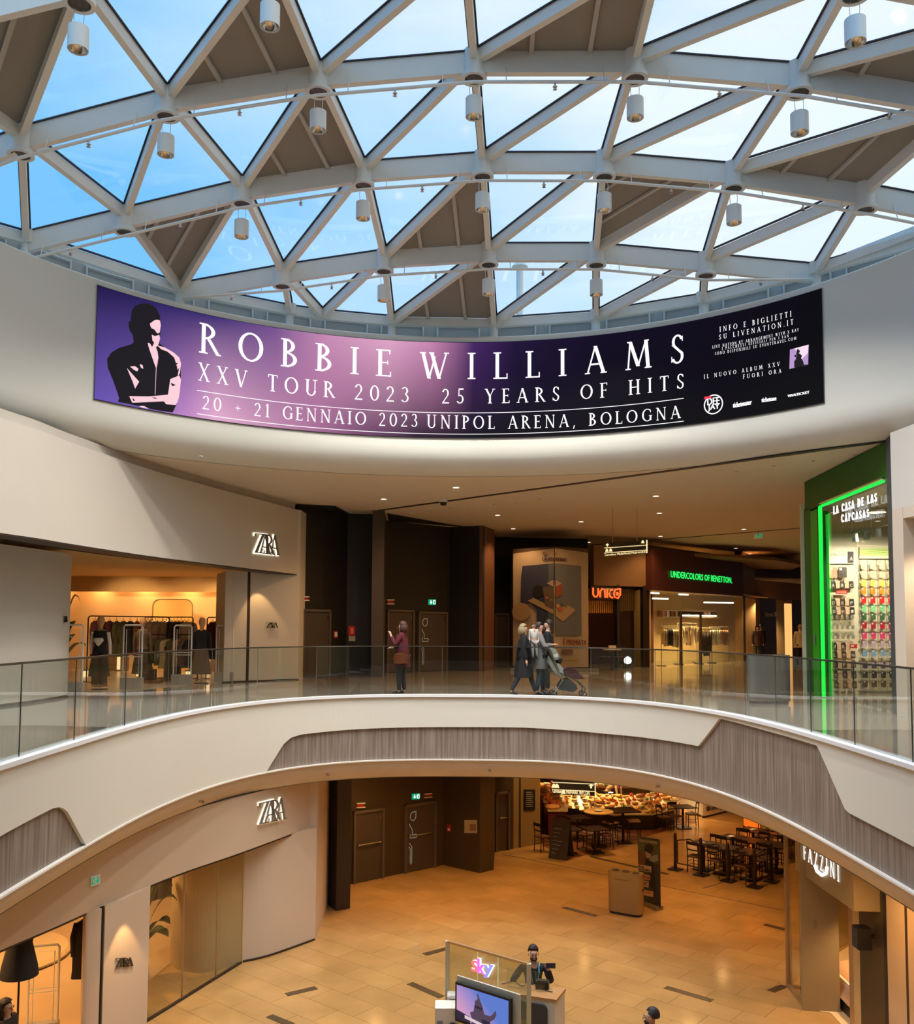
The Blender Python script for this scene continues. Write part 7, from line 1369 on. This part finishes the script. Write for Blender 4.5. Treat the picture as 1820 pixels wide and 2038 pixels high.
# ---- lower left shop
rk = mat('shop_black', (.012, .01, .01), .6)
p = PZ(30, 1990, ZL); q = PY(28, 1880, 13.6)
t = thing('dress_form', 'black dress on a stand beside the lower left entrance', 'mannequin', (q.x-.05, 13.9, ZL)); MB().lathe([(.05, .55), (.16, .45), (.2, .2), (.17, .02), (.25, -.3), (.27, -.45)], (q.x-.05, 13.9, q.z-.1), 18).build('dress', fab('black', FC['black']), t, 'all'); MB().tube([(q.x-.05, 13.9, ZL+.02), (q.x-.05, 13.9, q.z-.4)], .015, 6).build('pole', rk, t); MB().lathe([(.2, 0), (.2, .02), (0, .025)], (q.x-.05, 13.9, ZL+.008), 16).build('base', mat('stand_base', (.6, .5, .35), .4), t)
garment('coat', 'black coat hanging beside the rounded pier in the lower left shop', (PY(140, 1835, 14.9).x, 15.6, PY(140, 1828, 15.6).z), .4, 'coat', .95, .4, .2, fab('black', FC['black']), 5, None)
rr_ = thing('round_podium', 'low round pale podium with thin posts inside the lower left shop', 'podium', (-9.5, 19.6, ZL)); MB().lathe([(0, .12), (1.3, .12), (1.36, .06), (1.36, 0)], (-9.5, 19.6, ZL+.008), 36).build('disc', mat('podium_pale', (.7, .5, .27), .4), rr_, True); MB().lathe([(1.38, .03), (1.38, .0)], (-9.5, 19.6, ZL+.008), 36).build('shadow_gap', brownm, rr_)
for x, y in ((-9.1, 19.9), (-10, 19.3)): MB().tube([(x, y, ZL+.12), (x, y, ZL+2.2)], .015, 6).build('post', rk, rr_)
pg = PZ(83, 2070, ZL); gate('white framed security gate at the lower left shop entrance', (pg.x, pg.y), .3, ZL+.008)
rack('rail of black garments behind the lower shop glass', (-6.9, 20.6), (-5.9, 21.4), 2.2, ['black', 'black', 'charcoal', 'black', 'dark brown', 'black'], ['trousers', 'coat'], 'rail behind the lower shop glass', L=1.1, z0=ZL)
p = PZ(300, 1960, ZL); plant('large green-leaved plant behind the lower shop glass', (-6.35, 18.6), [(.2, .8, 1.1, .14), (-.5, .9, .6, .16), (.9, .7, 1.5, .13), (-.1, .75, 1.45, .12), (2.8, .6, 1.3, .15), (-1.4, .6, 1.0, .14), (-.2, .75, .75, .2), (-.8, .6, .55, .2), (.4, .6, .5, .18)], ZL+.008)
# ---- café
woodd = mat('dark_bistro_wood', (.018, .007, .006), .45, var=.1); seatm = mat('cane_seat', (.10, .04, .02), .6)
def make_chair(label, high=False):
    t = thing('bistro_chair' if not high else 'bar_stool', label, 'chair' if not high else 'stool', (0, 0, 0)); s = .72 if high else .45
    MB().box((0, 0, s), (.38, .38, .035)).build('seat', seatm if not high else mat('pale_seat', (.5, .32, .14), .5), t, world=False)
    for x in (-.17, .17):
        MB().tube([(x, .17, 0), (x, .16, s)], .015, 6).build('leg', woodd, t, world=False)
        MB().tube([(x, -.19, 0), (x, -.16, s), (x*1.02, -.21, s+.42)] if not high else [(x, -.19, 0), (x, -.16, s)], .015, 6).build('leg', woodd, t, world=False)
    for z in (.18, .28): MB().tube([(-.17, .16, z), (.17, .16, z)], .008, 5).build('stretcher', woodd, t, world=False); MB().tube([(-.17, -.17, z+.03), (-.17, .16, z+.03)], .008, 5).build('stretcher', woodd, t, world=False); MB().tube([(.17, -.17, z+.03), (.17, .16, z+.03)], .008, 5).build('stretcher', woodd, t, world=False)
    if not high:
        b = MB(); 
        for zz, hh in ((s+.39, .09), (s+.2, .04)):
            P = [(-.18+.06*i, -.2-.03*math.sin(math.pi*i/6)+(.03 if zz < s+.3 else 0)) for i in range(7)]
            for (xa, ya), (xb, yb) in zip(P, P[1:]): b.beam((xa, ya, zz), (xb, yb, zz), .018, hh)
            b.build('back_rail', woodd, t, world=False); b = MB()
    return t
def make_table(label, h=.75, w=.68, round_=False, topm=None):
    t = thing('cafe_table', label, 'table', (0, 0, 0)); tm = topm or mat('table_top_dark', (.022, .012, .014), .4)
    (MB().lathe([(0, h-.03), (w/2, h-.03), (w/2, h), (0, h)], (0, 0, 0), 24) if round_ else MB().box((0, 0, h-.015), (w, w, .03))).build('tabletop', tm, t, world=False)
    MB().tube([(0, 0, .03), (0, 0, h-.03)], .045, 8).build('column', woodd, t, world=False); MB().box((0, 0, .015), (.46, .46, .03)).build('base', woodd, t, world=False); return t
ch0 = None; tb0 = None
def chair(px, py, deg, lb):
    global ch0
    p = PZ(px, py, ZL); lb = 'dark bistro chair '+lb
    if ch0 is None: ch0 = make_chair(lb); ch0['group'] = 'bistro chairs'; ch0.location = (p.x, p.y, ZL); ch0.rotation_euler = (0, 0, math.radians(deg))
    else: dup(ch0, (p.x, p.y, ZL), math.radians(deg), lb)
def table(px, py, deg, lb):
    global tb0
    p = PZ(px, py, ZL); lb = 'dark square café table '+lb
    if tb0 is None: tb0 = make_table(lb); tb0['group'] = 'square café tables'; tb0.location = (p.x, p.y, ZL); tb0.rotation_euler = (0, 0, math.radians(deg))
    else: dup(tb0, (p.x, p.y, ZL), math.radians(deg), lb)
TO = PZ(1345, 1731, ZL); ua, ub = Vector((.707, -.707)), Vector((.707, .707))
def grid(a, b): p = TO.xy+ua*a+ub*b; return project((p.x, p.y, ZL))[:2]
RN = ['front row', 'second row', 'third row', 'back row']; CNm = ['at the left', 'in the middle', 'at the right']
for r_, (bb, aa) in enumerate(((.62, (.55, 1.2, 2.0)), (1.97, (.75, 1.4, 2.1)), (3.32, (.7, 2.0)), (4.67, (1.0, 1.95)))):
    for i_, a_ in enumerate(aa):
        cn_ = CNm[i_] if len(aa) == 3 else CNm[i_*2]; table(*grid(a_, bb), 45, '%s of the %s of the terrace' % (cn_, RN[r_]))
        chair(*grid(a_, bb-.42 if r_ == 0 else bb-.5), -45, 'in front of the table %s of the terrace %s' % (cn_, RN[r_])); chair(*grid(a_, bb+.5), 135, 'behind the table %s of the terrace %s' % (cn_, RN[r_]))
# barrier
bar0 = None
BP = [((1345, 1731), 'leftmost'), ((1396, 1742), 'second from the left'), ((1450, 1754), 'third from the left'), ((1503, 1766), 'at the front right corner'), ((1537, 1755), 'behind the corner post, near the glass')]
pts = [PZ(*b_[0], ZL) for b_ in BP]
for (bp, lb), p in zip(BP, pts):
    lb = 'dark wooden barrier post of the terrace, '+lb
    if bar0 is None:
        bar0 = thing('barrier_post', lb, 'post', p, -.75, 'terrace barrier posts'); MB().box((0, 0, .5), (.065, .065, .95)).build('post', woodd, bar0, world=False); MB().box((0, 0, .02), (.34, .34, .03)).build('foot', woodd, bar0, world=False); MB().lathe([(.03, .98), (.045, 1.0), (.03, 1.04), (0, 1.05)], (0, 0, 0), 8).build('finial', woodd, bar0, world=False)
    else: dup(bar0, p, -.75, lb)
for i, (a, b_) in enumerate(zip(pts, pts[1:])):
    t = thing('barrier_section', 'open dark barrier frame with a wavy top, '+('leftmost section', 'second section from the left', 'section before the front right corner', 'short section turning back to the glass')[i], 'barrier', (a+b_)/2, 0, 'terrace barrier frames'); a2, b2 = a.lerp(b_, .09), a.lerp(b_, .91)
    tp = [Vector((a2.lerp(b2, f).x, a2.lerp(b2, f).y, ZL+.84+.09*max(0, math.sin(math.pi*min(1, max(0, (f-.12)/.76))))+(.02*math.sin(f*12.5)))) for f in [k_/14 for k_ in range(15)]]
    MB().tube(tp, .018, 6).build('top_rail', woodd, t); MB().tube([(a2.x, a2.y, ZL+.2), (b2.x, b2.y, ZL+.2)], .018, 6).build('bottom_rail', woodd, t)
    for q in (a2, b2): MB().tube([(q.x, q.y, ZL+.2), (q.x, q.y, ZL+.86)], .016, 6).build('side_rail', woodd, t)
    for q, r_ in ((a, a2), (b_, b2)): MB().tube([(q.x, q.y, ZL+.5), (r_.x, r_.y, ZL+.5)], .012, 5).build('link', woodd, t)
# napkins / menus
nap = mat('napkin', (.72, .66, .6), .8)
for (ga, gb), lb in (((.5, .6), 'on the left table of the front terrace row'), ((.7, 1.95), 'on the left table of the second terrace row'), ((.7, 3.3), 'on the left table of the third terrace row')):
    p = PZ(*grid(ga, gb), ZL); tag(MB().box((p.x, p.y, ZL+.756), (.22, .16, .012), .7).box((p.x+.01, p.y, ZL+.766), (.2, .14, .008), .75).build('napkin', nap), 'white folded napkin '+lb, 'napkin')
# A-board, indoor café furniture
t = thing('chalk_board', 'leaning black A-board with chalk writing at the café entrance', 'board', PZ(1105, 1705, ZL)); ab = PZ(1085, 1706, ZL), PZ(1122, 1706, ZL); cb_ = mat('chalkboard', (.045, .035, .025), .7, var=.3, scale=6)
for sgn, nm in ((-1, 'front_leaf'), (1, 'rear_leaf')):
    b = MB(); a0, b0 = Vector((2.95, 28.3, ZL)), Vector((3.45, 28.0, ZL)); d = Vector((.5, .85, 0)).normalized()*.28*sgn; T = Vector((0, 0, 1.15)); th_ = Vector((.02, .02, 0)); V4 = [a0-d*-1 if False else a0+d, b0+d, b0+T, a0+T]; b.add(V4+[v+th_ for v in V4], ((3, 2, 1, 0), (4, 5, 6, 7), (0, 1, 5, 4), (1, 2, 6, 5), (2, 3, 7, 6), (3, 0, 4, 7))).build(nm, cb_, t)
for i in range(7): f = .15+.1*i; a0, b0 = Vector((2.95, 28.3, ZL)), Vector((3.45, 28.0, ZL)); d = Vector((.5, .85, 0)).normalized()*-.28*(1-f); z = Vector((0, 0, 1.15*f)); o = Vector((-.01, -.03, 0)); MB().tube([a0.lerp(b0, .15)+d+z+o, a0.lerp(b0, .4+.1*(i % 4))+d+z+o], .008, 4).build('chalk_line', mat('chalk', (.3, .28, .24), .8), t)
tl = [(1131, 1698, 'behind the A-board'), (1185, 1697, 'with a heavy column in front of the café'), (1150, 1672, 'deeper in the café beside the wall')]
for px, py, lb in tl: table(px, py, 20, lb)
for px, py, dg, lb in ((1080, 1694, -60, 'against the ochre wall'), (1165, 1690, -40, 'in front of the café, left of the heavy table'), (1205, 1690, 120, 'right of the heavy table'), (1115, 1680, 160, 'in the shade behind the A-board'), (1145, 1660, -20, 'deep in the café by the wall'), (1345, 1650, 200, 'at the high table by the display case'), (1378, 1646, 90, 'beside the laundry kiosk'), (1322, 1652, -70, 'right end of the display case')): chair(px, py, dg, lb)
p = PZ(1360, 1648, ZL); dup(tb0, (p.x, p.y, ZL), .2, 'dark square café table between the display case and the laundry kiosk')
ht = make_table('high dark table with two thick legs in front of the display case', 1.05, .9); p = PZ(1241, 1677, ZL); ht.location = (p.x, p.y, ZL); ht.rotation_euler = (0, 0, .2)
s0 = None
for px, py, lb in ((1262, 1678, 'pale-seated bar stool right of the high table'), (1215, 1682, 'dark bar stool left of the high table'), (1225, 1664, 'bar stool behind the high table')):
    p = PZ(px, py, ZL)
    if s0 is None: s0 = make_chair(lb, True); s0['group'] = 'bar stools'; s0.location = (p.x, p.y, ZL)
    else: dup(s0, (p.x, p.y, ZL), .6, lb)
rt_t = make_table('round high table carrying a large pale tray with a small plate', 1.1, .95, True, mat('tray_gold', (.75, .5, .18), .4)); p = PZ(1192, 1684, ZL); rt_t.location = (p.x, p.y, ZL)
pl_ = p+Vector((0, 0, 1.105)); tag(MB().lathe([(0, .01), (.1, .015), (.14, .03), (.145, .025), (.1, 0)], pl_, 16).build('plate', whm, None, True), 'small plate in the middle of the round high table', 'plate')
struct('floor_cafe', MB().prism([(2.75, 29.9), (3.3, 27.7), (5.6, 30.2), (8.6, 33.2), (8.6, 40.5), (3.0, 40.5)], ZL+.001, ZL+.006), mat('cafe_floor', (.24, .09, .035), .3, var=.1))
# display counter
cp = [PZ(*q, ZL) for q in ((1112, 1640), (1185, 1645), (1240, 1652), (1300, 1652), (1342, 1641), (1354, 1624))]
ctr = thing('display_counter', 'long angled glass display counter filled with lit food', 'counter', cp[2]); plan = [(q.x, q.y) for q in cp]; back = [(q.x*.97+.1, q.y+1.4) for q in cp]
MB().wall(plan, ZL, ZL+.5, .1).build('front_panel', mat('counter_front', (.022, .01, .008), .4), ctr); deckm = mat('deck_steel', (.65, .5, .28), .35)
b = MB(); 
for (x, y), (X, Y) in zip(plan, back): b.v += [(x, y+.05, ZL+.5), (X, Y, ZL+.92)]
b.f = [(2*i, 2*i+2, 2*i+3, 2*i+1) for i in range(5)]; b.build('sloping_deck', deckm, ctr)
b = MB()
for (x, y), (X, Y) in zip(plan, back):
    for f in range(7): a = f/6*1.5; b.v.append((x+(X-x)*(1-math.cos(a))*.8, y+(Y-y)*(1-math.cos(a))*.8, ZL+.52+.72*math.sin(a)))
b.f = [(i*7+j, (i+1)*7+j, (i+1)*7+j+1, i*7+j+1) for i in range(5) for j in range(6)]; b.build('curved_glass', glass('counter_glass', (.95, .93, .85), refl=.06), ctr, True)
for q in plan[1:-1]: MB().beam((q[0], q[1]+.05, ZL+.5), (q[0]+.1, q[1]+1.0, ZL+1.25), .02, .03).build('glass_rib', chrome, ctr)
MB().wall([(x, y-.01) for x, y in plan], ZL+.5, ZL+.54, .06).build('edge_trim', deckm, ctr)
W_('wall_cafe_shelving', [(3.0, 39.0), (8.9, 38.6)], ZL, ZL+2.2, mat('shelf_back', (.10, .045, .02), .7), .1)
for q in ((4.5, 34.5), (6.6, 34.6), (8.2, 34.8), (3.9, 37.5), (6.5, 37.5), (5.5, 33.4)): lamp('SPOT', (q[0], q[1], ZL+2.1), 190, (1, .68, .3), .08, spot=2.1)
foodc = [('golden bread loaf', (.75, .38, .1)), ('brown roll', (.4, .16, .05)), ('pale cheese', (.85, .65, .32)), ('red fruit', (.6, .06, .03)), ('orange fruit', (.9, .35, .04)), ('green salad bowl', (.2, .3, .06)), ('pizza slice', (.8, .42, .12)), ('cream pastry', (.85, .66, .4))]
fmesh = {}
def food(k_, loc, s, rz, where):
    nm, c_ = foodc[k_]
    if k_ not in fmesh:
        m_ = mat('food_'+nm.replace(' ', '_'), c_, .5, var=.25, scale=12, bump=.4); b = MB()
        if k_ in (0, 1): b.lathe([(0, .0), (.10, .01), (.12, .05), (.09, .1), (0, .115)], (0, 0, 0), 12, sx=1.5)
        elif k_ in (2, 7): b.lathe([(0, 0), (.1, 0), (.11, .04), (.1, .09), (0, .1)], (0, 0, 0), 10)
        elif k_ in (3, 4):
            for q in ((0, 0, .05), (.08, .02, .05), (-.06, .06, .05), (.01, .05, .12)): b.lathe([(0, -.05), (.04, -.03), (.05, 0), (.04, .03), (0, .05)], q, 8)
        elif k_ == 5: b.lathe([(.06, 0), (.13, .07), (.12, .07), (.1, .1), (0, .14)], (0, 0, 0), 12)
        else: b.prism([(-.12, -.08), (.12, -.08), (.1, .09), (-.1, .09)], 0, .04)
        o = b.build('food_item', m_, None, True); fmesh[k_] = o
    else: o = fmesh[k_].copy(); C.objects.link(o)
    o.name = ['bread_loaf', 'bread_roll', 'cheese', 'fruit_pile', 'fruit_pile', 'salad_bowl', 'pizza_slice', 'pastry'][k_]
    o.location = loc; o.scale = (s, s, s); o.rotation_euler = (0, 0, rz); tag(o, nm+' '+where, 'food', 'food in the café'); return o
rg = random.Random(3)
for r_ in range(5):
    for i in range(22):
        f = (i+.5)/22*5; k_ = int(f); g = f-k_; x0, y0_ = plan[k_]; x1, y1_ = plan[min(k_+1, 5)]; X0, Y0 = back[k_]; X1, Y1 = back[min(k_+1, 5)]; v_ = .14+.19*r_; fx = (x0+(x1-x0)*g)*(1-v_)+(X0+(X1-X0)*g)*v_; fy_ = (y0_+(y1_-y0_)*g)*(1-v_)+(Y0+(Y1-Y0)*g)*v_
        kd = rg.randrange(8); food(kd, (fx+rg.uniform(-.05, .05), fy_+.05, ZL+.5+.42*v_+.01), rg.uniform(.65, 1.0), rg.uniform(0, 3), 'in the display counter, %s from the left in the %s row' % (ORDW[i], ['front', 'second', 'middle', 'fourth', 'rear'][r_]))
# back shelves with produce
for z, yy in ((.55, 37.4), (.95, 37.8), (1.3, 38.2)):
    sb_ = thing('produce_shelf', 'shelf of fruit and bread behind the counter, '+{.55: 'lowest', .95: 'middle', 1.3: 'highest'}[z], 'shelf', (6, yy, ZL+z)); MB().box((6, yy, ZL+z-.03), (5.6, .45, .04)).build('board', mat('shelf_wood', (.15, .06, .02), .5), sb_); MB().box((6, yy-.22, ZL+z), (5.6, .02, .06)).build('lip', brass, sb_)
    for i in range(20): food(rg.choice([0, 1, 3, 4, 5, 7, 3]), (3.4+.275*i, yy, ZL+z-.008), rg.uniform(1, 1.5), rg.uniform(0, 3), 'on the %s shelf behind the counter, %s from the left' % ({.55: 'lowest', .95: 'middle', 1.3: 'highest'}[z], ORDW[i]))
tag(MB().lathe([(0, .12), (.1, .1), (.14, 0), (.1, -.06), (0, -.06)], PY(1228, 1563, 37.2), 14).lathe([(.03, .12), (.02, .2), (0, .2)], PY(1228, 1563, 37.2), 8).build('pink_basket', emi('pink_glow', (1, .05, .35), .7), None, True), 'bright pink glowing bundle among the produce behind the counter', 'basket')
gl2 = thing('heat_lamp', 'bright glowing lamp over the middle of the food counter', 'lamp', PY(1262, 1592, 34.2)); lq = PY(1262, 1592, 34.2); MB().lathe([(0, .1), (.1, .06), (.16, -.02)], lq, 14).build('shade', deckm, gl2, True); MB().lathe([(.13, -.02), (0, -.05)], lq, 14).build('bulb', emi('bulb_bright', (1, .85, .5), 12), gl2); MB().tube([lq+Vector((0, 0, .1)), (lq.x, lq.y, ZL+2.4)], .01, 4).build('cord', blackm, gl2)
# barista bending
p = PZ(1200, 1650, ZL); figure('person', 'person in a tan top bending over the food counter', (pY(1197, 35)+.1, 34.6, ZL), math.radians(-120), 1.6, hair=(.03, .015, .01), top_c=(.42, .27, .15), bottom_c=(.02, .015, .015), lean=1.1, detail=False)
# red stacked crates / stands at the left side of the café
for i in range(3):
    t = thing('produce_stand', 'dark red produce stand along the left café wall, '+('nearest', 'middle', 'furthest')[i], 'stand', (3.35, 31.0+1.5*i, ZL)); MB().box((3.35, 31.0+1.5*i, ZL+.45), (.6, 1.0, .9)).build('body', mat('stand_red', (.14, .015, .01), .5), t); MB().box((3.35, 31.0+1.5*i, ZL+.93), (.66, 1.1, .05)).build('top', deckm, t)
    for j in range(5): food(rg.choice([0, 1, 3, 4]), (3.2+.14*(j % 3), 30.65+1.5*i+.18*j, ZL+.955), 1.4, j, 'on the %s produce stand, %s from the front' % (('nearest', 'middle', 'furthest')[i], ORDW[j]))
# laundry kiosk lettering
t = thing('laundry_sign', 'LAVASECCO lettering between two round emblems on the white kiosk', 'sign', (K2+K3)/2); ka2, kb2 = K2.xy, K3.xy; navy = mat('navy_ink', (.02, .03, .07), .5)
quadp(ka2, kb2, [(1401, 1590), (1461, 1580), (1461, 1609), (1401, 1624)], mat('sign_pale', (.74, .68, .58), .5), t, 'board', .0, .04); signtext('LAVASECCO', ka2, kb2, (1413, 1605, 1613), (1446, 1596, 1605), navy, t, off=.05, bold=.015)
for x, y in ((1408, 1609), (1451, 1598)): quadp(ka2, kb2, [(x+4*math.cos(a), y+5*math.sin(a)) for a in [k_*.6283 for k_ in range(10)]], navy, t, 'round_emblem', .045, .006); quadp(ka2, kb2, [(x-3, y-1), (x, y-3), (x-1, y+2)], mat('emblem_green', (.1, .3, .25), .5), t, 'emblem_leaf', .052, .004)
# chairs at the café on the upper floor, in front of the slatted window
cu = make_chair('dark chair on the upper floor below the slatted window'); cu.location = (6.1, 34.3, 0); dup(cu, (5.55, 34.2, 0), 1.0, 'dark chair left of the banner edge, upper floor')
tu = make_table('small pale-topped table with a white box on the upper floor', .75, .6, False, mat('pale_top', (.5, .35, .2), .4)); tu.location = (5.7, 33.6, 0)
tag(MB().box((5.7, 33.6, .81), (.24, .2, .12)).box((5.7, 33.6, .875), (.26, .22, .015)).build('white_box', whm), 'white box standing on the small upper-floor table', 'box')
